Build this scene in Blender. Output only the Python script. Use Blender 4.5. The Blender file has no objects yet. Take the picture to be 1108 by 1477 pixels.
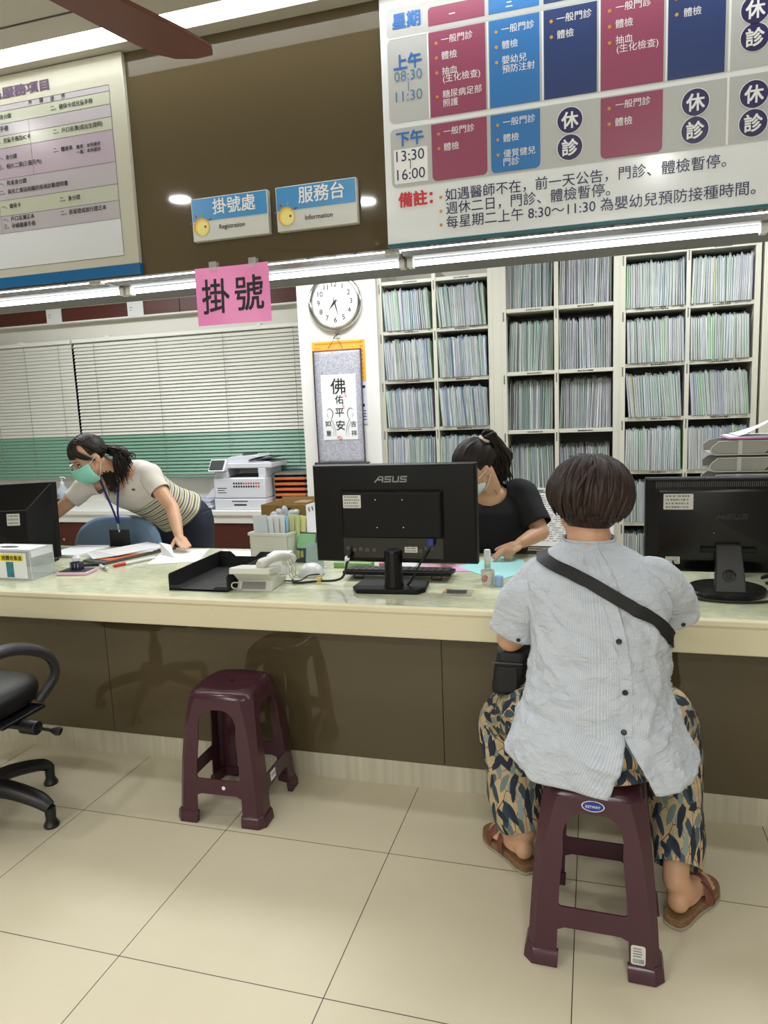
import bpy, bmesh, math, random
import numpy as np
from mathutils import Vector, Matrix, Euler
from mathutils.bvhtree import BVHTree
PI = math.pi
random.seed(7)
scene = bpy.context.scene
COL = scene.collection
# ---------------------------------------------------------------- camera
EYE = Vector((0, 0, 1.47))
YAW, PITCH, ROLL, FPX = -0.289106, -0.147148, -0.041543, 1029.2
_f = Vector((math.sin(YAW)*math.cos(PITCH), math.cos(YAW)*math.cos(PITCH), math.sin(PITCH)))
_r = Vector((math.cos(YAW), -math.sin(YAW), 0)); _u = _r.cross(_f)
CR = _r*math.cos(ROLL) + _u*math.sin(ROLL)
CU = -_r*math.sin(ROLL) + _u*math.cos(ROLL)
cam = bpy.data.cameras.new('camera'); cam_o = bpy.data.objects.new('camera', cam); COL.objects.link(cam_o)
cam_o.matrix_world = Matrix(((CR.x, CU.x, -_f.x, EYE.x), (CR.y, CU.y, -_f.y, EYE.y), (CR.z, CU.z, -_f.z, EYE.z), (0, 0, 0, 1)))
cam.sensor_fit = 'VERTICAL'; cam.sensor_height = 36; cam.lens = FPX/1477*36
cam.clip_start = 0.02
scene.camera = cam_o
def ray(px, py): return CR*((px-554)/FPX) - CU*((py-738.5)/FPX) + _f
def at(px, py, Y):
    d = ray(px, py); return EYE + d*(Y/d.y)
def atz(px, py, z):
    d = ray(px, py); return EYE + d*((z-EYE.z)/d.z)
# ---------------------------------------------------------------- world, exposure
w = bpy.data.worlds.new('world'); scene.world = w; w.use_nodes = True
w.node_tree.nodes['Background'].inputs[0].default_value = (.9, .95, 1, 1)
w.node_tree.nodes['Background'].inputs[1].default_value = 0.05
vs = scene.view_settings
vs.view_transform = 'Standard'; vs.look = 'None'; vs.gamma = 1; vs.use_curve_mapping = False
vs.exposure = 0.0
def area(name, loc, sx, sy, watts, col=(.94, .985, 1), rot=(0, 0, 0)):
    l = bpy.data.lights.new(name, 'AREA'); l.shape = 'RECTANGLE'; l.size = sx; l.size_y = sy; l.energy = watts; l.color = col
    o = bpy.data.objects.new(name, l); o.location = loc; o.rotation_euler = rot; COL.objects.link(o); return o
# unseen hall panels added behind the viewer, clear of reflections; ceiling lights of the office behind the counter
HALL_FILL = [(-2.2, -1.6), (0.4, -1.6), (-2.2, -2.9), (0.4, -2.9)]
OFFICE = [(-3.6, 4.0), (-1.5, 3.95), (0.6, 3.95)]
for x, y in HALL_FILL: area('hall_fill_light', (x, y, 2.755), 1.2, .3, 40)
for x, y in OFFICE: area('office_light', (x, y, 2.72), 1.2, .45, 35, (.94, .985, 1))
# ---------------------------------------------------------------- helpers
def lin(c):
    c = c/255
    return c/12.92 if c <= .04045 else ((c+.055)/1.055)**2.4
def rgb(r, g, b): return (lin(r), lin(g), lin(b), 1)
class NT:
    def __init__(s, m): s.t = m.node_tree; s.n = s.t.nodes; s.l = s.t.links
    def add(s, typ, **kw):
        n = s.n.new(typ)
        for k, v in kw.items():
            if k.startswith('_'): setattr(n, k[1:], v)
            elif k[0] == 'i' and k[1:].isdigit(): s.put(n.inputs[int(k[1:])], v)
            else: s.put(n.inputs[k], v)
        return n
    def put(s, inp, v):
        if isinstance(v, bpy.types.NodeSocket): s.l.new(v, inp)
        else: inp.default_value = v
    def math(s, op, a, b=0.0, c=0.0):
        n = s.add('ShaderNodeMath', _operation=op); s.put(n.inputs[0], a); s.put(n.inputs[1], b)
        if op in ('MULTIPLY_ADD', 'COMPARE', 'SMOOTH_MIN'): s.put(n.inputs[2], c)
        return n.outputs[0]
    def mix(s, f, a, b):
        n = s.add('ShaderNodeMix', _data_type='RGBA'); s.put(n.inputs[0], f); s.put(n.inputs[6], a); s.put(n.inputs[7], b); return n.outputs[2]
    def coord(s, out='Object', scale=(1, 1, 1), rot=(0, 0, 0)):
        c = s.add('ShaderNodeTexCoord'); m = s.add('ShaderNodeMapping'); s.l.new(c.outputs[out], m.inputs[0])
        m.inputs['Scale'].default_value = scale; m.inputs['Rotation'].default_value = rot; return m.outputs[0]
    def noise(s, vec, scale=5, detail=3, rough=.5, dist=0):
        n = s.add('ShaderNodeTexNoise'); s.l.new(vec, n.inputs['Vector'])
        n.inputs['Scale'].default_value = scale; n.inputs['Detail'].default_value = detail; n.inputs['Roughness'].default_value = rough; n.inputs['Distortion'].default_value = dist
        return n.outputs['Fac']
    def ramp(s, fac, stops):
        n = s.add('ShaderNodeValToRGB'); s.l.new(fac, n.inputs[0]); e = n.color_ramp.elements
        while len(e) < len(stops): e.new(.5)
        for el, (p, c) in zip(e, stops): el.position = p; el.color = c if len(c) == 4 else (*c, 1)
        return n.outputs[0]
    def bump(s, h, strength=.3, dist=.01):
        n = s.add('ShaderNodeBump'); s.l.new(h, n.inputs['Height']); n.inputs['Strength'].default_value = strength; n.inputs['Distance'].default_value = dist
        s.l.new(n.outputs[0], s.n['Principled BSDF'].inputs['Normal'])
    def base(s, v): s.put(s.n['Principled BSDF'].inputs['Base Color'], v)
def mat(name, c, rough=.5, metal=0, spec=.5, coat=0, var=0, vscale=20, bump=0, bscale=60, vstretch=(1, 1, 1), emit=0, trans=0, alpha=1, sheen=0, sss=0):
    m = bpy.data.materials.new(name); m.use_nodes = True; b = m.node_tree.nodes['Principled BSDF']
    col = rgb(*c); b.inputs['Base Color'].default_value = col
    b.inputs['Roughness'].default_value = rough; b.inputs['Metallic'].default_value = metal; b.inputs['Specular IOR Level'].default_value = spec
    b.inputs['Coat Weight'].default_value = coat; b.inputs['Coat Roughness'].default_value = .05
    b.inputs['Transmission Weight'].default_value = trans; b.inputs['Alpha'].default_value = alpha
    if sheen: b.inputs['Sheen Weight'].default_value = sheen
    if sss: b.inputs['Subsurface Weight'].default_value = sss; b.inputs['Subsurface Radius'].default_value = (.01, .004, .002); b.inputs['Subsurface Scale'].default_value = .5
    if emit: b.inputs['Emission Color'].default_value = col; b.inputs['Emission Strength'].default_value = emit
    n = NT(m)
    if var:
        f = n.noise(n.coord('Object', vstretch), vscale, 4)
        n.base(n.ramp(f, [(.25, tuple(max(0, x*(1-var)) for x in col[:3])), (.75, tuple(min(1, x*(1+var)) for x in col[:3]))]))
    if bump: n.bump(n.noise(n.coord('Object', vstretch), bscale, 4), bump, .003)
    return m
class MB:
    """collects verts and faces; build() links them as ONE mesh object"""
    def __init__(s): s.v = []; s.f = []; s.m = []; s.uv = []
    def add(s, vs, fs, mi=0, uvs=None):
        b = len(s.v); s.v += [tuple(v) for v in vs]
        for k, f in enumerate(fs):
            s.f.append([b+i for i in f]); s.m.append(mi); s.uv.append(uvs[k] if uvs else None)
        return s
    def box(s, x0, x1, y0, y1, z0, z1, mi=0, M=None):
        v = [Vector((x, y, z)) for z in (z0, z1) for y in (y0, y1) for x in (x0, x1)]
        if M is not None: v = [M @ p for p in v]
        return s.add(v, [(0, 2, 3, 1), (4, 5, 7, 6), (0, 1, 5, 4), (2, 6, 7, 3), (0, 4, 6, 2), (1, 3, 7, 5)], mi)
    def tube(s, pts, r, n=8, caps=True, mi=0, closed=False, flat=1.0, up=None):
        pts = [Vector(p) for p in pts]; k = len(pts)
        rs = list(r) if hasattr(r, '__len__') else [r]*k
        vs = []; prev = Vector(up) if up else None
        for i, p in enumerate(pts):
            if closed: t = pts[(i+1) % k]-pts[i-1]
            else: t = pts[min(i+1, k-1)]-pts[max(i-1, 0)]
            if t.length < 1e-9: t = Vector((0, 0, 1))
            t.normalize()
            if prev is None: prev = t.orthogonal()
            a = prev - t*prev.dot(t)
            if a.length < 1e-6: a = t.orthogonal()
            a.normalize(); prev = a; b = t.cross(a)
            vs += [p + (a*math.cos(2*PI*j/n) + b*flat*math.sin(2*PI*j/n))*rs[i] for j in range(n)]
        fs = []
        for i in range(k if closed else k-1):
            i2 = (i+1) % k
            fs += [(i*n+j, i*n+(j+1) % n, i2*n+(j+1) % n, i2*n+j) for j in range(n)]
        if caps and not closed: fs += [tuple(range(n-1, -1, -1)), tuple(range((k-1)*n, k*n))]
        return s.add(vs, fs, mi)
    def cyl(s, p0, p1, r0, r1=None, n=20, mi=0): return s.tube([p0, p1], [r0, r0 if r1 is None else r1], n, True, mi)
    def ell(s, c, r, M=None, nu=16, nv=10, mi=0):
        c = Vector(c); vs = []
        for i in range(1, nv):
            t = PI*i/nv
            for j in range(nu):
                p = 2*PI*j/nu; q = Vector((r[0]*math.sin(t)*math.cos(p), r[1]*math.sin(t)*math.sin(p), r[2]*math.cos(t)))
                vs.append(c + (M @ q if M is not None else q))
        top = Vector((0, 0, r[2])); top = c + (M @ top if M is not None else top); bot = c*2-top
        fs = []
        for i in range(nv-2):
            fs += [(i*nu+j, (i+1)*nu+j, (i+1)*nu+(j+1) % nu, i*nu+(j+1) % nu) for j in range(nu)]
        T = len(vs); vs += [top, bot]
        fs += [(T, j, (j+1) % nu) for j in range(nu)] + [(T+1, (nv-2)*nu+(j+1) % nu, (nv-2)*nu+j) for j in range(nu)]
        return s.add(vs, fs, mi)
    def lathe(s, prof, c=(0, 0, 0), n=24, mi=0, M=None, caps=True):
        c = Vector(c); vs = []
        for r, z in prof:
            for j in range(n):
                q = Vector((r*math.cos(2*PI*j/n), r*math.sin(2*PI*j/n), z)); vs.append(c + (M @ q if M is not None else q))
        fs = []
        for i in range(len(prof)-1):
            fs += [(i*n+j, i*n+(j+1) % n, (i+1)*n+(j+1) % n, (i+1)*n+j) for j in range(n)]
        if caps and prof[0][0] > 1e-6: fs.append(tuple(range(n-1, -1, -1)))
        if caps and prof[-1][0] > 1e-6: fs.append(tuple(range((len(prof)-1)*n, len(prof)*n)))
        return s.add(vs, fs, mi)
    def prism(s, poly, P, d, mi=0):
        """poly: 2D points; P(x, y) -> 3D point; d: extrusion vector"""
        a = [Vector(P(*p)) for p in poly]; d = Vector(d); n = len(a)
        return s.add(a + [p+d for p in a], [tuple(range(n-1, -1, -1)), tuple(range(n, 2*n))] + [(i, (i+1) % n, n+(i+1) % n, n+i) for i in range(n)], mi)
    def loft(s, secs, caps=True, mi=0, uv=False, wrap=True):
        n = len(secs[0]); vs = [p for q in secs for p in q]; fs = []; uvs = []
        L = 0.0
        for i in range(len(secs)-1):
            L2 = L + sum((Vector(secs[i+1][j])-Vector(secs[i][j])).length for j in range(n))/n
            c0 = sum((Vector(secs[i][j])-Vector(secs[i][j-1])).length for j in range(n)); 
            for j in range(n if wrap else n-1):
                j2 = (j+1) % n
                fs.append((i*n+j, i*n+j2, (i+1)*n+j2, (i+1)*n+j))
                C = s.circ if hasattr(s, 'circ') else .5
                uvs.append(((j/n*C, L), ((j+1)/n*C, L), ((j+1)/n*C, L2), (j/n*C, L2)))
            L = L2
        if caps:
            fs += [tuple(range(n-1, -1, -1)), tuple(range((len(secs)-1)*n, len(secs)*n))]; uvs += [None, None]
        return s.add(vs, fs, mi, uvs if uv else None)
    def build(s, name, mats, parent=None, bevel=0, smooth=35, bseg=2, mods=None):
        me = bpy.data.meshes.new(name); me.from_pydata(s.v, [], s.f)
        for m in (mats if isinstance(mats, (list, tuple)) else [mats]): me.materials.append(m)
        me.polygons.foreach_set('material_index', s.m)
        if any(u is not None for u in s.uv):
            ul = me.uv_layers.new(name='UVMap')
            for p, u in zip(me.polygons, s.uv):
                if u is not None:
                    for li, q in zip(p.loop_indices, u): ul.data[li].uv = q
        me.update(); me.validate()
        return link(name, me, parent, bevel, smooth, bseg)
def link(name, me, parent=None, bevel=0, smooth=35, bseg=2):
    if smooth:
        me.polygons.foreach_set('use_smooth', [True]*len(me.polygons))
        if smooth < 180: me.set_sharp_from_angle(angle=math.radians(smooth))
    o = bpy.data.objects.new(name, me); COL.objects.link(o)
    if bevel:
        b = o.modifiers.new('bevel', 'BEVEL'); b.width = bevel; b.segments = bseg; b.limit_method = 'ANGLE'; b.angle_limit = math.radians(35); b.harden_normals = False
    if parent is not None:
        o.parent = parent
        if parent.parent is not None: M = Matrix.Translation(parent.parent.location) @ parent.parent.rotation_euler.to_matrix().to_4x4() if False else parent.parent.matrix_basis @ parent.matrix_parent_inverse @ parent.matrix_basis
        else: M = parent.matrix_basis
        o.matrix_parent_inverse = M.inverted()
    return o
def tag(o, label, cat, group=None):
    o['label'] = label; o['category'] = cat
    if group: o['group'] = group
    return o
def thing(name, label, cat, loc=(0, 0, 0), rz=0, group=None):
    o = bpy.data.objects.new(name, None); COL.objects.link(o); o.empty_display_size = .05
    o.location = loc; o.rotation_euler = (0, 0, rz); return tag(o, label, cat, group)
def struct(o): o['kind'] = 'structure'; return o
def lab(o, text): o['label'] = text; return o
# ---- flat lettering and line work, fitted on planes
_tc = {}
def glyphs(s):
    k = s
    if k not in _tc:
        c = bpy.data.curves.new('lettering', 'FONT'); c.body = s; c.size = 1; c.resolution_u = 3
        o = bpy.data.objects.new('lettering', c); COL.objects.link(o)
        dg = bpy.context.evaluated_depsgraph_get(); dg.update()
        m = bpy.data.meshes.new_from_object(o.evaluated_get(dg))
        v = np.array([x.co[:2] for x in m.vertices]).reshape(-1, 2); f = [tuple(p.vertices) for p in m.polygons]
        bpy.data.objects.remove(o); bpy.data.curves.remove(c); bpy.data.meshes.remove(m)
        _tc[k] = (v, f)
    return _tc[k]
def text(mb, s, P, x0, y0, width=None, height=None, bold=0.0, mi=0, align='l'):
    """put s with its lower left at (x0, y0) of the plane P(x, y); width and/or height in metres; bold thickens the strokes"""
    v, f = glyphs(s)
    if not len(v): return
    a, b = v.min(0), v.max(0)
    sx = width/(b[0]-a[0]) if width else height/(b[1]-a[1]); sy = height/(b[1]-a[1]) if height else sx
    if align == 'c': x0 -= (b[0]-a[0])*sx/2
    o = P(x0, y0); nrm = (P(x0+.01, y0)-o).cross(P(x0, y0+.01)-o).normalized()
    for k, (dx, dy) in enumerate(((0, 0),) if bold <= 0 else ((bold, bold), (-bold, bold), (bold, -bold), (-bold, -bold), (bold, 0), (-bold, 0))):
        mb.add([P(x0+(p[0]-a[0]+dx)*sx, y0+(p[1]-a[1]+dy)*sy)+nrm*(4e-5*k) for p in v], f, mi)
def stroke(mb, pts, wd, P, mi=0):
    """a brush line through 2D pts; wd one width or a list"""
    k = len(pts); ws = wd if hasattr(wd, '__len__') else [wd]*k; pts = [Vector(p) for p in pts]; L = []; R = []
    for i, p in enumerate(pts):
        t = pts[min(i+1, k-1)]-pts[max(i-1, 0)]; t.normalize(); n = Vector((-t.y, t.x))
        L.append(p+n*ws[i]/2); R.append(p-n*ws[i]/2)
    mb.add([P(*q) for q in L+R], [(i, k+i, k+i+1, i+1) for i in range(k-1)], mi)
def disc(mb, x, y, r, P, n=24, mi=0, ry=None):
    mb.add([P(x+r*math.cos(2*PI*j/n), y+(ry or r)*math.sin(2*PI*j/n)) for j in range(n)], [tuple(range(n))], mi)
def rrect(x0, y0, x1, y1, r=0.0, n=5, corners=(1, 1, 1, 1)):
    out = []
    for (cx, cy, a, k) in ((x1-r, y0+r, -90, 0), (x1-r, y1-r, 0, 1), (x0+r, y1-r, 90, 2), (x0+r, y0+r, 180, 3)):
        if r and corners[k]: out += [(cx+r*math.cos(math.radians(a+90*i/n)), cy+r*math.sin(math.radians(a+90*i/n))) for i in range(n+1)]
        else: out.append(((x1, y0), (x1, y1), (x0, y1), (x0, y0))[k])
    return out
def face(mb, poly, P, mi=0): mb.add([P(*p) for p in poly], [tuple(range(len(poly)))], mi)
def yplane(y): return lambda x, z: Vector((x, y, z))
def copy_tree(o, parent=None):
    c = o.copy(); COL.objects.link(c)
    if parent is not None: c.parent = parent
    for ch in [q for q in list(bpy.data.objects) if q.parent == o]: copy_tree(ch, c)
    return c
def spline(keys, n):
    """Catmull-Rom through rows of keys (first column the parameter) at n even parameters"""
    K = np.array(keys, float); ts = np.linspace(K[0, 0], K[-1, 0], n); out = []
    for t in ts:
        i = min(max(np.searchsorted(K[:, 0], t)-1, 0), len(K)-2); a, b = K[i], K[i+1]; u = (t-a[0])/(b[0]-a[0])
        p = K[i-1] if i > 0 else 2*a-b; q = K[i+2] if i+2 < len(K) else 2*b-a
        ma = (b-p)/(b[0]-p[0])*(b[0]-a[0]); mb_ = (q-a)/(q[0]-a[0])*(b[0]-a[0])
        out.append((2*u**3-3*u**2+1)*a + (u**3-2*u**2+u)*ma + (-2*u**3+3*u**2)*b + (u**3-u**2)*mb_)
    return out
def curve(pts, n):
    P = [(i, *p) for i, p in enumerate(pts)]; return [tuple(q[1:]) for q in spline(P, n)]
# ---------------------------------------------------------------- common materials
M = {}
M['white'] = mat('white_paint', (225, 224, 218), .55)
M['wall'] = mat('wall_paint', (222, 219, 210), .6, var=.02, vscale=3)
M['ceiling'] = mat('ceiling_board', (196, 193, 184), .7, var=.03, vscale=2)
M['black'] = mat('black_plastic', (17, 17, 18), .38, bump=.05, bscale=900)
M['black_gloss'] = mat('glossy_black_plastic', (12, 12, 13), .15)
M['black_rubber'] = mat('black_rubber', (20, 20, 21), .6)
M['grey'] = mat('grey_plastic', (126, 126, 122), .5)
M['dgrey'] = mat('dark_grey', (70, 70, 72), .5)
M['silver'] = mat('silver_metal', (200, 200, 200), .2, metal=1)
M['logo_silver'] = mat('silver_print', (150, 150, 148), .4)
M['paper'] = mat('white_paper', (232, 233, 235), .7)
M['ink'] = mat('black_ink', (22, 22, 26), .6)
M['greyink'] = mat('grey_print', (120, 122, 126), .6)
M['offplastic'] = mat('off_white_plastic', (206, 205, 196), .4)
M['whiteplastic'] = mat('white_plastic', (220, 221, 222), .35)
M['skin'] = mat('skin', (206, 160, 128), .5, sss=.15, var=.05, vscale=12)
M['lamp'] = mat('lamp_diffuser', (255, 252, 244), .5, emit=2.0)
M['strip'] = mat('strip_diffuser', (248, 252, 255), .5, emit=10.0)
M['tube'] = mat('fluorescent_tube', (246, 252, 255), .5, emit=6.5)
# ================================================================ the room
FY = 2.45            # front of the boards on the fascia
WY = 2.470           # fascia wall
m = bpy.data.materials.new('floor_tiles'); m.use_nodes = True; n = NT(m); b = n.n['Principled BSDF']; M['floor'] = m
co = n.add('ShaderNodeTexCoord').outputs['Object']; sp = n.add('ShaderNodeSeparateXYZ', i0=co)
def _line(s, o):
    fr = n.math('FRACT', n.math('ADD', n.math('DIVIDE', n.math('SUBTRACT', s, o), .603), 50.5)); return n.math('LESS_THAN', n.math('ABSOLUTE', n.math('SUBTRACT', fr, .5)), .0022)
g = n.math('MAXIMUM', _line(sp.outputs[0], -.652), _line(sp.outputs[1], 2.08))
cl = n.noise(co, 1.6, 5); base = n.ramp(cl, [(.3, rgb(201, 190, 164)), (.7, rgb(211, 201, 176))])
n.base(n.mix(g, base, rgb(60, 45, 30))); b.inputs['Roughness'].default_value = .42; b.inputs['Specular IOR Level'].default_value = .3
n.bump(n.math('SUBTRACT', 1, g), .4, .002)
struct(MB().box(-6, 4, -4, 6, -.1, 0).build('floor', M['floor'], smooth=0))
M['brown'] = mat('brown_back_painted_glass', (86, 75, 54), .045, spec=.5, var=.04, vscale=1.5)
struct(MB().box(-6, 4, WY, 2.50, 2.003, 2.90).build('wall_front', M['brown'], smooth=0))
struct(MB().box(-6, 4, -4, 2.298, 2.79, 2.9).box(-6, 4, 2.405, WY, 2.79, 2.9).box(-6, 4, 2.298, 2.405, 2.87, 2.9).box(-6, 4, 2.50, 6, 2.79, 2.9).build('ceiling', M['ceiling'], smooth=0))
struct(MB().box(-6.1, -6, -4, 6, -.1, 2.9).build('wall_left', M['wall'], smooth=0))
struct(MB().box(4, 4.1, -4, 6, -.1, 2.9).build('wall_right', M['wall'], smooth=0))
struct(MB().box(-6, 4, -4.1, -4, -.1, 2.9).build('wall_entrance', M['wall'], smooth=0))
wx0, wx1, wz0, wz1 = -5.9, -2.25, .99, 2.12
struct(MB().box(-6, 4, 5.3, 5.4, -.1, wz0).box(-6, 4, 5.3, 5.4, wz1, 2.9).box(-6, wx0, 5.3, 5.4, wz0, wz1).box(wx1, 4, 5.3, 5.4, wz0, wz1).build('wall_back', M['wall'], smooth=0))
struct(MB().box(-1.985, -1.412, 4.76, 5.3, 0, 2.79).build('wall_pillar', mat('pillar_paint', (228, 225, 222), .55, var=.02, vscale=4), smooth=0))
wn = struct(MB().box(wx0, wx1, 5.385, 5.39, wz0, wz1).build('window_1', mat('night_window_glass', (12, 16, 18), .05, spec=.6), smooth=0))
fr = MB()
for x0, x1 in ((wx0, wx0+.05), (-4.2, -4.15), (wx1-.05, wx1)): fr.box(x0, x1, 5.34, 5.38, wz0, wz1)
fr.box(wx0, wx1, 5.34, 5.38, wz0, wz0+.05).box(wx0, wx1, 5.34, 5.38, wz1-.05, wz1)
struct(fr.build('window_frame', mat('aluminium_frame', (150, 150, 148), .35, metal=.6), wn, smooth=0))
# lines between the ceiling boards in front of the cove
struct(MB().box(-6, 4, 2.178, 2.184, 2.787, 2.7905).box(-6, 4, 1.25, 1.256, 2.787, 2.7905).build('trim_1', M['dgrey'], smooth=0))
# soffit behind the fascia: boxed light trough whose lip hides the office ceiling
M['soffit'] = mat('brushed_trough_metal', (112, 112, 110), .42, metal=.25, var=.06, vscale=30, vstretch=(1, .05, 1))
sf = MB(); prof = [(2.50, 2.06), (2.94, 2.06), (2.94, 2.012), (2.80, 2.04), (2.50, 2.04)]
sf.prism([(2.4995, 2.08), (2.985, 2.08), (2.985, 2.004), (2.978, 2.000), (2.972, 2.004), (2.86, 2.038), (2.4995, 2.046)], lambda y, z: Vector((-6, y, z)), (10, 0, 0))
struct(sf.build('trim_2', M['soffit'], smooth=25))
# overhead wooden rail on the window wall with its white sockets
M['redwood'] = mat('dark_red_wood', (82, 38, 30), .4, var=.18, vscale=14, vstretch=(.15, 1, 3))
rl = thing('cable_rail', 'dark red wooden cable rail high on the wall above the window blinds', 'rail', (-4, 5.28, 2.33))
mb = MB(); xs = [-5.98, -5.2, -4.62, -4.05, -3.2, -2.6, -1.99]
for a, c in zip(xs[:-1], xs[1:]): mb.box(a+.002, c-.002, 5.235, 5.299, 2.288, 2.40)
mb.build('wooden_board', M['redwood'], rl, bevel=.002)
MB().box(-5.98, -1.99, 5.225, 5.299, 2.274, 2.288).build('lower_edge', M['white'], rl, bevel=.001)
for px, py in ((78, 455), (195, 438)):
    p = at(px, py, 5.23); q = MB().box(p.x-.075, p.x+.075, 5.222, 5.235, 2.282, 2.40).build('wall_socket', M['whiteplastic'], bevel=.003)
    tag(q, 'white socket plate on the red rail ' + ('just left of the pink paper sign' if px > 100 else 'nearest the left edge, above the short blind'), 'socket')
    mk = MB().box(p.x-.05, p.x-.03, 5.221, 5.2225, 2.35, 2.356).box(p.x-.05, p.x-.035, 5.221, 5.2225, 2.33, 2.336); mk.build('print_mark', M['greyink'], q, smooth=0)
# ---------------------------------------------------------------- lamps
def lamp_panel(name, label, x, y, z, sx, sy, matl, grp=None):
    t = thing(name, label, 'lamp', (x, y, z), 0, grp)
    f = MB()
    for a in (-1, 1): f.box(x+a*sx/2-.012, x+a*sx/2+.012, y-sy/2-.012, y+sy/2+.012, z-.012, z+.02); f.box(x-sx/2, x+sx/2, y+a*sy/2-.012, y+a*sy/2+.012, z-.012, z+.02)
    f.build('frame', M['white'], t, smooth=0); MB().box(x-sx/2, x+sx/2, y-sy/2, y+sy/2, z, z+.02).build('diffuser', matl, t, smooth=0); return t
for k in range(6):
    x = -3.95 + 1.24*k
    q = MB().prism([(2.30, 2.868), (2.403, 2.80), (2.403, 2.794), (2.30, 2.862)], lambda y, z: Vector((x-.612, y, z)), (1.224, 0, 0)).build('ceiling_strip_light', M['strip'], smooth=0)
    tag(q, 'bright white strip light along the ceiling above the brown fascia', 'lamp', 'ceiling strip lights in a row')
M['foil'] = mat('crumpled_mirror_foil', (190, 190, 195), .18, metal=.9, bump=.8, bscale=26, vstretch=(1, 2, 1))
for k in range(5):
    x = -2.575 + 1.255*k
    t = thing('soffit_light', 'twin tube fluorescent fitting under the fascia, ' + ('above the blinds', 'above the clock', 'under the timetable board', 'beyond the right edge of the timetable', 'far along the trough')[k] if k < 5 else '', 'lamp', (x, 2.7, 2.04))
    MB().prism([(2.55, 2.045), (2.86, 2.04), (2.84, 2.03), (2.81, 2.022), (2.74, 2.022), (2.71, 2.032), (2.55, 2.036)], lambda y, z: Vector((x-.622, y, z)), (1.244, 0, 0)).build('housing', M['soffit'], t, smooth=20)
    MB().tube([(x-.60, 2.575, 2.022), (x+.60, 2.575, 2.022)], .008, 12).build('tube', M['tube'], t)
    MB().tube([(x-.60, 2.775, 2.006), (x+.60, 2.775, 2.008)], .0105, 12).build('tube', M['tube'], t)
    MB().prism([(2.60, 2.032), (2.68, 2.018), (2.68, 2.016), (2.60, 2.030)], lambda y, z: Vector((x-.615, y, z)), (1.23, 0, 0)).build('reflector', M['foil'], t, smooth=0)
    for a in (-1, 1):
        for y0, y1, z0, z1 in ((2.755, 2.797, 1.99, 2.03), (2.562, 2.59, 2.008, 2.04)): MB().box(x+a*.611-.011, x+a*.611+.011, y0, y1, z0, z1).build('lamp_holder', M['white'], t, bevel=.002)
for x, y, lb in ((-2.446, .832, 'round ceiling downlight mirrored beside the registration sign'), (-1.413, .308, 'round ceiling downlight mirrored beside the timetable'), (-2.477, 1.985, 'round ceiling downlight mirrored in the left notice board'), (.35, .3, 'round ceiling downlight over the hall')):
    t = thing('downlight', lb, 'lamp', (x, y, 2.79)); MB().lathe([(.08, 0), (.08, -.006), (.06, -.010), (.06, 0)], (x, y, 2.79)).build('ring', M['white'], t)
    q = bpy.data.lights.new('downlight_beam', 'AREA'); q.shape = 'DISK'; q.size = .115; q.energy = 8 if y < 1.9 else 1.2; q.color = (1, .99, .97); qo = bpy.data.objects.new('downlight_beam', q); qo.location = (x, y, 2.778); COL.objects.link(qo)
    MB().lathe([(.0001, -.008), (.06, -.006), (.06, 0)], (x, y, 2.79)).build('diffuser', mat('downlight_glow', (255, 250, 238), .5, emit=14), t)
for x, y in HALL_FILL: lamp_panel('ceiling_light', 'added unseen ceiling panel lighting the waiting hall', x, y, 2.772, 1.2, .3, M['lamp'], 'added hall ceiling panels')
for x, y in OFFICE: lamp_panel('ceiling_light', 'rectangular ceiling light over the office', x, y, 2.735, 1.2, .45, M['lamp'], 'office ceiling lights')
# ceiling fan
fan = thing('ceiling_fan', 'brown ceiling fan with one blade reaching into view at the top', 'fan', (-1.08, .98, 2.79))
M['fanwood'] = mat('brown_fan_blade', (104, 54, 34), .45, var=.12, vscale=18, vstretch=(1, .1, 1))
MB().cyl((-1.08, .98, 2.79), (-1.08, .98, 2.35), .012, n=12).lathe([(.0, 0), (.05, 0), (.06, .04), (.0, .05)], (-1.08, .98, 2.74)).build('rod', M['silver'], fan)
MB().lathe([(.0, -.05), (.07, -.045), (.1, -.01), (.1, .04), (.05, .07), (.0, .07)], (-1.08, .98, 2.3)).build('motor', mat('fan_motor_brown', (60, 30, 18), .35), fan)
for k in range(5):
    a = math.radians(75 + 72*k); R = Matrix.Translation((-1.08, .98, 2.3)) @ Matrix.Rotation(a, 4, 'Z') @ Matrix.Rotation(math.radians(11), 4, 'X')
    out = [(.16, -.045), (.3, -.07), (.55, -.095), (.64, -.09), (.675, -.06), (.685, 0), (.675, .06), (.64, .09), (.55, .095), (.3, .085), (.16, .045)]
    q = MB().prism(out, lambda x, y: R @ Vector((x, y, 0)), R.to_3x3() @ Vector((0, 0, .009))).build('blade', M['fanwood'], fan, bevel=.002)
    MB().box(.06, .2, -.02, .02, .009, .015, M=R).build('bracket', M['silver'], q)
# ================================================================ the reception counter
CT = .77
ct = thing('reception_counter', 'long cream edged reception counter with a green marbled top and brown glass front', 'counter', (-1, 2.8, 0))
m = bpy.data.materials.new('green_marbled_glass_top'); m.use_nodes = True; n = NT(m); M['ctop'] = m
v = n.coord('Object', (1, 2.2, 1), (0, 0, .7)); f1 = n.noise(v, 3.0, 6, .6, 2.5); f2 = n.noise(v, 9, 5, .6, 3)
n.base(n.mix(n.math('MULTIPLY', f2, .55), n.ramp(f1, [(.3, rgb(182, 188, 160)), (.5, rgb(208, 210, 178)), (.7, rgb(222, 220, 186))]), n.ramp(f2, [(.45, rgb(172, 178, 152)), (.6, rgb(224, 224, 198))])))
n.n['Principled BSDF'].inputs['Roughness'].default_value = .12
MB().box(-5.98, 3.98, 2.36, 3.27, CT-.03, CT).build('top', M['ctop'], ct, bevel=.002)
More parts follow.
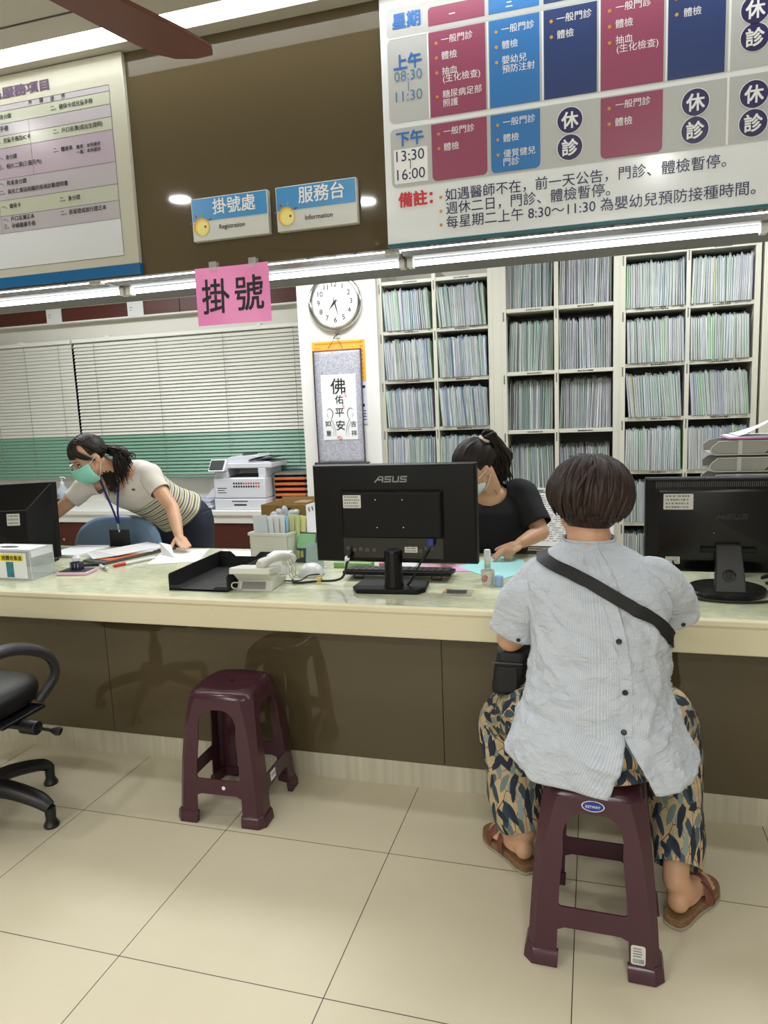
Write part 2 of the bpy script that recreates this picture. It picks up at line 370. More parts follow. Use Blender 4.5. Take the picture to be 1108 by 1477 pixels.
m = mat('cream_lacquered_edge', (214, 200, 162), .38); n = NT(m); M['lip'] = m
ch = n.noise(n.coord('Object', (.6, 6, 6)), 22, 5, .7); n.base(n.ramp(ch, [(.0, rgb(220, 211, 180)), (.70, rgb(228, 219, 188)), (.735, rgb(96, 72, 48))]))
MB().prism([(2.365, CT-.002), (2.353, CT), (2.346, CT-.006), (2.344, CT-.02), (2.35, CT-.03), (2.35, .658), (2.352, .655), (2.365, .655)], lambda y, z: Vector((-5.98, y, z)), (9.96, 0, 0)).build('edge_lip', M['lip'], ct, smooth=30)
MB().box(-5.98, 3.98, 2.365, 3.2, .655, .70).build('underside', M['white'], ct, smooth=0)
xs = [-5.98, -5.00, -3.51, -2.025, -.545, .935, 2.415, 3.98]
for a, c in zip(xs[:-1], xs[1:]): MB().box(a+.0015, c-.0015, 2.507, 2.525, .10, .655).build('front_panel', M['brown'], ct, smooth=0)
M['skirt'] = mat('streaked_stone_skirting', (190, 183, 163), .4, var=.16, vscale=40, vstretch=(1, 1, .03))
MB().box(-5.98, 3.98, 2.505, 2.53, 0, .10).build('skirting', M['skirt'], ct, smooth=0)
MB().box(-5.98, 3.98, 2.53, 2.56, 0, .655).build('carcass', M['white'], ct, smooth=0)
# ================================================================ boards on the fascia
FP = yplane(FY - .0006); FP2 = yplane(FY - .0012); FP3 = yplane(FY-.0018)
def z3(x, y): return at(540+x/3.8207, y/3.8194, FY)
def z4(x, y): return at(820+x/3.847, y/3.847, FY)
def zA(x, y): return at(x/5.276, 80+y/5.276, FY)
def zB(x, y): return at(x/5.276, 230+y/5.276, FY)
C = dict(maroon=(148, 72, 100), blue=(52, 118, 184), navy=(44, 62, 112), grey=(186, 188, 188), ink=(34, 34, 84), circ=(48, 42, 92), red=(206, 40, 46), txb=(54, 112, 186), tgr=(92, 128, 164), white=(236, 238, 240), gold=(196, 146, 60))
for k in list(C): M['b_'+k] = mat('print_'+k, C[k], .35)
rb = thing('timetable_board', 'big white clinic timetable board with coloured squares on the brown fascia', 'sign', (.3, FY, 2.01))
MB().box(-.675, 1.9, FY, WY, 2.013, 2.777).build('panel', mat('white_board_gloss', (232, 237, 242), .16), rb, bevel=.002)
MB().box(-.677, 1.902, FY-.002, WY, 2.004, 2.013).build('bottom_trim', mat('teal_trim', (20, 92, 104), .4), rb)
names = ['b_maroon', 'b_blue', 'b_navy', 'b_grey', 'b_white', 'b_circ', 'b_gold']; mats = [M[k] for k in names]; I = {k[2:]: i for i, k in enumerate(names)}
cells = MB()
def cell(x0, x1, zt, zb, c, r=0.0, corners=(1, 1, 1, 1), P=FP2): face(cells, rrect(x0, zb, x1, zt, r, 5, corners), P, I[c])
zr1t = z3(302, 182).z; zr1b = z3(315, 650).z; zr2t = z3(318, 688).z; zr2b = z3(325, 1000).z; zht = 2.777; zhb = z3(302, 147).z
X0 = z3(72, 300).x; X1 = z3(303, 300).x; xe = 1.9
for zt, zb, r in ((zhb+.075, zhb-.028+.012, .015), (zr1t, zr1b, .018), (zr2t+.004, zr2b-.006, .018)):
    face(cells, rrect(X0, zb, xe, zt, r, 5, (0, 0, 1, 1)), FP, I['grey'])
ca = [(z3(302, 300).x, z3(613, 300).x), (z3(634, 300).x, z3(911, 300).x), (z3(935, 300).x, z4(158, 300).x), (z4(180, 300).x, z4(528, 300).x), (z4(552, 300).x, z4(868, 300).x)]
cc = ['maroon', 'blue', 'navy', 'maroon', 'navy']
for (a, c), k in zip(ca, cc): cell(a, c, zr1t, zr1b, k); cell(a, c, zhb+.055, zhb, k, .012, (0, 1, 1, 0))
for i in (0, 1, 3): cell(ca[i][0], ca[i][1], zr2t, zr2b, cc[i], .016, (1, 0, 0, 1))
xl = (z4(880, 500).x, z4(893, 500).x); cell(xl[0], xl[1], zr1t, zr2b-.006, 'white')
cell(X0, X1+.001, zr1t+.004, zr1t, 'white')
for x in (ca[0][0]-.006, ca[1][0]-.007, ca[2][0]-.006, ca[3][0]-.006, ca[4][0]-.006): cell(x, x+.0045, zr1t, zr1b, 'white')
st = [z3(107, 830), z3(297, 990)]; cell(st[0].x, st[1].x, st[0].z, st[1].z-.002, 'white')
def circ(p, ch, tx):
    r = .0375; disc(cells, p.x, p.z, r*1.06, FP2, 28, I['white']); disc(cells, p.x, p.z, r, FP3, 28, I['circ'])
    text(tx, ch, yplane(FY-.0024), p.x, p.z-.0235, height=.047, bold=.022, align='c')
wt = MB(); ik = MB(); bl = MB(); gr = MB(); rd = MB()
for q, ch in ((z4(1038, 52), '休'), (z4(1035, 207), '診'), (z4(1030, 523), '休'), (z4(1025, 683), '診'), (z4(705, 568), '休'), (z4(702, 723), '診'), (z3(1078, 662), '休'), (z3(1078, 812), '診')): circ(q, ch, wt)
def put(mb, s, a, b_, bold=.0, P=FP3): text(mb, s, P, a.x, a.z, width=b_.x-a.x, bold=bold)
def bullets(z, pts):
    for q in pts: p = z(*q); disc(cells, p.x, p.z, .0052, FP3, 12, I['gold'])
for z, s, x0, y0, x1 in ((z3, '一般門診', 370, 243, 543), (z3, '體檢', 372, 331, 457), (z3, '抽血', 374, 415, 458), (z3, '(生化檢查)', 380, 464, 585), (z3, '糖尿病足部', 378, 543, 593), (z3, '照護', 380, 592, 463),
    (z3, '一般門診', 702, 187, 882), (z3, '體檢', 705, 273, 792), (z3, '嬰幼兒', 705, 357, 840), (z3, '預防注射', 706, 407, 885), (z3, '一般門診', 1005, 130, 1198), (z3, '體檢', 1008, 217, 1100),
    (z3, '一般門診', 383, 748, 553), (z3, '體檢', 385, 833, 468), (z3, '一般門診', 710, 698, 888), (z3, '體檢', 712, 785, 798), (z3, '優質健兒', 713, 870, 888), (z3, '門診', 713, 917, 800),
    (z4, '一般門診', 262, 68, 460), (z4, '體檢', 262, 160, 358), (z4, '抽血', 262, 248, 357), (z4, '(生化檢查)', 268, 304, 498), (z4, '一般門診', 640, 8, 835), (z4, '體檢', 640, 97, 738), (z4, '一般門診', 262, 608, 455), (z4, '體檢', 260, 703, 355)):
    put(wt, s, z(x0, y0), z(x1, y0))
for z, pts in ((z3, ((341, 240), (343, 321), (345, 403), (348, 535), (672, 178), (673, 262), (675, 346), (975, 120), (976, 206), (355, 740), (357, 820), (680, 692), (681, 772), (683, 855), (367, 1088), (368, 1165), (369, 1240))), (z4, ((228, 62), (228, 150), (228, 240), (600, -5), (601, 83), (226, 603), (226, 690)))): bullets(z, pts)
a = z3(412, 82); wt.add([FP3(x, z) for x, z in rrect(a.x, a.z+.0005, a.x+.0195, a.z+.0035)], [(0, 1, 2, 3)])
a = z3(725, 42)
for d, e in ((0, .0205), (.0, 0)):
    if e: wt.add([FP3(x, z) for x, z in rrect(a.x, a.z, a.x+e, a.z+.003)], [(0, 1, 2, 3)])
wt.add([FP3(x, z) for x, z in rrect(a.x+.003, a.z+.012, a.x+.0175, a.z+.015)], [(0, 1, 2, 3)])
put(bl, '星期', z3(103, 165), z3(255, 165), .035); put(bl, '上午', z3(110, 392), z3(262, 392), .03); put(bl, '下午', z3(125, 810), z3(272, 810), .03)
put(gr, '08:30', z3(112, 455), z3(265, 455)); put(gr, '11:30', z3(120, 567), z3(267, 567)); put(gr, '|', z3(188, 503), z3(192, 503))
put(ik, '13:30', z3(123, 895), z3(277, 895)); put(ik, '16:00', z3(128, 997), z3(282, 997)); put(ik, '|', z3(199, 930), z3(203, 930))
put(rd, '備註：', z3(138, 1145), z3(322, 1145), .03)
a, c = at(642.6, 291, FY), at(1046, 291, FY); put(ik, '如遇醫師不在，前一天公告，門診、體檢暫停。', a, c, .002)
a, c = at(643.9, 310.3, FY), at(880, 310, FY); put(ik, '週休二日，門診、體檢暫停。', a, c, .002)
a, c = at(644.4, 330, FY), at(1088, 330, FY); put(ik, '每星期二上午 8:30～11:30 為嬰幼兒預防接種時間。', a, c, .002)
cells.build('coloured_squares', mats, rb, smooth=0)
for mb, k in ((wt, 'b_white'), (ik, 'b_ink'), (bl, 'b_txb'), (gr, 'b_tgr'), (rd, 'b_red')): mb.build('lettering', M[k], rb, smooth=0)
# left notice board
lb = thing('notice_board', 'cream notice board with a lilac table of services and a blue bottom band', 'sign', (-2.6, FY, 2.01))
MB().box(-4.2, -1.655, FY, WY, 2.045, 2.787).build('panel', mat('cream_board_gloss', (186, 184, 170), .1), lb, bevel=.002)
MB().box(-4.2, -1.652, FY-.002, WY, 2.007, 2.045).build('bottom_band', mat('blue_band', (6, 92, 146), .3), lb)
tb = MB(); xr = zA(828, 222).x; xr0 = -4.1
rows = [zA(828, 222).z, zA(830, 270).z, zA(840, 368).z, zA(848, 465).z, zA(857, 562).z, zA(878, 808).z, zB(895, 185).z, zB(905, 310).z, zB(918, 448).z, zB(940, 730).z]
rc = [0, 1, 0, 1, 2, 0, 1, 0, 3]
for i, k in enumerate(rc): face(tb, rrect(xr0, rows[i+1], xr, rows[i]), FP, k)
tb.build('table_rows', [mat('lilac_row', (172, 166, 173), .25), mat('sage_row', (176, 180, 163), .25), mat('mauve_row', (170, 156, 170), .25), mat('white_row', (204, 208, 213), .25)], lb, smooth=0)
ln = MB()
for z in rows: face(ln, rrect(xr0, z-.0006, xr, z+.0006), FP2)
face(ln, rrect(xr-.0006, rows[-1], xr+.0006, rows[0]), FP2); xv = zA(217, 500).x
face(ln, rrect(xv-.0005, rows[5], xv+.0005, rows[2]), FP2); xv = zB(8, 430).x; face(ln, rrect(xv-.0005, rows[8], xv+.0005, rows[6]), FP2)
for z, s, x0, y0, x1 in ((zA, '所', 220, 375, 247), (zA, '需', 303, 362, 332), (zA, '證', 387, 348, 415), (zA, '件', 470, 330, 500), (zA, '二、健保卡或兒童手冊', 390, 422, 713), (zA, '身分證', 3, 490, 90), (zA, '童手冊', -30, 590, 70), (zA, '、兒童手冊及IC卡', 0, 674, 240),
    (zA, '二、戶口名簿(或出生證明)', 410, 608, 790), (zA, '一、身分證', -10, 805, 135), (zA, '二、體檢表', 410, 742, 558), (zA, '機車：本所提供', 585, 714, 770), (zA, '一般：本所提供', 588, 754, 772), (zA, '三、相片二張(三個月內)', -5, 880, 325),
    (zB, '一、死者身分證', -5, 210, 210), (zB, '二、與死亡原因相關的疾病診斷證明書', 5, 275, 528), (zB, '一、健保卡', 18, 382, 165), (zB, '二、身分證', 460, 325, 617), (zB, '一、戶口名簿正本', 28, 480, 270), (zB, '二、居留證或旅行證正本', 468, 428, 818), (zB, '三、孕婦健康手冊', 35, 533, 277)):
    put(ln, s, z(x0, y0), z(x1, y0), .012)
ln.build('lettering', M['ink'], lb, smooth=0)
ti = MB(); a = zA(-62, 345); c = zA(383, 345); text(ti, '民服務項目', FP3, a.x, a.z, width=c.x-a.x, height=.038, bold=.035); ti.build('title_lettering', mat('purple_ink', (62, 16, 70), .4), lb, smooth=0)
# the two blue and white door plates
M['sky'] = mat('sky_blue_print', (56, 142, 204), .3); M['plate'] = mat('pale_plate', (206, 208, 204), .3)
def plate(nm, ch, en, x0, x1, z0, z1, tw, ew):
    t = thing('counter_sign', nm, 'sign', ((x0+x1)/2, FY, z0)); wd = x1-x0; h = z1-z0
    MB().box(x0, x1, FY-.006, WY, z0, z1).build('panel', M['plate'], t, bevel=.002)
    P = yplane(FY-.0066); P2 = yplane(FY-.0072); P3 = yplane(FY-.0078); P4 = yplane(FY-.0084)
    q = MB(); face(q, rrect(x0+.003, z0+h*.46, x1-.003, z1-.003), P); q.build('blue_field', M['sky'], t, smooth=0)
    q = MB(); text(q, ch, P2, x0+wd*.29, z0+h*.585, width=tw, bold=.012); q.build('lettering', M['b_white'], t, smooth=0)
    q = MB(); text(q, en, P2, x0+wd*.36, z0+h*.20, width=ew, bold=.012); q.build('english_lettering', M['ink'], t, smooth=0)
    q = MB(); cx, cz = x0+wd*.125, z0+h*.33; disc(q, cx, cz, .0315, P2, 28, 0); disc(q, cx+.003, cz-.003, .0285, P3, 28, 1); disc(q, cx+.005, cz-.006, .024, P4, 28, 2); disc(q, cx+.016, cz-.001, .0045, yplane(FY-.009), 12, 3)
    for a, k in ((118, 3), (80, 4), (32, 5), (160, 6)):
        a = math.radians(a); c_, s_ = math.cos(a), math.sin(a); d = .042
        q.add([P2(cx+d*c_+u*c_-v_*s_, cz+d*s_+u*s_+v_*c_) for u, v_ in ((-.008, 0), (0, -.0035), (.010, 0), (0, .0035))], [(0, 1, 2, 3)], k)
    q.build('sun_logo', [mat('logo_orange', (226, 164, 40), .4), mat('logo_yellow', (238, 210, 80), .4), mat('logo_pale', (238, 226, 140), .4), mat('logo_red', (160, 24, 40), .4), mat('logo_green', (110, 180, 70), .4), mat('logo_plum', (110, 30, 80), .4), mat('logo_blue', (30, 90, 170), .4)], t, smooth=0)
plate('blue and white plate reading 掛號處 Registration, left of the Information plate', '掛號處', 'Registration', -1.4135, -1.109, 2.095, 2.2435, .168, .102)
plate('blue and white plate reading 服務台 Information, beside the timetable', '服務台', 'Information', -1.077, -.778, 2.095, 2.244, .168, .102)
# pink paper sign hanging from the fascia edge
pk = thing('paper_sign', 'bright pink laminated paper sign reading 掛號 hanging below the fascia', 'sign', (-1.275, 2.448, 1.79))
M['pink'] = mat('pink_laminated_paper', (243, 146, 204), .25)
g = MB(); nx, nz = 12, 8
def pkp(u, v_): return Vector((-1.419+.297*u, 2.448 - .004*math.sin(u*5+v_*2)-.006*(1-v_)**2, 1.793+.207*v_))
vsq = [pkp(i/nx, j/nz) for j in range(nz+1) for i in range(nx+1)]; k = len(vsq)
g.add(vsq+[p+Vector((0, .0008, 0)) for p in vsq], [(j*(nx+1)+i, j*(nx+1)+i+1, (j+1)*(nx+1)+i+1, (j+1)*(nx+1)+i) for j in range(nz) for i in range(nx)]+[(k+j*(nx+1)+i, k+(j+1)*(nx+1)+i, k+(j+1)*(nx+1)+i+1, k+j*(nx+1)+i+1) for j in range(nz) for i in range(nx)])
g.build('sheet', M['pink'], pk)
q = MB(); text(q, '掛', yplane(2.4355), -1.394, 1.835, width=.108, height=.122, bold=.012); text(q, '號', yplane(2.4355), -1.262, 1.838, width=.112, height=.122, bold=.012)
q2 = MB(); q2.f = q.f; q2.m = q.m; q2.uv = q.uv; q2.v = [tuple(pkp((x+1.419)/.297, (z-1.793)/.207) - Vector((0, .0008, 0))) for x, y, z in q.v]; q2.build('lettering', M['ink'], pk, smooth=0)
M['tape'] = mat('clear_tape', (220, 220, 220), .2, alpha=.35)
for x in (-1.345, -1.185): MB().box(x-.015, x+.015, 2.446, 2.4695, 1.985, 2.02).build('tape', M['tape'], pk, smooth=0)
# ================================================================ the office behind the counter
SY = 4.80
M['shelf'] = mat('grey_cream_steel', (196, 193, 180), .45); M['shelfin'] = mat('shelf_inside_grey', (120, 118, 110), .6)
def rack(name, label, x0, div, x1, boards, top, pitch_back=.34, backc=None):
    t = thing(name, label, 'shelf', ((x0+x1)/2, SY+.2, 0))
    for x in (x0, div, x1):
        w_ = .013 if x == div else .016
        MB().box(x-w_, x+w_, SY, SY+.40, 0, top).build('upright_panel', M['shelf'], t, bevel=.002)
    for z in boards:
        MB().box(x0+.016, div-.013, SY+.004, SY+.40, z-.024, z).box(div+.013, x1-.016, SY+.004, SY+.40, z-.024, z).build('shelf_board', M['shelf'], t, bevel=.002)
    MB().box(x0, x1, SY+.40, SY+.41, 0, top).build('back_panel', M['shelfin'], t, smooth=0)
    q = MB()
    for z in boards:                       # little printed strips stuck on the board edges and uprights
        for c in ((x0+div)/2+.03, (div+x1)/2):
            for k in range(9): q.box(c-.05+.011*k, c-.045+.011*k+random.uniform(0, .004), SY+.0025, SY+.0041, z-.016, z-.009)
        for x in (x0, div):
            for k in range(6): q.box(x-.004, x+.004, SY-.0015, SY+.0005, z-.075+.010*k, z-.069+.010*k)
    q.build('print_mark', M['ink'], t, smooth=0)
    return t
LZ = [1.97-.3275*k for k in range(-1, 6)]; MZ = [2.056, 1.655, 1.275, .885, .49, .10]; RZ = [2.003-.3345*k for k in range(-1, 6)]
rack('filing_shelf', 'steel filing shelf beside the wall clock, its folders pale blue and lilac', -1.398, -1.022, -.650, LZ, 2.36)
rack('filing_shelf', 'steel filing shelf in the middle, packed with shade-toned grey green folders', -.565, -.232, .132, MZ, 2.42)
rack('filing_shelf', 'steel filing shelf at the far end with green and white folders, above the letter trays', .172, .547, .925, RZ, 2.36)
for i, (x0, x1) in enumerate(((-.634, -.581), (.148, .156), )): struct(MB().box(x0, x1, SY-.0, SY+.41, 0, 2.42).build('trim_%d' % (4+i), M['shelf'], smooth=0))
t = thing('steel_cabinet', 'plain cream steel cabinet past the end of the filing shelves', 'cabinet', (1.3, 5, 0))
MB().box(.955, 1.75, SY-.01, 5.25, 0, 2.36).build('body', M['shelf'], t, bevel=.004); MB().box(.975, 1.36, SY-.022, SY-.01, .05, 2.3).build('door', M['shelf'], t, bevel=.003)
# posted sheet under the middle shelf
ps = MB().box(-.56, .125, SY-.008, SY-.003, .50, .858).build('paper_notice', M['paper']); tag(ps, 'white printed sheet hung below the middle filing shelf', 'paper')
q = MB()
for i in range(22):
    z = .84-.0145*i; x = -.53
    while x < .1:
        wd = random.uniform(.01, .06); q.box(x, min(x+wd, .11), SY-.0092, SY-.008, z, z+.004); x += wd+random.uniform(.006, .03)
q.build('printed_lines', M['greyink'], ps, smooth=0)
# ---- patient folders
def papermat(name, c, var=.10):
    m = mat(name, c, .7); n = NT(m); v = n.coord('Object', (260, 3, 1.5)); f = n.noise(v, 1.0, 3)
    c0 = rgb(*c); n.base(n.ramp(f, [(.32, tuple(x*(1-var*2.6) for x in c0[:3])), (.55, c0[:3]), (.75, tuple(min(1, x*(1+var)) for x in c0[:3]))])); return m
PAL = {'white': papermat('folder_white', (212, 216, 218)), 'pale grey': papermat('folder_grey', (176, 180, 186)), 'pale blue': papermat('folder_blue', (172, 190, 208)), 'lilac': papermat('folder_lilac', (192, 190, 212)), 'pale green': papermat('folder_green', (174, 198, 180)),
       'bright green': papermat('folder_bright_green', (150, 204, 136), .05), 'deep blue': papermat('folder_deep_blue', (104, 142, 178)), 'sky blue': papermat('folder_sky', (110, 184, 224), .05), 'teal': papermat('folder_teal', (126, 164, 162)), 'yellow': papermat('folder_yellow', (204, 200, 96), .05), 'red': papermat('folder_red', (170, 96, 98)), 'dark': papermat('folder_dark', (96, 106, 108))}
LEAF = papermat('folder_leaves', (214, 216, 214), .18)
def folder_mesh(w_, h, d, bend, seed):
    """a cardboard cover folded round some loose leaves, standing on its lower edge, open edges to -y"""
    r = random.Random(seed); mb = MB(); N = 5
    def slab(x, th, hh, y0, mi, jit):
        sec = []
        for i in range(N+1):
            u = i/N; xo = x + bend*math.sin(u*PI*.5)**2 + jit*math.sin(u*9+x*900); z = hh*u
            sec.append([(xo, y0, z), (xo+th, y0, z), (xo+th, d, z), (xo, d, z)])
        mb.loft(sec, True, mi)
    slab(0, .0018, h, r.uniform(0, .003), 0, 0); slab(w_-.0018, .0018, h-r.uniform(0, .005), 0, 0, 0)
    n = max(2, int(w_/.0027))
    for k in range(n): slab(.0022+(w_-.006)*k/n, r.uniform(.0014, .002), h-r.uniform(.003, .02), r.uniform(.0, .008), 1, .0004)
    if r.random() < .55:                  # the clear index loop standing proud of the top edge
        c = (w_/2+bend, r.uniform(.01, .05), h-.004); mb.tube([(c[0]+min(.005, w_*.4)*math.cos(a), c[1], c[2]+.014*math.sin(a)) for a in np.linspace(0, PI, 7)], .0011, 5, mi=2)
    return mb
TABM = mat('clear_index_loop', (200, 205, 210), .2, alpha=.75)
_fm = {}
WID = (.0085, .0105, .012, .0145, .0095, .0125)
def folder_data(col, v, h, bend):
    k = (col, v, h, bend)
    if k not in _fm:
        r = random.Random(v*31+1); o = folder_mesh(WID[v], h*r.uniform(.97, 1.02), .25, bend, v).build('chart_folder', [PAL[col], LEAF, TABM], smooth=0); _fm[k] = o.data; bpy.data.objects.remove(o)
    return _fm[k]
BLU = ['lilac']*6+['pale blue']*6+['white']*6+['pale green']*4+['pale grey']*3+['teal']*2+['deep blue', 'dark']
GRN = ['white']*11+['pale green']*6+['pale grey']*5+['lilac']*2+['pale blue']*3+['teal']*3+['bright green']*2+['dark']
rest = MB(); RM = list(PAL); nind = 0
def fill(x0, x1, z, h, pal, where, indiv, lean0, y=SY-.018, special={}):
    global nind
    bend = random.choice((-.006, -.003, 0, .003, .006)); hb = h*1.03; x = x0+.001+max(0, -lean0*h-bend); k = 0; ph = random.uniform(0, 6); last = None
    while True:
        v = random.randrange(6); c = special.get(k) or random.choice(pal); wd = WID[v]; u = min(1, (x-x0)/(x1-x0))
        lean = lean0*(1-.3*u) + .02*math.sin(ph+u*9)+random.gauss(0, .004)
        lean = min(lean, (x1-.003-x-wd-max(bend, 0))/hb)
        lean = max(lean, (x0+.001-x-min(bend, 0))/hb)
        if last is not None and lean < last: x += hb*(last-lean)*1.02
        if x+wd+max(0, hb*lean+bend) > x1-.002: break
        last = lean; yy = y+random.uniform(0, .018); zz = z+.0008+wd*abs(math.sin(lean))
        if indiv:
            o = bpy.data.objects.new('chart_folder', folder_data(c, v, h, bend)); COL.objects.link(o); o.location = (x, yy, zz); o.rotation_euler = (0, lean, 0); nind += 1
            tag(o, c + ' patient folder, ' + where, 'folder', c+' folders, '+where)
        else:
            Mx = Matrix.Translation((x, yy, zz)) @ Matrix.Rotation(lean, 4, 'Y'); s_ = folder_mesh(wd, h*random.uniform(.96, 1.01), .25, bend, random.randrange(10**6))
            rest.add([Mx @ Vector(p) for p in s_.v], s_.f, 0); n_ = len(s_.f); rest.m[-n_:] = [RM.index(c) if q == 0 else len(RM)+q-1 for q in s_.m]
        x += wd/math.cos(lean)+.0005; k += 1
R4 = ('top shelf', 'second shelf', 'third shelf', 'fourth shelf', 'fifth shelf', 'lowest shelf')
for r in range(6):
    for c, (a, b_) in enumerate(((.19, .533), (.561, .907))):
        fill(a, b_, RZ[r+1], .262 if r else .265, GRN, '%s of the rack farthest from the clock, %s column' % (R4[r], ('inner', 'outer')[c]), r < 4, (.03, -.03, -.07, -.01, 0, 0)[r]*(1 if c == 0 else .6), special={0: 'bright green'} if (r, c) == (0, 0) else {1: 'bright green', 9: 'yellow'} if (r, c) == (0, 1) else {2: 'yellow'} if (r, c) == (2, 0) else {})
for r in range(4):
    for c, (a, b_) in enumerate(((-1.380, -1.036), (-1.008, -.668))):
        fill(a, b_, LZ[r+1], .262, BLU, '%s of the rack beside the clock, %s column' % (R4[r], ('clock side', 'far side')[c]), r == 0, (-.05, -.03, -.06, -.01)[r], special={26: 'sky blue', 6: 'bright green'} if (r, c) == (0, 0) else {8: 'red', 26: 'bright green'} if (r, c) == (1, 0) else {27: 'bright green', 28: 'bright green'} if (r, c) == (0, 1) else {})
SHADE_MIX = ['pale grey']*5+['teal']*3+['lilac']*3+['dark']*2+['pale green']*3  # greyer mix puts the middle rack's shade into its folder colours
for r, z in enumerate([2.056, 1.655, 1.275, .885]):
    for c, (a, b_) in enumerate(((-.548, -.246), (-.218, .115))): fill(a, b_, z, (.338, .325, .322, .285)[r], SHADE_MIX+(['lilac']*6 if c else ['teal']*3+['pale green']*3), '', False, .03*(1 if r == 2 else .3), y=SY+.06)
o = rest.build('patient_folders', [PAL[k] for k in RM]+[LEAF, TABM], smooth=0); o['kind'] = 'stuff'; tag(o, 'densely packed patient chart folders filling the remaining shelf compartments', 'folders')
# ---- blinds
M['slat'] = mat('cream_slat', (210, 209, 200), .4); M['slatg'] = mat('green_slat', (118, 158, 138), .4)
def blind(label, x0, x1, y, ang, z1=2.10, z0=.955, zg=1.335, cords=4, pitch=.0285):
    t = thing('venetian_blind', label, 'blind', ((x0+x1)/2, y, z0))
    MB().box(x0, x1, y-.02, y+.02, z1, z1+.03).build('headrail', M['white'], t, bevel=.003)
    c = math.cos(ang); s_ = math.sin(ang); a = MB(); g = MB(); z = z1-.02
    while z > z0+.02:
        (a if z > zg else g).prism([(-.0175*c, -.0175*s_), (0, .0025), (.0175*c, .0175*s_), (.0175*c-.0004, .0175*s_-.0008), (0, .0015), (-.0175*c+.0004, -.0175*s_-.0008)], lambda yy, zz: Vector((x0, y+yy, z+zz)), (x1-x0, 0, 0)); z -= pitch
    a.build('cream_slats', M['slat'], t, smooth=30); g.build('green_slats', M['slatg'], t, smooth=30)
    MB().box(x0, x1, y-.012, y+.012, z0, z0+.015).build('bottom_rail', M['slatg'], t, bevel=.003)
    for k in range(cords):
        x = x0+(x1-x0)*(k+.35)/(cords-.3); MB().tube([(x, y-.02, z1), (x, y-.02, z0+.01)], .0016, 5).build('ladder_cord', M['grey'], t)
    for x in (x0+.35, x1-.5): MB().box(x-.02, x+.02, y-.024, y+.03, z1+.018, z1+.042).build('bracket', M['white'], t, bevel=.002)
    return t
blind('wide half open venetian blind, cream above and green below, behind the printer', -4.222, -1.995, 5.2, math.radians(62))
blind('shut venetian blind, cream above and green below, at the left edge behind the monitor', -5.9, -4.245, 5.2, math.radians(74), cords=5, pitch=.0285)
# ---- clock, scroll and calendar on the pillar
PY = 4.76
cp = (at(482.5, 435.5, PY-.03)); cr = .194
ck = thing('wall_clock', 'round silver rimmed wall clock on the white pillar', 'clock', cp)
RX = Matrix.Rotation(PI/2, 4, 'X')
MB().lathe([(cr, 0), (cr, .03), (cr-.008, .042), (cr-.022, .044), (cr-.032, .034), (cr-.034, .028)], (cp.x, PY, cp.z), 56, M=RX, caps=False).build('rim', M['silver'], ck, smooth=50)
MB().lathe([(.0001, .026), (cr-.032, .026)], (cp.x, PY, cp.z), 56, M=RX, caps=False).build('dial', M['white'], ck)
CPn = lambda d: (lambda x, z: Vector((cp.x+x, PY-d, cp.z+z)))
q = MB()
for h in range(1, 13):
    a = math.radians(90-30*h); text(q, str(h), CPn(.0268), .118*math.cos(a), .118*math.sin(a)-.017, height=.034, bold=.01, align='c')
for k in range(60):
    a = math.radians(6*k); c, s_ = math.cos(a), math.sin(a); r0 = .144 if k % 5 else .140
    q.add([CPn(.0268)(r0*c-.0006*s_, r0*s_+.0006*c), CPn(.0268)(.149*c-.0007*s_, .149*s_+.0007*c), CPn(.0268)(.149*c+.0007*s_, .149*s_-.0007*c), CPn(.0268)(r0*c+.0006*s_, r0*s_-.0006*c)], [(0, 1, 2, 3)])
q.build('numerals', M['ink'], ck, smooth=0)
def hand(nm, ang, l, w_, d, tail=.02):
    a = math.radians(90-ang); c, s_ = math.cos(a), math.sin(a); MB().prism([(-tail*c-w_*s_, -tail*s_+w_*c), (l*.3*c-w_*2*s_, l*.3*s_+w_*2*c), (l*c, l*s_), (l*.3*c+w_*2*s_, l*.3*s_-w_*2*c), (-tail*c+w_*s_, -tail*s_-w_*c)], CPn(d), (0, -.001, 0)).build(nm, M['ink'], ck, smooth=0)
hand('hour_hand', 222, .068, .003, .029); hand('minute_hand', 166, .105, .0022, .031, .03); hand('second_hand', 66, .095, .0007, .033, .04)
MB().lathe([(.008, .027), (.008, .036), (.0001, .037)], (cp.x, PY, cp.z), 16, M=RX).build('hub', M['ink'], ck)
sc0 = at(453, 508, PY-.02); sc1 = at(525, 667, PY-.02); sx0, sx1 = sc0.x-.002, at(517, 508, PY-.02).x+.012; zt, zb = at(483, 504, PY-.02).z, at(492, 669, PY-.02).z
sy = thing('hanging_scroll', 'hanging silk scroll with black brush calligraphy under the clock', 'scroll', ((sx0+sx1)/2, PY, zb))
m = mat('grey_silk_brocade', (176, 176, 188), .6); n = NT(m); v = n.noise(n.coord('Object'), 130, 3, .7, 1.5); n.base(n.ramp(v, [(.42, rgb(138, 138, 152)), (.55, rgb(196, 196, 206))])); M['brocade'] = m
g = MB()
def scp(u, v_, d=0): return Vector((sx0+(sx1-sx0)*u, PY-.022-d-.012*math.sin(v_*PI)*.5, zb+(zt-zb)*v_))
def grid(mb, P, u0, u1, v0, v1, nu=6, nv=24, mi=0):
    mb.add([P(u0+(u1-u0)*i/nu, v0+(v1-v0)*j/nv) for j in range(nv+1) for i in range(nu+1)], [(j*(nu+1)+i, j*(nu+1)+i+1, (j+1)*(nu+1)+i+1, (j+1)*(nu+1)+i) for j in range(nv) for i in range(nu)], mi)
grid(g, scp, 0, 1, 0, 1); o = g.build('silk_backing', M['brocade'], sy); sm = o.modifiers.new('t', 'SOLIDIFY'); sm.thickness = .001; sm.offset = -1
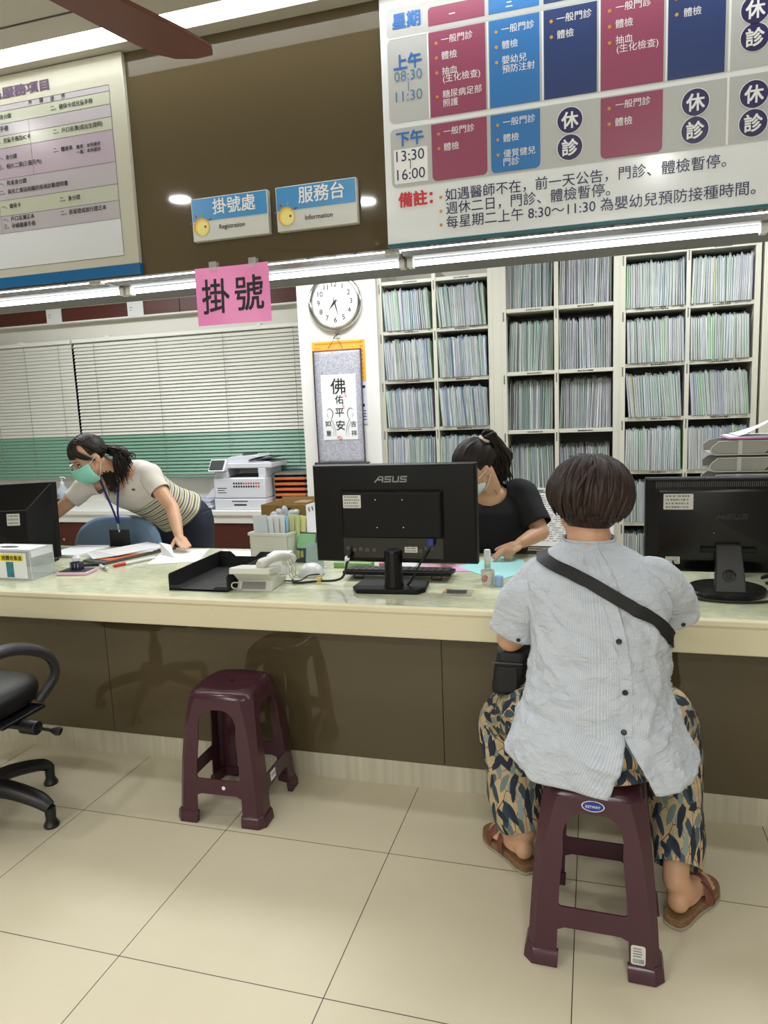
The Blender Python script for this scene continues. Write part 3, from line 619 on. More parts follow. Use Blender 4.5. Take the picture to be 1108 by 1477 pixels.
e = MB(); 
for u in (-.012, 1.012): e.tube([scp(u, j/12, .0) for j in range(13)], .0045, 6)
e.build('dark_edge', mat('scroll_dark_edge', (62, 50, 66), .6), sy)
MB().tube([scp(-.02, 1.0), scp(1.02, 1.0)], .008, 10).build('top_rod', mat('orange_gold_rod', (232, 150, 82), .4), sy)
e = MB().tube([scp(-.06, 0), scp(1.06, 0)], .010, 12); e.tube([scp(-.10, 0), scp(-.05, 0)], .014, 12).tube([scp(1.05, 0), scp(1.10, 0)], .014, 12); e.build('bottom_rod', M['black'], sy)
g = MB(); grid(g, lambda u, v_: scp(u, v_, .002), .13, .885, .215, .785); g.build('paper_panel', M['paper'], sy)
SP = lambda x, y: scp(x, y, .0032)
W_, H_ = sx1-sx0, zt-zb
q = MB(); SPm = lambda x, y: scp(x/W_, y/H_, .0032)
for s_, cx, y0, hh in (('佛', .50, .615, .135), ('佑', .515, .53, .075), ('平', .51, .415, .075), ('安', .515, .30, .085)): text(q, s_, SPm, cx*W_, y0*H_, height=hh*H_, bold=.008, align='c')
for s_, cx, y0 in (('如', .24, .335), ('意', .25, .25), ('吉', .80, .325), ('祥', .805, .245)): text(q, s_, SPm, cx*W_, y0*H_, height=.05*H_, bold=.008, align='c')
for cx, sg in ((.30, 1), (.74, -1)):
    def br(pts, wd): stroke(q, [((cx+sg*a)*W_, b_*H_) for a, b_ in curve(pts, 14)], [wd*(.5+math.sin(PI*i/13)) for i in range(14)], SPm)
    br([(-.07, .475), (.0, .49), (.06, .46), (.05, .42), (.02, .40)], .0035); br([(-.05, .45), (-.06, .43), (-.03, .41)], .0015); br([(.0, .40), (.05, .37), (.10, .30), (.10, .25)], .002); br([(.04, .40), (.0, .36), (.06, .31), (.05, .24)], .0016)
q.build('calligraphy', M['ink'], sy, smooth=0)
q = MB()
for cx, cy, w_, h in ((.49, .225, .11, .035), (.60, .50, .04, .05), (.655, .60, .045, .055)):
    for i in range(4):
        for j in range(4):
            if (i*3+j*5) % 4: face(q, rrect((cx+w_*(i/4-.5))*W_, (cy+h*(j/4-.3))*H_, (cx+w_*((i+.75)/4-.5))*W_, (cy+h*((j+.75)/4-.3))*H_), SPm)
q.build('red_seal', mat('red_seal_ink', (212, 96, 88), .6), sy, smooth=0)
hk = at(486, 484, PY-.012)
MB().tube([scp(.30, 1.0), hk+Vector((-.002, -.012, 0)), scp(.64, 1.0)], .0022, 6).tube([hk+Vector((-.022, -.014, -.02)), hk+Vector((0, -.016, 0)), hk+Vector((.024, -.014, .008))], .0028, 6).build('hanging_cord', M['ink'], sy)
t = thing('adhesive_hook', 'clear adhesive hook holding up the scroll', 'hook', hk); MB().box(hk.x-.02, hk.x+.02, PY-.004, PY, hk.z-.02, hk.z+.03).build('plate', mat('clear_hook_plate', (214, 214, 208), .2), t, bevel=.002); MB().tube([hk+Vector((0, .006, .012)), hk+Vector((0, -.018, .004)), hk+Vector((0, -.018, .012))], .0025, 8).build('hook_arm', M['silver'], t)
gc = MB(); a, b_ = at(449, 494, PY-.006), at(528, 547, PY-.006); gx0, gx1, gzt, gzb = a.x+.002, b_.x, a.z, at(528, 549, PY-.006).z
cal = thing('wall_calendar', 'golden yellow wall calendar half hidden by the scroll, with a white date sheet below', 'calendar', ((gx0+gx1)/2, PY, gzb)); MB().box(gx0, gx1, PY-.008, PY-.001, gzb, gzt).build('gold_card', mat('golden_card', (222, 174, 62), .4, var=.08, vscale=30), cal, bevel=.001)
q = MB(); 
for k in range(9): z = gzt-.022-.03*k; face(q, rrect(gx0+.02, z, gx0+.05+random.uniform(0, .02) if k else gx1-.03, z+.008), yplane(PY-.0086)); face(q, rrect(gx1-.035, z, gx1-.012, z+.012), yplane(PY-.0086))
q.build('orange_print', mat('orange_print', (232, 120, 50), .5), cal, smooth=0)
wx0_, wx1_ = at(460, 580, PY-.004).x, at(531, 612, PY-.004).x; wzb = at(520, 612, PY-.004).z
MB().box(wx0_, wx1_, PY-.006, PY-.001, wzb, gzb-.002).build('date_sheet', mat('bluish_paper', (206, 208, 222), .7), cal, bevel=.001)
q = MB(); face(q, rrect(wx1_-.03, gzb-.05, wx1_-.008, gzb-.03), yplane(PY-.0066)); face(q, rrect(wx1_-.032, wzb+.12, wx1_-.016, wzb+.14), yplane(PY-.0066))
for k in range(4): face(q, rrect(wx1_-.032, wzb+.03+.02*k, wx1_-.008, wzb+.036+.02*k), yplane(PY-.0066))
q.build('date_print', M['ink'], cal, smooth=0)
# ---- sideboard along the window and what stands on it
sb = thing('sideboard', 'long low sideboard under the window with a white top and dark red doors', 'cabinet', (-4, 5, 0))
MB().box(-5.98, -1.99, 4.78, 5.295, .70, .735).build('top', M['white'], sb, bevel=.003); MB().box(-5.98, -1.99, 4.79, 5.29, .64, .70).build('white_band', M['white'], sb, bevel=.001)
MB().box(-5.98, -1.99, 4.83, 5.29, 0, .64).build('carcass', M['redwood'], sb, smooth=0)
for k in range(9):
    x0 = -5.97+.442*k; d = MB().box(x0, x0+.438, 4.80, 4.83, .06, .632).build('door', M['redwood'], sb, bevel=.002)
    MB().lathe([(.004, 0), (.004, .012), (.011, .018), (.011, .024), (.0001, .028)], (x0+(.40 if k % 2 else .04), 4.80, .50), 14, M=RX).build('knob', M['silver'], d)
q = MB()
for k in range(7): q.box(-3.02+.018*k, -3.008+.018*k, 4.7885, 4.7905, .664, .674)
q.build('print_mark', M['greyink'], sb, smooth=0)
# printer
px0, px1, pz = -2.785, -2.358, .735
pr = thing('laser_printer', 'white multifunction laser printer on the sideboard under the blind', 'printer', ((px0+px1)/2, 5, pz))
MP = mat('printer_white', (214, 216, 224), .4)
MB().box(px0, px1, 4.83, 5.16, pz, pz+.085).build('paper_drawer', MP, pr, bevel=.006); MB().box(px0, px1, 4.835, 5.16, pz+.088, pz+.245).build('body', MP, pr, bevel=.01)
MB().box(px0, px0+.11, 4.86, 5.15, pz+.245, pz+.315).box(px1-.06, px1, 4.86, 5.15, pz+.245, pz+.315).box(px0+.11, px1-.06, 5.05, 5.15, pz+.245, pz+.315).build('output_bay', MP, pr, bevel=.004)
MB().box(px0+.11, px1-.06, 4.88, 5.05, pz+.245, pz+.25).box(px0+.15, px1-.09, 4.9, 5.04, pz+.25, pz+.262).build('output_tray', M['black'], pr, smooth=0)
MB().box(px0-.005, px1+.05, 4.86, 5.16, pz+.315, pz+.355).build('scanner_bed', MP, pr, bevel=.006)
MB().prism([(px0+.03, pz+.355), (px0+.12, pz+.40), (px0+.33, pz+.412), (px0+.36, pz+.395), (px0+.27, pz+.372), (px1+.02, pz+.362), (px1+.02, pz+.355)], lambda x, z: Vector((x, 4.9, z)), (0, .25, 0)).build('document_feeder', MP, pr, bevel=.004)
MB().prism([(px0+.28, pz+.372), (px1+.06, pz+.395), (px1+.06, pz+.388), (px0+.28, pz+.362)], lambda x, z: Vector((x, 4.89, z)), (0, .24, 0)).box(px0+.2, px0+.28, 4.95, 5.05, pz+.405, pz+.42).build('feeder_tray', M['dgrey'], pr, bevel=.002)
MB().prism([(4.80, pz+.30), (4.862, pz+.385), (4.87, pz+.385), (4.87, pz+.30)], lambda y, z: Vector((px0-.022, y, z)), (.135, 0, 0)).build('control_panel', M['whiteplastic'], pr, bevel=.003)
MB().prism([(4.8035, pz+.312), (4.852, pz+.378), (4.851, pz+.380), (4.8015, pz+.314)], lambda y, z: Vector((px0-.012, y, z)), (.112, 0, 0)).build('touch_screen', M['ink'], pr, smooth=0)
q = MB(); r2 = MB(); P = yplane(4.8342)
for j in range(2):
    for k in range(11): (r2 if 4 <= k < 9 and not j or k > 8 else q).add([P(*p) for p in rrect(px0+.165+.0205*k, pz+.196-.024*j, px0+.179+.0205*k, pz+.210-.024*j)], [(0, 1, 2, 3)])
for j, wd in ((0, .08), (1, .06), (2, .075)): q.add([P(*p) for p in rrect(px0+.03, pz+.16-.017*j+.005, px0+.03+wd, pz+.165-.017*j+.005)], [(0, 1, 2, 3)])
P2 = yplane(4.8292)
for k in range(9): q.add([P2(*p) for p in rrect(px0+.15+.0148*k, pz+.062, px0+.161+.0148*k, pz+.072)], [(0, 1, 2, 3)])
q.add([P2(*p) for p in rrect(px0+.165, pz+.034, px0+.27, pz+.046)], [(0, 1, 2, 3)])
q.build('print_mark', M['ink'], pr, smooth=0); r2.build('red_print', mat('red_print', (196, 84, 84), .5), pr, smooth=0)
# form organiser with orange trays
ox0, ox1, oz1 = -2.335, -2.045, 1.0
og = thing('form_organizer', 'grey form organiser with orange edged trays beside the printer', 'organizer', ((ox0+ox1)/2, 5.05, .735))
MB().box(ox0, ox0+.008, 4.94, 5.17, .7355, oz1).box(ox1-.008, ox1, 4.94, 5.17, .7355, oz1).box(ox0, ox1, 4.94, 5.17, oz1-.012, oz1).box(ox0, ox1, 5.16, 5.17, .7355, oz1).build('housing', M['grey'], og, bevel=.001)
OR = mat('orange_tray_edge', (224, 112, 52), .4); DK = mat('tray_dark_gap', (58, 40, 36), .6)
for k in range(6):
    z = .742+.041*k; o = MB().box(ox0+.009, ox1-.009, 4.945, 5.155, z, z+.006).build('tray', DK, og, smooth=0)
    MB().box(ox0+.012, ox1-.03, 4.935, 4.945, z+.004, z+.022).build('orange_edge', OR, o, bevel=.002); MB().box(ox0+.02, ox1-.02, 4.96, 5.15, z+.006, z+.020).build('forms', M['paper'], o, smooth=0)
# stacks of paper, tissue box, sanitizer on the sideboard
def stack(label, x, y, z, w_, d, h, rz, cols, seed, name='paper_stack', cat='papers', n=9):
    r = random.Random(seed); t = thing(name, label, cat, (x, y, z)); 
    for k in range(n):
        R = Matrix.Translation((x+r.uniform(-.01, .01), y+r.uniform(-.01, .01), z)) @ Matrix.Rotation(rz+r.uniform(-.09, .09), 4, 'Z'); hh = h/n
        MB().box(-w_/2*r.uniform(.9, 1), w_/2, -d/2, d/2*r.uniform(.9, 1), hh*k+.0004, hh*(k+1)-.0002, M=R).build('sheaf', cols[k % len(cols)], t, smooth=0)
    return t
LIL = mat('lilac_paper', (188, 186, 208), .7)
stack('pile of lilac and white papers left of the printer', -2.93, 4.96, .735, .20, .28, .075, .03, [LIL, M['paper']], 1)
stack('low pile of white papers behind the leaning woman', -3.175, 4.98, .735, .22, .28, .04, -.05, [M['paper'], LIL], 2, n=5)
o = MB().prism([(0, 0), (.17, .02), (.13, .11), (.05, .06)], lambda x, z: Vector((-2.93+x, 4.95, .812+z)), (0, .004, 0)); o = o.build('loose_sheet', M['paper'], bevel=0); tag(o, 'curled white sheet propped on the lilac paper pile', 'paper')
bx = thing('tape_box', 'small blue box with a green end on the sideboard', 'box', (-3.36, 5.0, .735)); MB().box(-3.42, -3.315, 4.95, 5.08, .735, .80).build('blue_body', mat('blue_carton', (40, 92, 150), .5), bx, bevel=.003); MB().prism([(-3.44, .80), (-3.33, .80), (-3.33, .86), (-3.44, .85)], lambda x, z: Vector((x, 4.97, z)), (0, .08, 0)).build('grey_end', M['dgrey'], bx, bevel=.006); MB().box(-3.405, -3.35, 4.965, 4.972, .805, .842).build('green_end', mat('green_carton', (130, 180, 120), .5), bx)
sp_ = at(93, 728, 4.92); sx = sp_.x
so = thing('sanitizer_bottle', 'pump bottle of blue sanitizer behind the leaning woman', 'bottle', (sx, 4.92, .735))
ZT = .735
MB().lathe([(.0, .0), (.05, .0), (.052, .01), (.052, .13), (.045, .16), (.02, .19), (.016, .205), (.0, .205)], (sx, 4.92, ZT), 24).build('bottle_body', mat('clear_bottle', (210, 222, 232), .1, alpha=.45), so)
MB().lathe([(.0, .004), (.047, .004), (.048, .12), (.0, .12)], (sx, 4.92, ZT), 24).build('blue_gel', mat('blue_gel', (70, 140, 214), .2), so)
MB().lathe([(.018, .20), (.018, .222), (.006, .226), (.006, .255), (.0, .256)], (sx, 4.92, ZT), 16).tube([(sx-.012, 4.92, ZT+.258), (sx+.03, 4.91, ZT+.262), (sx+.055, 4.90, ZT+.250)], [.008, .006, .004], 8).build('pump', M['whiteplastic'], so)
MB().box(sx-.022, sx+.012, 4.862, 4.868, ZT+.055, ZT+.085).build('dark_label', M['ink'], so, smooth=0); MB().lathe([(.0001, .053), (.012, .053)], (sx-.012, 4.92, ZT+.115), 14, M=RX, caps=False).build('red_label', mat('red_label', (214, 92, 60), .5), so)
# white side table with cardboard carton and patterned blue box
st_ = thing('side_table', 'white low table beside the pillar carrying the cardboard carton', 'table', (-1.75, 4.2, 0))
MB().box(-2.25, -1.15, 3.95, 4.62, .47, .50).build('table_top', M['white'], st_, bevel=.003)
for x in (-2.21, -1.19):
    for y in (3.99, 4.58): MB().box(x-.02, x+.02, y-.02, y+.02, 0, .47).build('leg', M['silver'], st_, bevel=.002)
KR = mat('carton_brown', (150, 120, 76), .7, var=.05, vscale=30); KO = mat('carton_olive_print', (122, 98, 40), .6); 
cb = thing('carton', 'open white and olive cardboard carton with a cut handle, in front of the orange trays', 'box', (-1.98, 4.42, .5))
bx0, bx1, bz = -2.13, -1.80, .855
R = Matrix.Translation((-1.95, 4.42, 0)) @ Matrix.Rotation(math.radians(-4), 4, 'Z')
for a in ((-.165, .165, -.15, -.146), (-.165, .165, .146, .15), (-.165, -.161, -.15, .15), (.161, .165, -.15, .15)): MB().box(a[0], a[1], a[2], a[3], .501, bz, M=R).build('wall', M['paper'] if a[0] == .161 else KR, cb, smooth=0)
MB().box(-.165, .165, -.1525, -.1502, bz-.12, bz, M=R).build('olive_print', KO, cb, smooth=0); MB().box(-.15, .15, -.14, .14, .501, .508, M=R).build('base', KR, cb, smooth=0)
MB().prism([(-.165, bz), (.165, bz), (.165, bz+.02), (-.165, bz+.015)], lambda x, z: R @ Vector((x, .148, z)), R.to_3x3() @ Vector((0, .004, 0))).prism([(.02, .0), (.12, .0), (.12, .004), (.02, .004)], lambda x, z: R @ Vector((x, -.05, bz+z)), R.to_3x3() @ Vector((0, .12, 0))).build('flap', KR, cb, smooth=0)
MB().box(-.05, .06, -.155, -.1526, bz-.03, bz-.018, M=R).build('handle_slot', M['ink'], cb, smooth=0)
q = MB()
for k in range(4): q.add([R @ Vector((.1665, -.12+.05*k+u, bz-.02-v_)) for u, v_ in ((0, 0), (.018, 0), (.03, .03), (.012, .03))], [(0, 1, 2, 3)])
for k in range(10): q.add([R @ Vector((.1665, -.1+.02*k+u, bz-.22+.012*(k % 3)-v_)) for u, v_ in ((0, 0), (.014, 0), (.014, .006), (0, .006))], [(0, 1, 2, 3)])
q.build('print_mark', KO, cb, smooth=0)
pv = MB(); 
for k in range(5): pv.ell((-2.0+.035*k, 4.225+.006*(k % 2), .80+.012*(k % 3)), (.035, .03, .022), Matrix.Rotation(k*.7, 3, 'Y'), 10, 6)
o = pv.build('plastic_bag', mat('clear_plastic_bag', (196, 198, 200), .15, alpha=.55), smooth=40); tag(o, 'crumpled clear plastic bag stuffed beside the carton', 'bag')
m = mat('blue_patterned_print', (40, 52, 140), .5); n = NT(m); tc = n.coord('Object', (1, 1, 1)); sp2 = n.add('ShaderNodeSeparateXYZ', i0=tc)
fx = n.math('FRACT', n.math('MULTIPLY', n.math('ADD', sp2.outputs[0], n.math('MULTIPLY', sp2.outputs[2], .35)), 46)); fz = n.math('FRACT', n.math('MULTIPLY', sp2.outputs[2], 70)); hit = n.math('MULTIPLY', n.math('GREATER_THAN', fx, .45), n.math('LESS_THAN', fz, .32)); n.base(n.mix(hit, rgb(44, 54, 140), rgb(186, 192, 224)))
bb = thing('patterned_box', 'small blue box with a white lettered pattern beside the carton', 'box', (-1.79, 4.1, .5)); R = Matrix.Translation((-1.80, 4.10, .5)) @ Matrix.Rotation(math.radians(28), 4, 'Z'); MB().box(-.04, .04, -.05, .05, .0005, .235, M=R).build('carton', m, bb, bevel=.002); MB().box(-.045, -.04, -.045, .045, .06, .18, M=R).build('side_panel', M['paper'], bb)
# ================================================================ monitors, seen from behind
M['mon'] = mat('monitor_black', (13, 13, 14), .45, spec=.22, bump=.04, bscale=1500); M['mong'] = mat('monitor_gloss_black', (13, 13, 14), .25, spec=.3); M['screen'] = mat('screen_glass', (8, 8, 10), .1)
M['label'] = mat('asset_sticker', (206, 206, 198), .5)
def asus(mb, P, x, y, h):
    """the maker's wordmark in slanted block strokes; h = letter height"""
    t = h*.20; S = lambda pts: [stroke(mb, [(x+(u+v*.12)*h, y+v*h), (x+(u2+v2*.12)*h, y+v2*h)], t, P) for (u, v), (u2, v2) in zip(pts[:-1], pts[1:])]
    S([(-.05, 0), (.75, 1.0)]); S([(.55, .9), (1.35, .9)]); S([(1.27, 1), (1.27, 0)]); S([(.45, .42), (1.27, .42)])
    S([(2.7, .9), (1.6, .9)]); S([(1.68, .95), (1.68, .5)]); S([(1.6, .5), (2.6, .5)]); S([(2.56, .55), (2.56, .05)]); S([(1.5, .1), (2.6, .1)])
    S([(2.98, 1), (2.98, .05)]); S([(2.9, .1), (3.9, .1)]); S([(3.86, 0), (3.86, 1)])
    S([(5.3, .9), (4.2, .9)]); S([(4.28, .95), (4.28, .5)]); S([(4.2, .5), (5.2, .5)]); S([(5.16, .55), (5.16, .05)]); S([(4.1, .1), (5.2, .1)])
def sticker(mb, ink, P, x0, y0, w_, h, rows, seed):
    face(mb, rrect(x0, y0, x0+w_, y0+h, h*.06), P); r = random.Random(seed); P2 = lambda a, b: P(a, b)+(P(1, 0)-P(0, 0)).cross(P(0, 1)-P(0, 0)).normalized()*.0004
    for i in range(rows):
        x = x0+w_*.08; y = y0+h*(1-(i+.85)/(rows+.3))
        while x < x0+w_*.85:
            d = w_*r.uniform(.03, .09); face(ink, rrect(x, y, min(x+d, x0+w_*.92), y+h*.45/rows), P2); x += d+w_*r.uniform(.015, .05)
# --- centre monitor
mo = thing('monitor', 'wide black monitor with a silver maker logo, its back to the view, mid counter', 'monitor', (-.735, 2.6, CT))
ML, MR_, MBt, MT = -1.052, -.412, .874, 1.254; YB = 2.575
q = MB(); 
def ring(y, i, zi=None): return [(ML+i, y, MBt+i), (MR_-i, y, MBt+i), (MR_-i, y, MT-i), (ML+i, y, MT-i)]
q.loft([ring(YB+.045, .0), ring(YB+.012, 0), ring(YB+.002, .006), ring(YB, .014)]); q.build('housing', M['mon'], mo, bevel=.003)
MB().box(ML+.014, MR_-.014, YB+.0445, YB+.0465, MBt+.016, MT-.014).build('screen', M['screen'], mo, smooth=0)
P1 = lambda px, py, d: at(px, py, YB-d)
ax0, ax1, az1, az0 = P1(493, 712, .02).x, P1(634, 712, .02).x, P1(560, 711, .02).z, P1(560, 776, .02).z
MB().loft([[(ax0-.012, YB+.003, az0-.004), (ax1+.012, YB+.003, az0-.004), (ax1+.012, YB+.003, az1+.012), (ax0-.012, YB+.003, az1+.012)], [(ax0, YB-.018, az0), (ax1, YB-.018, az0), (ax1, YB-.018, az1), (ax0, YB-.018, az1)]]).build('raised_back_panel', M['mon'], mo, bevel=.004)
iz0 = P1(560, 812, 0).z
MB().box(P1(497, 800, 0).x, P1(640, 800, 0).x, YB-.002, YB-.0005, MBt+.02, az0-.004).build('port_recess', M['black_gloss'], mo, smooth=0)
q = MB(); r = random.Random(3)
for px in (503, 512, 521, 530, 540, 592, 600, 607, 616, 624): p = P1(px, 792+r.uniform(-3, 3), .003); q.box(p.x-.008, p.x+.008, YB-.005, YB-.002, p.z-.008, p.z+.006)
q.build('ports', M['dgrey'], mo, smooth=0)
def stick(par, *a):
    q = MB(); k = MB(); sticker(q, k, *a); o = q.build('sticker', M['label'], par, smooth=0); k.build('sticker_print', M['greyink'], o, smooth=0)
p = P1(584, 797, .006); stick(mo, yplane(YB-.0055), p.x, p.z, .05, .022, 2, 1); p = P1(495, 733, .02); stick(mo, yplane(YB-.0186), p.x, p.z, .072, .05, 4, 2)
q = MB(); p = P1(540, 696, .002); asus(q, yplane(YB-.0008), p.x+.002, p.z, .0235); q.build('maker_logo', M['logo_silver'], mo, smooth=0)
for px, py in ((541, 721), (580, 721), (544, 761), (582, 761)): p = P1(px, py, .02); MB().lathe([(.0025, .018), (.0025, .0195), (.0001, .020)], (p.x, YB, p.z), 10, M=RX).build('screw', M['silver'], mo)
cx = -.735; MB().lathe([(.040, .012), (.036, .03), (.033, .145), (.03, .155), (.0001, .156)], (cx, 2.565, CT), 28).build('stand_neck', M['mong'], mo)
def zp(z): return lambda x, y: Vector((x, y, z))
base = [(-.892, 2.535), (-.863, 2.49), (-.630, 2.505), (-.606, 2.545), (-.618, 2.66), (-.888, 2.65)]
MB().prism(base, zp(CT+.0005), (0, 0, .018)).build('stand_base', M['mon'], mo, bevel=.004)
p = P1(622, 779, .01); pl = MB().box(p.x-.012, p.x+.012, YB-.03, YB-.003, p.z-.022, p.z+.008).build('video_plug', mat('blue_plug', (34, 48, 130), .4), mo, bevel=.003)
def cable(label, pts, r, m_=None, name='cable', n=26): return tag(MB().tube(curve(pts, n), r, 8).build(name, m_ or M['black_rubber'], smooth=60), label, 'cable')
MB().tube(curve([(p.x, YB-.028, p.z-.02), (p.x-.02, YB-.03, p.z-.05), (p.x-.09, 2.57, CT+.03), (p.x-.13, 2.62, CT+.01)], 20), .004, 8).build('video_cable', M['black_rubber'], mo)
a = P1(506, 790, .01); q = MB().tube(curve([(a.x, YB-.004, a.z), (a.x-.01, YB-.03, a.z-.05), (a.x-.06, 2.60, CT+.03), (-1.08, 2.63, CT+.008), (-1.16, 2.60, CT+.007), (-1.20, 2.66, CT+.006)], 30), .005, 8).build('power_cable', M['black_rubber'], mo)
MB().tube([(a.x-.008, YB-.034, a.z-.035), (a.x-.025, 2.575, a.z-.075)], [.010, .008], 8).build('white_cable_tag', M['paper'], q); MB().tube([(-1.075, 2.63, CT+.013), (-1.058, 2.629, CT+.015)], .011, 8).build('yellow_tie', mat('yellow_tape', (208, 172, 60), .5), q)
# --- right monitor
mr = thing('monitor', 'black monitor with a vented top and round ringed foot, beside the seated visitor', 'monitor', (.46, 2.68, CT))
XL, XR, ZB, ZT = .178, .72, .835, 1.176; YR = 2.70
def rg(y, i, j=None): j = i if j is None else j; return [(XL+i, y, ZB+i), (XR-i, y, ZB+i), (XR-i, y, ZT-j), (XL+i, y, ZT-j)]
MB().loft([rg(YR+.05, 0), rg(YR+.015, 0), rg(YR+.005, .008)]).build('housing', M['mon'], mr, bevel=.003); MB().box(XL+.02, XR-.02, YR+.0495, YR+.051, ZB+.02, ZT-.02).build('screen', M['screen'], mr, smooth=0)
MB().loft([rg(YR+.006, .01, .008), rg(YR-.012, .042, .040), rg(YR-.016, .05, .05)]).build('raised_back_panel', M['mong'], mr, bevel=.002)
q = MB(); x = XL+.035
while x < XR-.03: q.add([Vector((x, YR+.0022, ZT-.013)), Vector((x+.0028, YR+.0022, ZT-.013)), Vector((x+.0028, YR-.0095, ZT-.036)), Vector((x, YR-.0095, ZT-.036))], [(0, 1, 2, 3)]); x += .0062
q.build('vent_grille', M['dgrey'], mr, smooth=0)
PR = yplane(YR-.0168); p = at(957, 735, YR-.017); stick(mr, PR, p.x, p.z, .098, .056, 4, 5); p = at(959, 811, YR+.004); stick(mr, PR, p.x, p.z, .048, .026, 3, 6)
q = MB(); p = at(1033, 749, YR-.017); asus(q, PR, p.x, p.z, .019); q.build('maker_logo', mat('embossed_logo', (34, 34, 36), .3), mr, smooth=0)
p = at(1030, 769, YR-.017); MB().lathe([(.0022, .0168), (.0001, .0185)], (p.x, YR, p.z), 10, M=RX).build('screw', M['silver'], mr)
nb, nt = at(1052, 857, 2.63), at(1053, 792, 2.665)
MB().loft([[(nb.x-.05, 2.60, CT+.02), (nb.x+.05, 2.60, CT+.02), (nb.x+.05, 2.635, CT+.02), (nb.x-.05, 2.635, CT+.02)], [(nb.x-.043, 2.63, .885), (nb.x+.043, 2.63, .885), (nb.x+.043, 2.665, .885), (nb.x-.043, 2.665, .885)], [(nb.x-.040, 2.668, .945), (nb.x+.040, 2.668, .945), (nb.x+.040, 2.69, .945), (nb.x-.040, 2.69, .945)]]).build('stand_neck', mat('stand_dark_grey', (38, 38, 39), .45), mr, bevel=.004)
MB().box(nb.x-.09, nb.x+.09, 2.672, 2.69, .915, .932).build('hinge_bar', M['mon'], mr, bevel=.003); p = at(1053, 830, 2.606)
MB().box(p.x-.009, p.x+.009, 2.606, 2.63, p.z-.012, p.z+.012).lathe([(.0185, .002), (.0205, .002), (.0205, .012), (.0185, .012)], (p.x, 2.62, p.z-.002), 24, M=RX, caps=False).build('cable_hole', M['black_gloss'], mr, smooth=30)
bc = (nb.x, 2.685); MB().lathe([(.0, 0), (.115, 0), (.128, .004), (.13, .012), (.126, .018), (.118, .017), (.11, .012), (.0, .014)], (bc[0], bc[1], CT+.0006), 48).build('stand_base', M['mong'], mr)
MB().tube(curve([(XL+.09, YR-.006, .90), (XL+.10, YR-.02, .85), (XL+.105, 2.72, .80), (XL+.13, 2.80, CT+.006)], 16), .004, 8).build('power_cable', M['black_rubber'], mr)
cable('black cable lying in front of the ringed monitor foot', [(.31, 2.60, CT+.006), (.36, 2.555, CT+.006), (.45, 2.535, CT+.006), (.56, 2.56, CT+.006), (.64, 2.64, CT+.006), (.70, 2.74, CT+.006)], .0045)
cable('tangle of black cables behind the ringed monitor foot', [(.60, 2.80, CT+.008), (.66, 2.82, CT+.02), (.70, 2.80, CT+.012), (.63, 2.84, CT+.03), (.60, 2.86, CT+.014), (.68, 2.87, CT+.03), (.74, 2.84, CT+.01), (.70, 2.88, CT+.008), (.78, 2.90, CT+.008)], .006, n=50)
# --- left monitor
ml = thing('monitor', 'black monitor with a wedge shaped back at the left edge behind the clear box', 'monitor', (-2.7, 2.85, CT))
RL = Matrix.Translation((-2.728, 2.86, .98)) @ Matrix.Rotation(math.radians(-4), 4, 'Z') @ Matrix.Rotation(math.radians(-2.5), 4, 'Y') @ Matrix.Rotation(math.radians(-5), 4, 'X')
def rl3(y, x0, x1, z0, z1): return [RL @ Vector(p) for p in ((x0, y, z0), (x1, y, z0), (x1, y, z1), (x0, y, z1))]
MB().loft([rl3(.03, -.31, .205, -.185, .185), rl3(0, -.31, .205, -.185, .185)]).build('housing', M['mon'], ml, bevel=.004); MB().box(-.29, .19, .0295, .031, -.165, .165, M=RL).build('screen', M['screen'], ml, smooth=0)
MB().loft([rl3(.001, -.305, .20, -.18, .18), rl3(-.05, -.28, .085, -.17, .055), rl3(-.053, -.27, .08, -.165, .05)]).build('wedge_back', M['mon'], ml, bevel=.003)
MB().tube([RL @ Vector(p) for p in ((-.28, -.052, .053), (.083, -.052, .053), (.198, 0, .178))], .0022, 6).build('edge_highlight', M['dgrey'], ml)  # grey tube draws the glint along the wedge's ridge
q = MB(); k = MB(); sticker(q, k, lambda x, z: RL @ Vector((x, -.0536, z)), -.045, -.02, .085, .058, 3, 9); q.build('sticker', M['label'], ml, smooth=0); k.build('sticker_print', M['greyink'], ml, smooth=0)
MB().cyl((-2.70, 2.86, CT+.012), (-2.70, 2.86, .86), .035, n=20).build('stand_neck', M['mon'], ml); MB().lathe([(.0, 0), (.12, 0), (.12, .01), (.0, .014)], (-2.70, 2.87, CT+.0006), 32).build('stand_base', M['mon'], ml)
# ================================================================ things on the counter
# clear collection box
bxl, bxr, byf, byb, bh = -2.66, -2.385, 2.515, 2.66, .135
ac = thing('collection_box', 'clear acrylic collection box with a yellow 檢體收集盒 label at the left end', 'box', ((bxl+bxr)/2, (byf+byb)/2, CT))
m = mat('clear_acrylic', (226, 232, 232), .04, spec=.7, alpha=.26); M['acryl'] = m
z0 = CT+.0008; z1 = CT+bh
q = MB().box(bxl, bxr, byf, byf+.003, z0, z1).box(bxl, bxr, byb-.003, byb, z0, z1).box(bxl, bxl+.003, byf+.003, byb-.003, z0, z1).box(bxr-.003, bxr, byf+.003, byb-.003, z0, z1).box(bxl, bxr, byf, byb, z0, z0+.003); q.build('walls', m, ac, smooth=0)
q = MB()
for a in ((bxl, bxr, byf, byf+.004), (bxl, bxr, byb-.004, byb)): q.box(*a, z1-.003, z1).box(*a, z0, z0+.004)
for a in ((bxr-.004, bxr, byf, byb), (bxl, bxl+.004, byf, byb)): q.box(*a, z1-.003, z1)
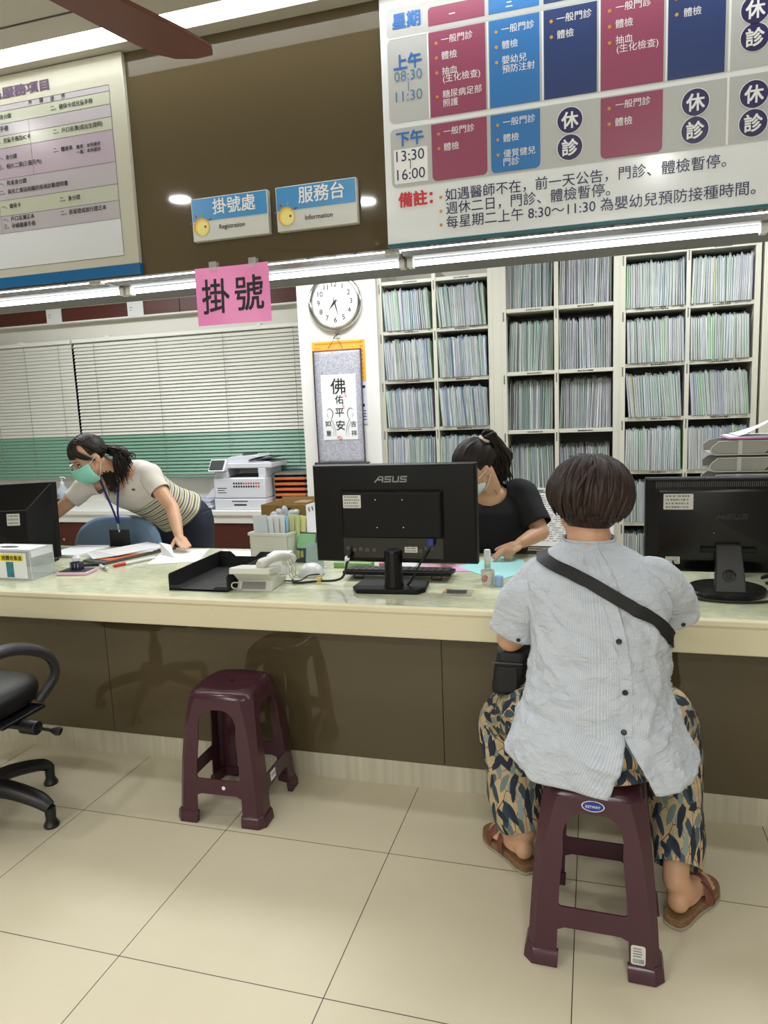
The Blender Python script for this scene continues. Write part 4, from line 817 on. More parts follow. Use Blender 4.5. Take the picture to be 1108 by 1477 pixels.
q.box(bxr-.003, bxr, byf, byf+.003, z0, z1).box(bxr-.003, bxr, byb-.003, byb, z0, z1); q.build('bright_edges', mat('acrylic_edge', (236, 238, 238), .2, alpha=.8), ac, smooth=0)
MB().box(bxl+.004, bxr-.02, byf-.0018, byf-.0002, z0+.008, z1-.012).build('paper_front', M['paper'], ac, smooth=0); MB().box(bxl+.004, bxr-.004, byf+.006, byb-.03, z1+.0005, z1+.004).build('lid', M['paper'], ac, smooth=0)
q = MB(); c_ = ((bxl+bxr)/2-.02, byf+.055); q.add([Vector((c_[0]+.05*math.cos(t_*PI/16), c_[1]+.02*math.sin(t_*PI/16), z1+.0046)) for t_ in range(32)], [tuple(range(32))]); q.build('slot', M['ink'], ac, smooth=0)
PB = yplane(byf-.0024); q = MB(); xa = at(33, 804, byf).x; face(q, rrect(xa-.20, z1-.048, xa, z1-.018), PB); q.build('yellow_label', mat('yellow_label', (232, 214, 40), .5), ac, smooth=0)
q = MB(); text(q, '檢體收集盒', yplane(byf-.003), xa-.115, z1-.044, width=.11, bold=.012); q.build('lettering', M['ink'], ac, smooth=0)
q = MB(); xb = at(10, 820, byf).x; face(q, rrect(xb, z0+.012, xb+.04, z1-.052), PB); q.build('teal_picture', mat('teal_picture', (54, 124, 134), .5, var=.3, vscale=60), ac, smooth=0)
MB().box(bxr-.0022, bxr-.0012, byf+.01, byb-.004, z1-.034, z1-.004).build('torn_paper', M['paper'], ac, smooth=0)
# stamp pad, stamp, pens
def rot(x, y, z, deg): return Matrix.Translation((x, y, z)) @ Matrix.Rotation(math.radians(deg), 4, 'Z')
sd = thing('stamp_pad', 'pink rimmed stamp pad with a black cushion beside the clear box', 'stamp pad', (-2.25, 2.74, CT)); R = rot(-2.275, 2.67, CT, 8)
MB().box(-.075, .075, -.05, .05, .0006, .014, M=R).build('tray', mat('pink_white_plastic', (226, 188, 204), .3), sd, bevel=.003); MB().box(-.066, .066, -.042, .042, .0142, .017, M=R).build('cushion', M['ink'], sd, bevel=.002)
sm_ = thing('self_inking_stamp', 'small navy self inking stamp with a white knob standing on the pink pad', 'stamp', (-2.25, 2.75, CT+.017)); p = (-2.285, 2.685)
MB().box(p[0]-.028, p[0]+.028, p[1]-.016, p[1]+.016, CT+.0172, CT+.05).build('navy_body', mat('navy_plastic', (28, 30, 72), .35), sm_, bevel=.004); MB().box(p[0]-.022, p[0]-.018, p[1]-.0175, p[1]-.016, CT+.018, CT+.045).box(p[0]+.0, p[0]+.004, p[1]-.0175, p[1]-.016, CT+.018, CT+.045).box(p[0]+.018, p[0]+.022, p[1]-.0175, p[1]-.016, CT+.018, CT+.045).build('silver_bars', M['silver'], sm_, smooth=0); MB().lathe([(.008, .05), (.017, .056), (.02, .068), (.012, .078), (.0001, .08)], (p[0], p[1], CT), 18).build('knob', M['whiteplastic'], sm_)
def pen(label, a, b_, r, col, cap):
    a, b_ = Vector(a), Vector(b_); t = thing('marker_pen', label, 'pen', a); d = b_-a
    MB().tube([a, a+d*.72], r, 10).build('barrel', col, t); MB().tube([a+d*.72, a+d*.97, b_], [r*1.08, r*1.05, r*.7], 10).build('cap', cap, t)
REDP = mat('red_pen', (206, 46, 44), .4)
pen('white marker lying right of the stamp pad', (-2.24, 2.79, CT+.009), (-2.155, 2.72, CT+.009), .008, M['whiteplastic'], M['silver']); pen('marker with a red end lying across the folder edge', (-2.08, 2.99, CT+.0085), (-2.17, 2.79, CT+.0085), .0075, M['whiteplastic'], REDP)
pen('black pen lying behind the white marker', (-2.36, 2.79, CT+.0075), (-2.25, 2.825, CT+.0075), .007, M['black'], M['black'])
# folders and papers by the blue chair
def sheet(label, x, y, z, w_, d, deg, m_, curl=0.0, name='paper_sheet', cat='paper', th=.0012, n=1):
    R = rot(x, y, z, deg); mb = MB()
    nx = 10
    sec = []
    for i in range(nx+1):
        u = i/nx; zz = curl*max(0, u-.55)**2*5
        sec.append([R @ Vector((-w_/2+w_*u, -d/2, zz)), R @ Vector((-w_/2+w_*u, d/2, zz*.6)), R @ Vector((-w_/2+w_*u, d/2, zz*.6+th)), R @ Vector((-w_/2+w_*u, -d/2, zz+th))])
    mb.loft(sec); o = mb.build(name, m_, smooth=30); return tag(o, label, cat)
DG = mat('dark_grey_folder', (74, 80, 80), .4); CY = mat('cyan_paper', (166, 224, 224), .6); PKP = mat('pink_paper', (232, 168, 206), .6); TEAL = mat('teal_folder', (28, 140, 130), .4)
sheet('dark grey document folder lying under the white papers by the blue chair', -2.265, 3.06, CT+.0008, .17, .43, -19, DG, name='document_folder', cat='folder', th=.012)
o = sheet('orange edged divider sticking out of the grey folder', -2.262, 3.065, CT+.0135, .150, .36, -18.5, mat('orange_divider', (214, 112, 60), .5), name='divider_sheet', th=.002)
for k in range(5): sheet('white paper fanned out on the grey folder by the blue chair', -2.33+.010*k, 3.06+.012*k, CT+.0160+.0022*k, .20, .29, -44+5*k, M['paper'], curl=.0, name='paper_sheet', th=.0016)['group'] = 'papers fanned on the grey folder'
sheet('white papers stacked behind the left monitor by the chair', -2.62, 3.10, CT+.0008, .2, .26, 3, M['paper'], th=.014)
sheet('white sheet under the standing woman’s hand', -1.985, 3.06, CT+.0008, .24, .32, 20, M['paper'])
ls = MB(); P0 = [Vector(p) for p in ((-2.10, 3.08, CT+.0025), (-1.98, 3.01, CT+.0025), (-2.07, 3.12, CT+.045), (-2.14, 3.13, CT+.055))]
ls.add(P0+[p+Vector((.001, .001, .001)) for p in P0], [(0, 1, 2, 3), (7, 6, 5, 4), (0, 4, 5, 1), (1, 5, 6, 2), (2, 6, 7, 3), (3, 7, 4, 0)]); tag(ls.build('paper_sheet', M['paper'], smooth=0), 'lifted curled sheet between the standing woman’s fingers and the folder', 'paper')
sheet('blank white sheet behind the black letter tray', -1.70, 3.10, CT+.0008, .26, .22, -4, M['paper'])
# black letter tray
lt = thing('letter_tray', 'empty black letter tray in front of the white card box', 'tray', (-1.6, 2.75, CT)); R = rot(-1.515, 2.655, CT, 0)
BT = mat('black_tray', (20, 20, 21), .45)
w2, d2, hh = .130, .212, .075
MB().box(-w2, w2, -d2, d2, .004, .008, M=R).build('floor_plate', BT, lt, smooth=0)
for s_ in (-1, 1): MB().prism([(-d2, .0006), (d2, .0006), (d2, hh), (-d2+.006, hh*.93), (-d2, hh*.80)], lambda y, z: R @ Vector((s_*w2, y, z)), R.to_3x3() @ Vector((.004, 0, 0))).build('side_wall', BT, lt, bevel=.001)
MB().prism([(-w2, .0006), (w2, .0006), (w2, hh), (.075, hh), (.05, hh-.022), (-.05, hh-.022), (-.075, hh), (-w2, hh)], lambda x, z: R @ Vector((x, d2, z)), R.to_3x3() @ Vector((0, -.004, 0))).build('back_wall', BT, lt, bevel=.001)
MB().prism([(-w2, .0006), (w2, .0006), (w2, .022), (.085, .022), (.065, .010), (-.065, .010), (-.085, .022), (-w2, .022)], lambda x, z: R @ Vector((x, -d2, z)), R.to_3x3() @ Vector((0, .004, 0))).build('front_lip', BT, lt, bevel=.001)
q = MB()
for x, y in ((-.02, -.09), (.05, -.11), (-.02, .02), (.05, .03), (.09, -.04)): q.box(x-.012, x+.012, y-.018, y+.018, .0082, .0086, M=R)
q.build('floor_slots', M['ink'], lt, smooth=0)
# white card box with cards
wb = thing('card_box', 'square white plastic box full of coloured cards behind the black tray', 'box', (-1.45, 3.0, CT)); R = rot(-1.44, 3.03, CT, -6); WP = mat('ivory_plastic', (214, 214, 200), .4)
for a in ((-.10, .10, -.065, -.062, .136), (-.10, .10, .062, .065, .14), (-.10, -.097, -.065, .065, .136), (.097, .10, -.065, .065, .136)): MB().box(a[0], a[1], a[2], a[3], .0006, a[4], M=R).build('wall', WP, wb, smooth=0)
MB().box(-.10, .10, -.065, .065, .0006, .004, M=R).build('base', WP, wb, smooth=0)
MB().box(-.106, .106, -.071, -.062, .128, .142, M=R).box(-.106, .106, .062, .071, .128, .142, M=R).box(.097, .106, -.062, .062, .128, .142, M=R).box(-.106, -.097, -.062, .062, .128, .142, M=R).build('rim', WP, wb, bevel=.001)
q = MB(); text(q, '06', lambda x, z: R @ Vector((x, -.0656, z)), .045, .035, height=.016, bold=.01); q.build('number_print', M['ink'], wb, smooth=0)
cards = [('pale grey', (204, 212, 216)), ('white', (222, 226, 226)), ('white', (214, 220, 218)), ('white', (224, 226, 228)), ('sky blue', (150, 206, 232)), ('beige', (206, 196, 150)), ('pale green', (196, 212, 150)), ('pale yellow', (222, 220, 150))]
for k, (cn, cv) in enumerate(cards):
    Rk = R @ Matrix.Translation((-.080+.0215*k, -.045+.011*k, .0075)) @ Matrix.Rotation(.02*k-.05, 4, 'Y'); o = MB().box(0, .062 if k > 3 else .075, 0, .003, 0, .212-.004*(k % 3), M=Rk).build('index_card', mat(cn.replace(' ', '_')+'_card', cv, .7)); nm = ('first', 'second', 'third', 'fourth', 'fifth', 'sixth', 'seventh', 'last')[k]
    tag(o, '%s card in the white box, %s counted from the black tray corner' % (cn, nm), 'card', 'cards in the white box')
# telephone
tp = thing('telephone', 'off white desk telephone seen from behind beside the black tray', 'telephone', (-1.26, 2.53, CT)); R = rot(-1.292, 2.55, CT, 4); PH = M['offplastic']
MB().prism([(-.075, .0006), (.10, .0006), (.10, .022), (.06, .03), (-.075, .085), (-.095, .095), (-.105, .085), (-.045, .035), (-.06, .008)], lambda y, z: R @ Vector((-.075, y, z)), R.to_3x3() @ Vector((.15, 0, 0))).build('body', PH, tp, bevel=.004)
MB().prism([(-.107, .075), (.02, .055), (.02, .085), (-.10, .1)], lambda y, z: R @ Vector((-.085, y, z)), R.to_3x3() @ Vector((.17, 0, 0))).build('top_plate', PH, tp, bevel=.005)
MB().prism([(-.062, .003), (-.045, .030), (-.047, .032), (-.066, .004)], lambda y, z: R @ Vector((-.055, y, z)), R.to_3x3() @ Vector((.10, 0, 0))).build('foot_recess', M['grey'], tp, smooth=0)
hs = curve([(.04, -.09, .105), (.06, -.05, .118), (.075, .02, .118), (.085, .09, .10), (.09, .12, .075)], 18)
MB().tube([R @ Vector(p) for p in hs], [.026, .031, .03, .026, .022]+[.021]*8+[.024, .03, .033, .032, .025], 14, flat=.75).build('handset', PH, tp)
MB().tube([R @ Vector((.115+.012*math.cos(a), .02+.028*a/6, .06+.03*math.sin(a*1.0)+.012*math.cos(a*3))) for a in np.linspace(0, 18, 110)], .0028, 6).build('coiled_cord', PH, tp)
MB().tube([R @ Vector(p) for p in curve([(-.06, -.06, .03), (-.08, -.085, .035), (-.075, -.10, .02), (-.05, -.07, .006)], 16)], .0025, 6).build('line_cord', PH, tp)
# white dome, green display, note pads
dm = MB().lathe([(.0, 0), (.055, 0), (.056, .008), (.048, .032), (.028, .048), (.0001, .053)], (-1.155, 2.76, CT+.0006), 32).build('desk_bell_dome', M['whiteplastic']); tag(dm, 'smooth white dome shaped device right of the telephone', 'device')
cable('black lead running from the white dome along the counter', [(-1.10, 2.76, CT+.006), (-1.13, 2.68, CT+.02), (-1.16, 2.64, CT+.006), (-1.24, 2.63, CT+.006)], .003)
dv = thing('counter_display', 'grey customer display with a pale green screen behind the white dome', 'display', (-1.30, 3.05, CT)); R = rot(-1.275, 3.02, CT, -4) @ Matrix.Rotation(math.radians(-14), 4, 'X')
MB().box(-.06, .06, -.012, .012, .05, .135, M=R).build('housing', M['dgrey'], dv, bevel=.004); MB().box(-.056, .036, -.0135, -.0122, .06, .128, M=R).build('green_screen', mat('pale_green_screen', (142, 198, 150), .4), dv, smooth=0); MB().box(-.05, .05, -.03, .04, .0008, .012, M=rot(-1.275, 3.02, CT, -4)).box(-.02, .02, -.01, .01, .01, .06, M=rot(-1.275, 3.02, CT, -4)).build('foot', M['dgrey'], dv, bevel=.002)
nd = thing('clear_sign_stand', 'clear acrylic stand holding a pale card in front of the green display', 'stand', (-1.19, 2.87, CT)); R = rot(-1.185, 2.87, CT, -6) @ Matrix.Rotation(math.radians(-10), 4, 'X'); MB().box(-.045, .045, 0, .003, .0025, .115, M=R).build('card_holder', mat('frosted_acrylic', (170, 196, 190), .2, alpha=.6), nd, bevel=.001); MB().box(-.045, .045, 0, .05, .0006, .003, M=rot(-1.185, 2.87, CT, -6)).build('foot', M['acryl'], nd); MB().box(-.03, .03, -.0012, -.0004, .04, .09, M=R).build('card', mat('grey_green_card', (150, 170, 160), .6), nd, smooth=0)
sheet('small stack of white note slips behind the telephone', -1.315, 2.80, CT+.0008, .085, .10, 6, M['paper'], name='note_slips', th=.085)
# keyboard with feet, papers behind the centre monitor
kb = thing('keyboard', 'slim black keyboard behind the centre monitor foot', 'keyboard', (-.76, 2.76, CT)); R = rot(-.768, 2.765, CT+.0025, 1.5) @ Matrix.Rotation(math.radians(-5), 4, 'X')
MB().box(-.225, .225, -.065, .065, .014, .03, M=R).build('case', M['mon'], kb, bevel=.004); q = MB()
for j in range(5):
    for i in range(15): q.box(-.214+.0287*i, -.189+.0287*i, -.052+.0215*j, -.034+.0215*j, .03, .036, M=R)
q.build('keys', M['black'], kb, smooth=0)
for x in (-.16, .165): MB().tube([R @ Vector(p) for p in ((x-.02, -.045, .014), (x-.02, -.05, .0), (x+.02, -.05, .0), (x+.02, -.045, .014))], .003, 6).build('foot', M['black'], kb)
sheet('pink paper lying behind the keyboard', -.60, 2.95, CT+.0008, .27, .12, 3, PKP); sheet('teal plastic folder behind the pink paper', -.66, 3.09, CT+.0008, .26, .10, 4, TEAL, th=.006, name='document_folder', cat='folder'); sheet('pale green pad standing left of the keyboard behind the centre monitor', -1.02, 2.93, CT+.0008, .17, .06, -3, mat('pale_green_pad', (140, 178, 112), .6), th=.022, name='note_pad', cat='pad'); sheet('white form under the centre monitor behind the keyboard', -.83, 2.97, CT+.0008, .16, .15, 5, M['paper'])
pen('pink highlighter lying on the white form behind the monitor', (-.90, 2.93, CT+.012), (-.83, 3.02, CT+.012), .009, mat('pink_highlighter', (226, 110, 170), .4), M['whiteplastic'])
cf = MB(); pts = [atz(660, 818, CT), atz(718, 838, CT), atz(770, 822, CT), atz(752, 807, CT), atz(722, 802, CT)]; cf.prism([(p.x, p.y) for p in pts], zp(CT+.0010), (0, 0, .0012)); tag(cf.build('form_sheet', CY, smooth=0), 'pale cyan form lying under the pointing hand', 'paper')
gl = thing('glue_stick', 'white glue stick with a print, upright behind the small patterned cup', 'glue stick', (-.375, 2.74, CT)); p = atz(703.5, 838, CT); p.y += .045; p = Vector((p.x-.006, p.y, CT))
MB().lathe([(.0, .0022), (.0125, .0022), (.0125, .078), (.0, .078)], p, 20).build('barrel', M['whiteplastic'], gl); MB().lathe([(.0, .078), (.0135, .078), (.0135, .112), (.011, .117), (.0, .117)], p, 20).build('cap', M['paper'], gl)
MB().lathe([(.0128, .02), (.0128, .06)], p, 20, caps=False).build('mint_print', mat('mint_print', (176, 206, 196), .5, var=.15, vscale=90), gl)
cu = atz(704, 843, CT); cup = thing('small_cup', 'small white cup with a pinkish blot print in front of the glue stick', 'cup', cu); MB().lathe([(.0, .0006), (.022, .0006), (.028, .056), (.0255, .056), (.02, .004), (.0, .004)], (cu.x, cu.y, CT), 26).build('cup_body', M['offplastic'], cup)
q = MB(); 
for da, dz, r_ in ((0, .028, .013), (.25, .034, .009), (-.25, .022, .008)):
    q.add([Vector((cu.x+(.0262+.0008)*math.sin(-.4+da+r_/.026*math.cos(t_*PI/8)), cu.y-(.0262+.0008)*math.cos(-.4+da+r_/.026*math.cos(t_*PI/8)), CT+dz+r_*math.sin(t_*PI/8))) for t_ in range(16)], [tuple(range(16))])
q.build('blot_print', mat('dull_pink_print', (186, 130, 124), .6), cup, smooth=0)
bcp = atz(720, 845, CT); tag(MB().lathe([(.0, .0006), (.0175, .0006), (.0175, .034), (.016, .038), (.0, .038)], (bcp.x, bcp.y, CT), 24).build('bottle_cap', mat('pale_blue_plastic', (150, 184, 224), .35)), 'pale blue round cap right of the small patterned cup', 'cap')
zb_ = thing('zip_bag', 'flat clear zip bag of small parts in front of the monitor foot', 'bag', (-.5, 2.53, CT)); R = rot(-.485, 2.545, CT, 3); MB().box(-.055, .055, -.035, .035, .0006, .007, M=R).build('clear_pouch', mat('clear_pouch', (206, 200, 186), .15, alpha=.5), zb_, bevel=.002); MB().box(-.04, .035, -.02, .02, .0072, .0105, M=R).build('dark_parts', M['dgrey'], zb_, bevel=.002); MB().box(-.045, -.028, .015, .028, .0072, .011, M=R).build('red_piece', REDP, zb_, bevel=.001)
# right end: magazine, cards, tray tower
sheet('green and magenta booklet lying left of the ringed monitor foot', .36, 3.10, CT+.0008, .12, .14, -6, TEAL, name='booklet', cat='booklet', th=.022); cr_ = thing('small_carton', 'small white carton with a dark mark beside the booklet', 'box', (.50, 3.08, CT)); MB().box(.445, .545, 2.93, 3.02, CT+.0006, CT+.035).build('carton', M['paper'], cr_, bevel=.001); MB().box(.465, .49, 2.9292, 2.93, CT+.012, CT+.02).build('dark_mark', M['ink'], cr_, smooth=0)
tt = thing('letter_tray_tower', 'tower of grey stacked letter trays behind the ringed monitor', 'trays', (.62, 3.05, CT)); TG = mat('tray_grey', (160, 159, 152), .45); TE = mat('tray_light_edge', (200, 199, 192), .4)
tx0, tx1, ty0, ty1 = .395, .80, 3.03, 3.26
tys = 3.03
for k in range(8):
    z = CT+.0008+.0655*k; xo = .002*k; tr = MB().box(tx0+.03+xo, tx1, ty0, ty1, z, z+.004).build('tray', TG, tt, smooth=0)
    prof = [(tx0+.045, .0), (tx1, .0), (tx1, .052), (tx0+.085, .052), (tx0+.055, .046), (tx0+.035, .032), (tx0+.028, .016), (tx0+.033, .006)]
    for y in (ty0, ty1-.003):
        o = MB().prism([(a+xo, b_) for a, b_ in prof], lambda x, zz: Vector((x, y, z+zz)), (0, .003, 0)).build('side_wall', TG, tr, bevel=.0008)
    if k > 3:
        e = MB().tube([Vector((a+xo, ty0-.001, z+b_)) for a, b_ in curve(prof[2:]+[prof[0]], 24)], .0026, 6); e.tube([Vector((tx0+.045+xo, ty0-.001, z)), Vector((tx1, ty0-.001, z))], .0026, 6).box(tx0+.125+xo, tx0+.14+xo, ty0-.004, ty0, z, z+.056); e.build('light_edge', TE, tr, smooth=40)
        s_ = MB()
        for i in range(6): s_.add([Vector((tx0+.235+.019*i+u, ty0-.0007, z+v_)) for u, v_ in ((0, .004), (.006, .004), (.038, .042), (.032, .042))], [(0, 1, 2, 3)])
        s_.build('slanted_slots', M['ink'], tr, smooth=0)
        f_ = [Vector((tx0+.03+xo, ty0+.003, z+.012)), Vector((tx0+.005+xo, (ty0+ty1)/2-.05, z+.035)), Vector((tx0+.005+xo, ty1-.03, z+.045)), Vector((tx0+.03+xo, ty1, z+.01))]
        MB().tube([(tx0+.055+xo, ty1-.01, z+.048), (tx0+.03+xo, ty1-.01, z+.03), (tx0+.03+xo, ty1-.01, z+.008)], .003, 6).build('far_edge', TE, tr)
zt_ = CT+.0655*8-.007
fo = thing('plastic_folder', 'magenta clear plastic folder lying on top of the tray tower', 'folder', (.6, 3.1, zt_)); MB().box(.50, .80, 3.02, 3.26, zt_+.0012, zt_+.006).build('cover', mat('magenta_plastic', (190, 110, 176), .2), fo, bevel=.001); MB().box(.51, .79, 3.03, 3.25, zt_+.0062, zt_+.010).build('sheets', M['paper'], fo, smooth=0)
sc = []; 
for i in range(13):
    u = i/12; zz = zt_+.012+.075*math.exp(-((u-.55)/.25)**2)*(1)+.012*math.sin(u*7)**2; x = .535+.27*u; sc.append([(x, 3.04, zz), (x, 3.24, zz*.6+.4*(zt_+.014)), (x, 3.24, zz*.6+.4*(zt_+.014)+.0015), (x, 3.04, zz+.0015)])
tag(MB().loft(sc).build('paper_sheet', M['paper'], smooth=40), 'curling white sheet heaped on the magenta folder atop the trays', 'paper')
# ================================================================ blue office chair behind the counter
bcx, bcy = -2.66, 3.47
bcr = thing('office_chair', 'blue vinyl office chair tucked behind the counter under the leaning woman', 'chair', (bcx, bcy-.2, 0)); BV = mat('blue_grey_vinyl', (104, 130, 156), .4)
def rounded(w_, h, n=28, e=2.6): return [((abs(math.cos(t_))**(2/e))*math.copysign(1, math.cos(t_))*w_, (abs(math.sin(t_))**(2/e))*math.copysign(1, math.sin(t_))*h) for t_ in np.linspace(0, 2*PI, n, endpoint=False)]
sec = []
for d, s_ in ((0, .9), (.015, 1.0), (.045, 1.0), (.06, .9)): sec.append([(bcx+x*s_, bcy+d-.30*(x*x)+.02*(z/.2), .69+z*s_) for x, z in rounded(.29, .215)])
MB().loft(sec).build('backrest', BV, bcr, smooth=60)
sec = [[(bcx+x*s_, bcy-.27+y*s_, z) for x, y in rounded(.25, .23)] for z, s_ in ((.42, .92), (.44, 1), (.48, 1), (.495, .92))]; MB().loft(sec).build('seat', BV, bcr, smooth=60)
MB().tube(curve([(bcx, bcy+.07, .62), (bcx, bcy+.06, .48), (bcx, bcy-.05, .405), (bcx, bcy-.27, .405)], 14), .018, 8).build('back_bracket', M['black'], bcr); MB().cyl((bcx, bcy-.27, .10), (bcx, bcy-.27, .42), .028, n=14).build('gas_post', M['black'], bcr)
for k in range(5):
    a = math.radians(72*k+20); l = MB().tube([(bcx, bcy-.27, .12), (bcx+.28*math.cos(a), bcy-.27+.28*math.sin(a), .075)], [.03, .018], 8).build('base_leg', M['black'], bcr); MB().ell((bcx+.28*math.cos(a), bcy-.27+.28*math.sin(a), .035), (.028, .028, .034)).build('caster', M['black'], l)
# ================================================================ black task chair at the left edge of the hall
hx, hy = -2.19, 1.935
tc_ = thing('task_chair', 'black task chair with looped armrest cut by the left edge of the photo', 'chair', (hx, hy, 0)); BL = mat('black_leather', (15, 15, 16), .5, bump=.15, bscale=300); LP = mat('black_loop_arm', (44, 44, 48), .45)
for k in range(5):
    a = math.radians(5.5+72*k-0) ; c, s_ = math.cos(a), math.sin(a); R_ = .29
    l = MB().tube(curve([(hx+.02*c, hy+.02*s_, .135), (hx+.12*c, hy+.12*s_, .135), (hx+.24*c, hy+.24*s_, .105), (hx+R_*c, hy+R_*s_, .075)], 12), [.036, .036, .035, .034, .033, .032, .031, .030, .029, .027, .025, .022], 10, flat=.8).build('base_leg', M['black'], tc_)
    MB().lathe([(.0, 0), (.026, 0), (.028, .008), (.024, .016), (.018, .03), (.02, .075), (.0, .08)], (hx+R_*c, hy+R_*s_, .001), 16).build('glide', M['black'], l)
MB().cyl((hx, hy, .08), (hx, hy, .29), .034, n=18).cyl((hx, hy, .29), (hx, hy, .41), .019, n=16).build('gas_post', M['black'], tc_)
MB().box(hx-.10, hx+.09, hy-.10, hy+.10, .395, .43).build('mechanism', M['black'], tc_, bevel=.01)
MB().cyl((hx+.08, hy-.02, .408), (hx+.26, hy-.02, .408), .014, n=12).cyl((hx+.26, hy-.02, .408), (hx+.325, hy-.02, .406), .025, n=18).build('tension_knob', M['black'], tc_, bevel=.003)
MB().tube(curve([(hx+.32, hy-.02, .406), (hx+.37, hy-.02, .404), (hx+.42, hy-.02, .402)], 8), [.006]*5+[.012, .016, .014], 8, flat=.6).build('tilt_lever', M['black'], tc_)
hx2 = hx-.02; sec = []
for z, s_ in ((.43, .86), (.445, .97), (.475, 1.0), (.50, .97), (.515, .85), (.52, .6)): sec.append([(hx2+x*s_, hy+y*s_-.02, z+.02*(x/.25)**2*(1 if z > .46 else .3)) for x, y in rounded(.25, .245)])
MB().loft(sec).build('seat', BL, tc_, smooth=60)
for s_ in (1, -1):
    xx = hx2+s_*.275; pts = [(xx-s_*.03, hy-.11, .44), (xx, hy-.17, .50), (xx+s_*.015, hy-.235, .60), (xx+s_*.015, hy-.19, .685), (xx+s_*.01, hy-.08, .70), (xx, hy+.05, .665), (xx-s_*.005, hy+.15, .60), (xx-s_*.01, hy+.17, .52), (xx-s_*.03, hy+.10, .445)]
    MB().tube(curve(pts, 40), .0235, 12, flat=.75).build('arm_loop', LP, tc_)
    MB().box(xx-.10 if s_ > 0 else xx, xx if s_ > 0 else xx+.10, hy-.10, hy+.10, .425, .438).build('arm_bracket', M['black'], tc_, bevel=.002)
sec = []
for d, s_ in ((0, .9), (.02, 1), (.05, 1), (.065, .88)): sec.append([(hx2-.0+x*s_, hy-.26-d+.6*x*x, .80+z*s_) for x, z in rounded(.23, .24)])
MB().loft(sec).build('backrest', BL, tc_, smooth=60); MB().tube(curve([(hx2, hy-.08, .41), (hx2, hy-.27, .43), (hx2, hy-.31, .6), (hx2, hy-.31, .75)], 14), .02, 8).build('back_bracket', M['black'], tc_)
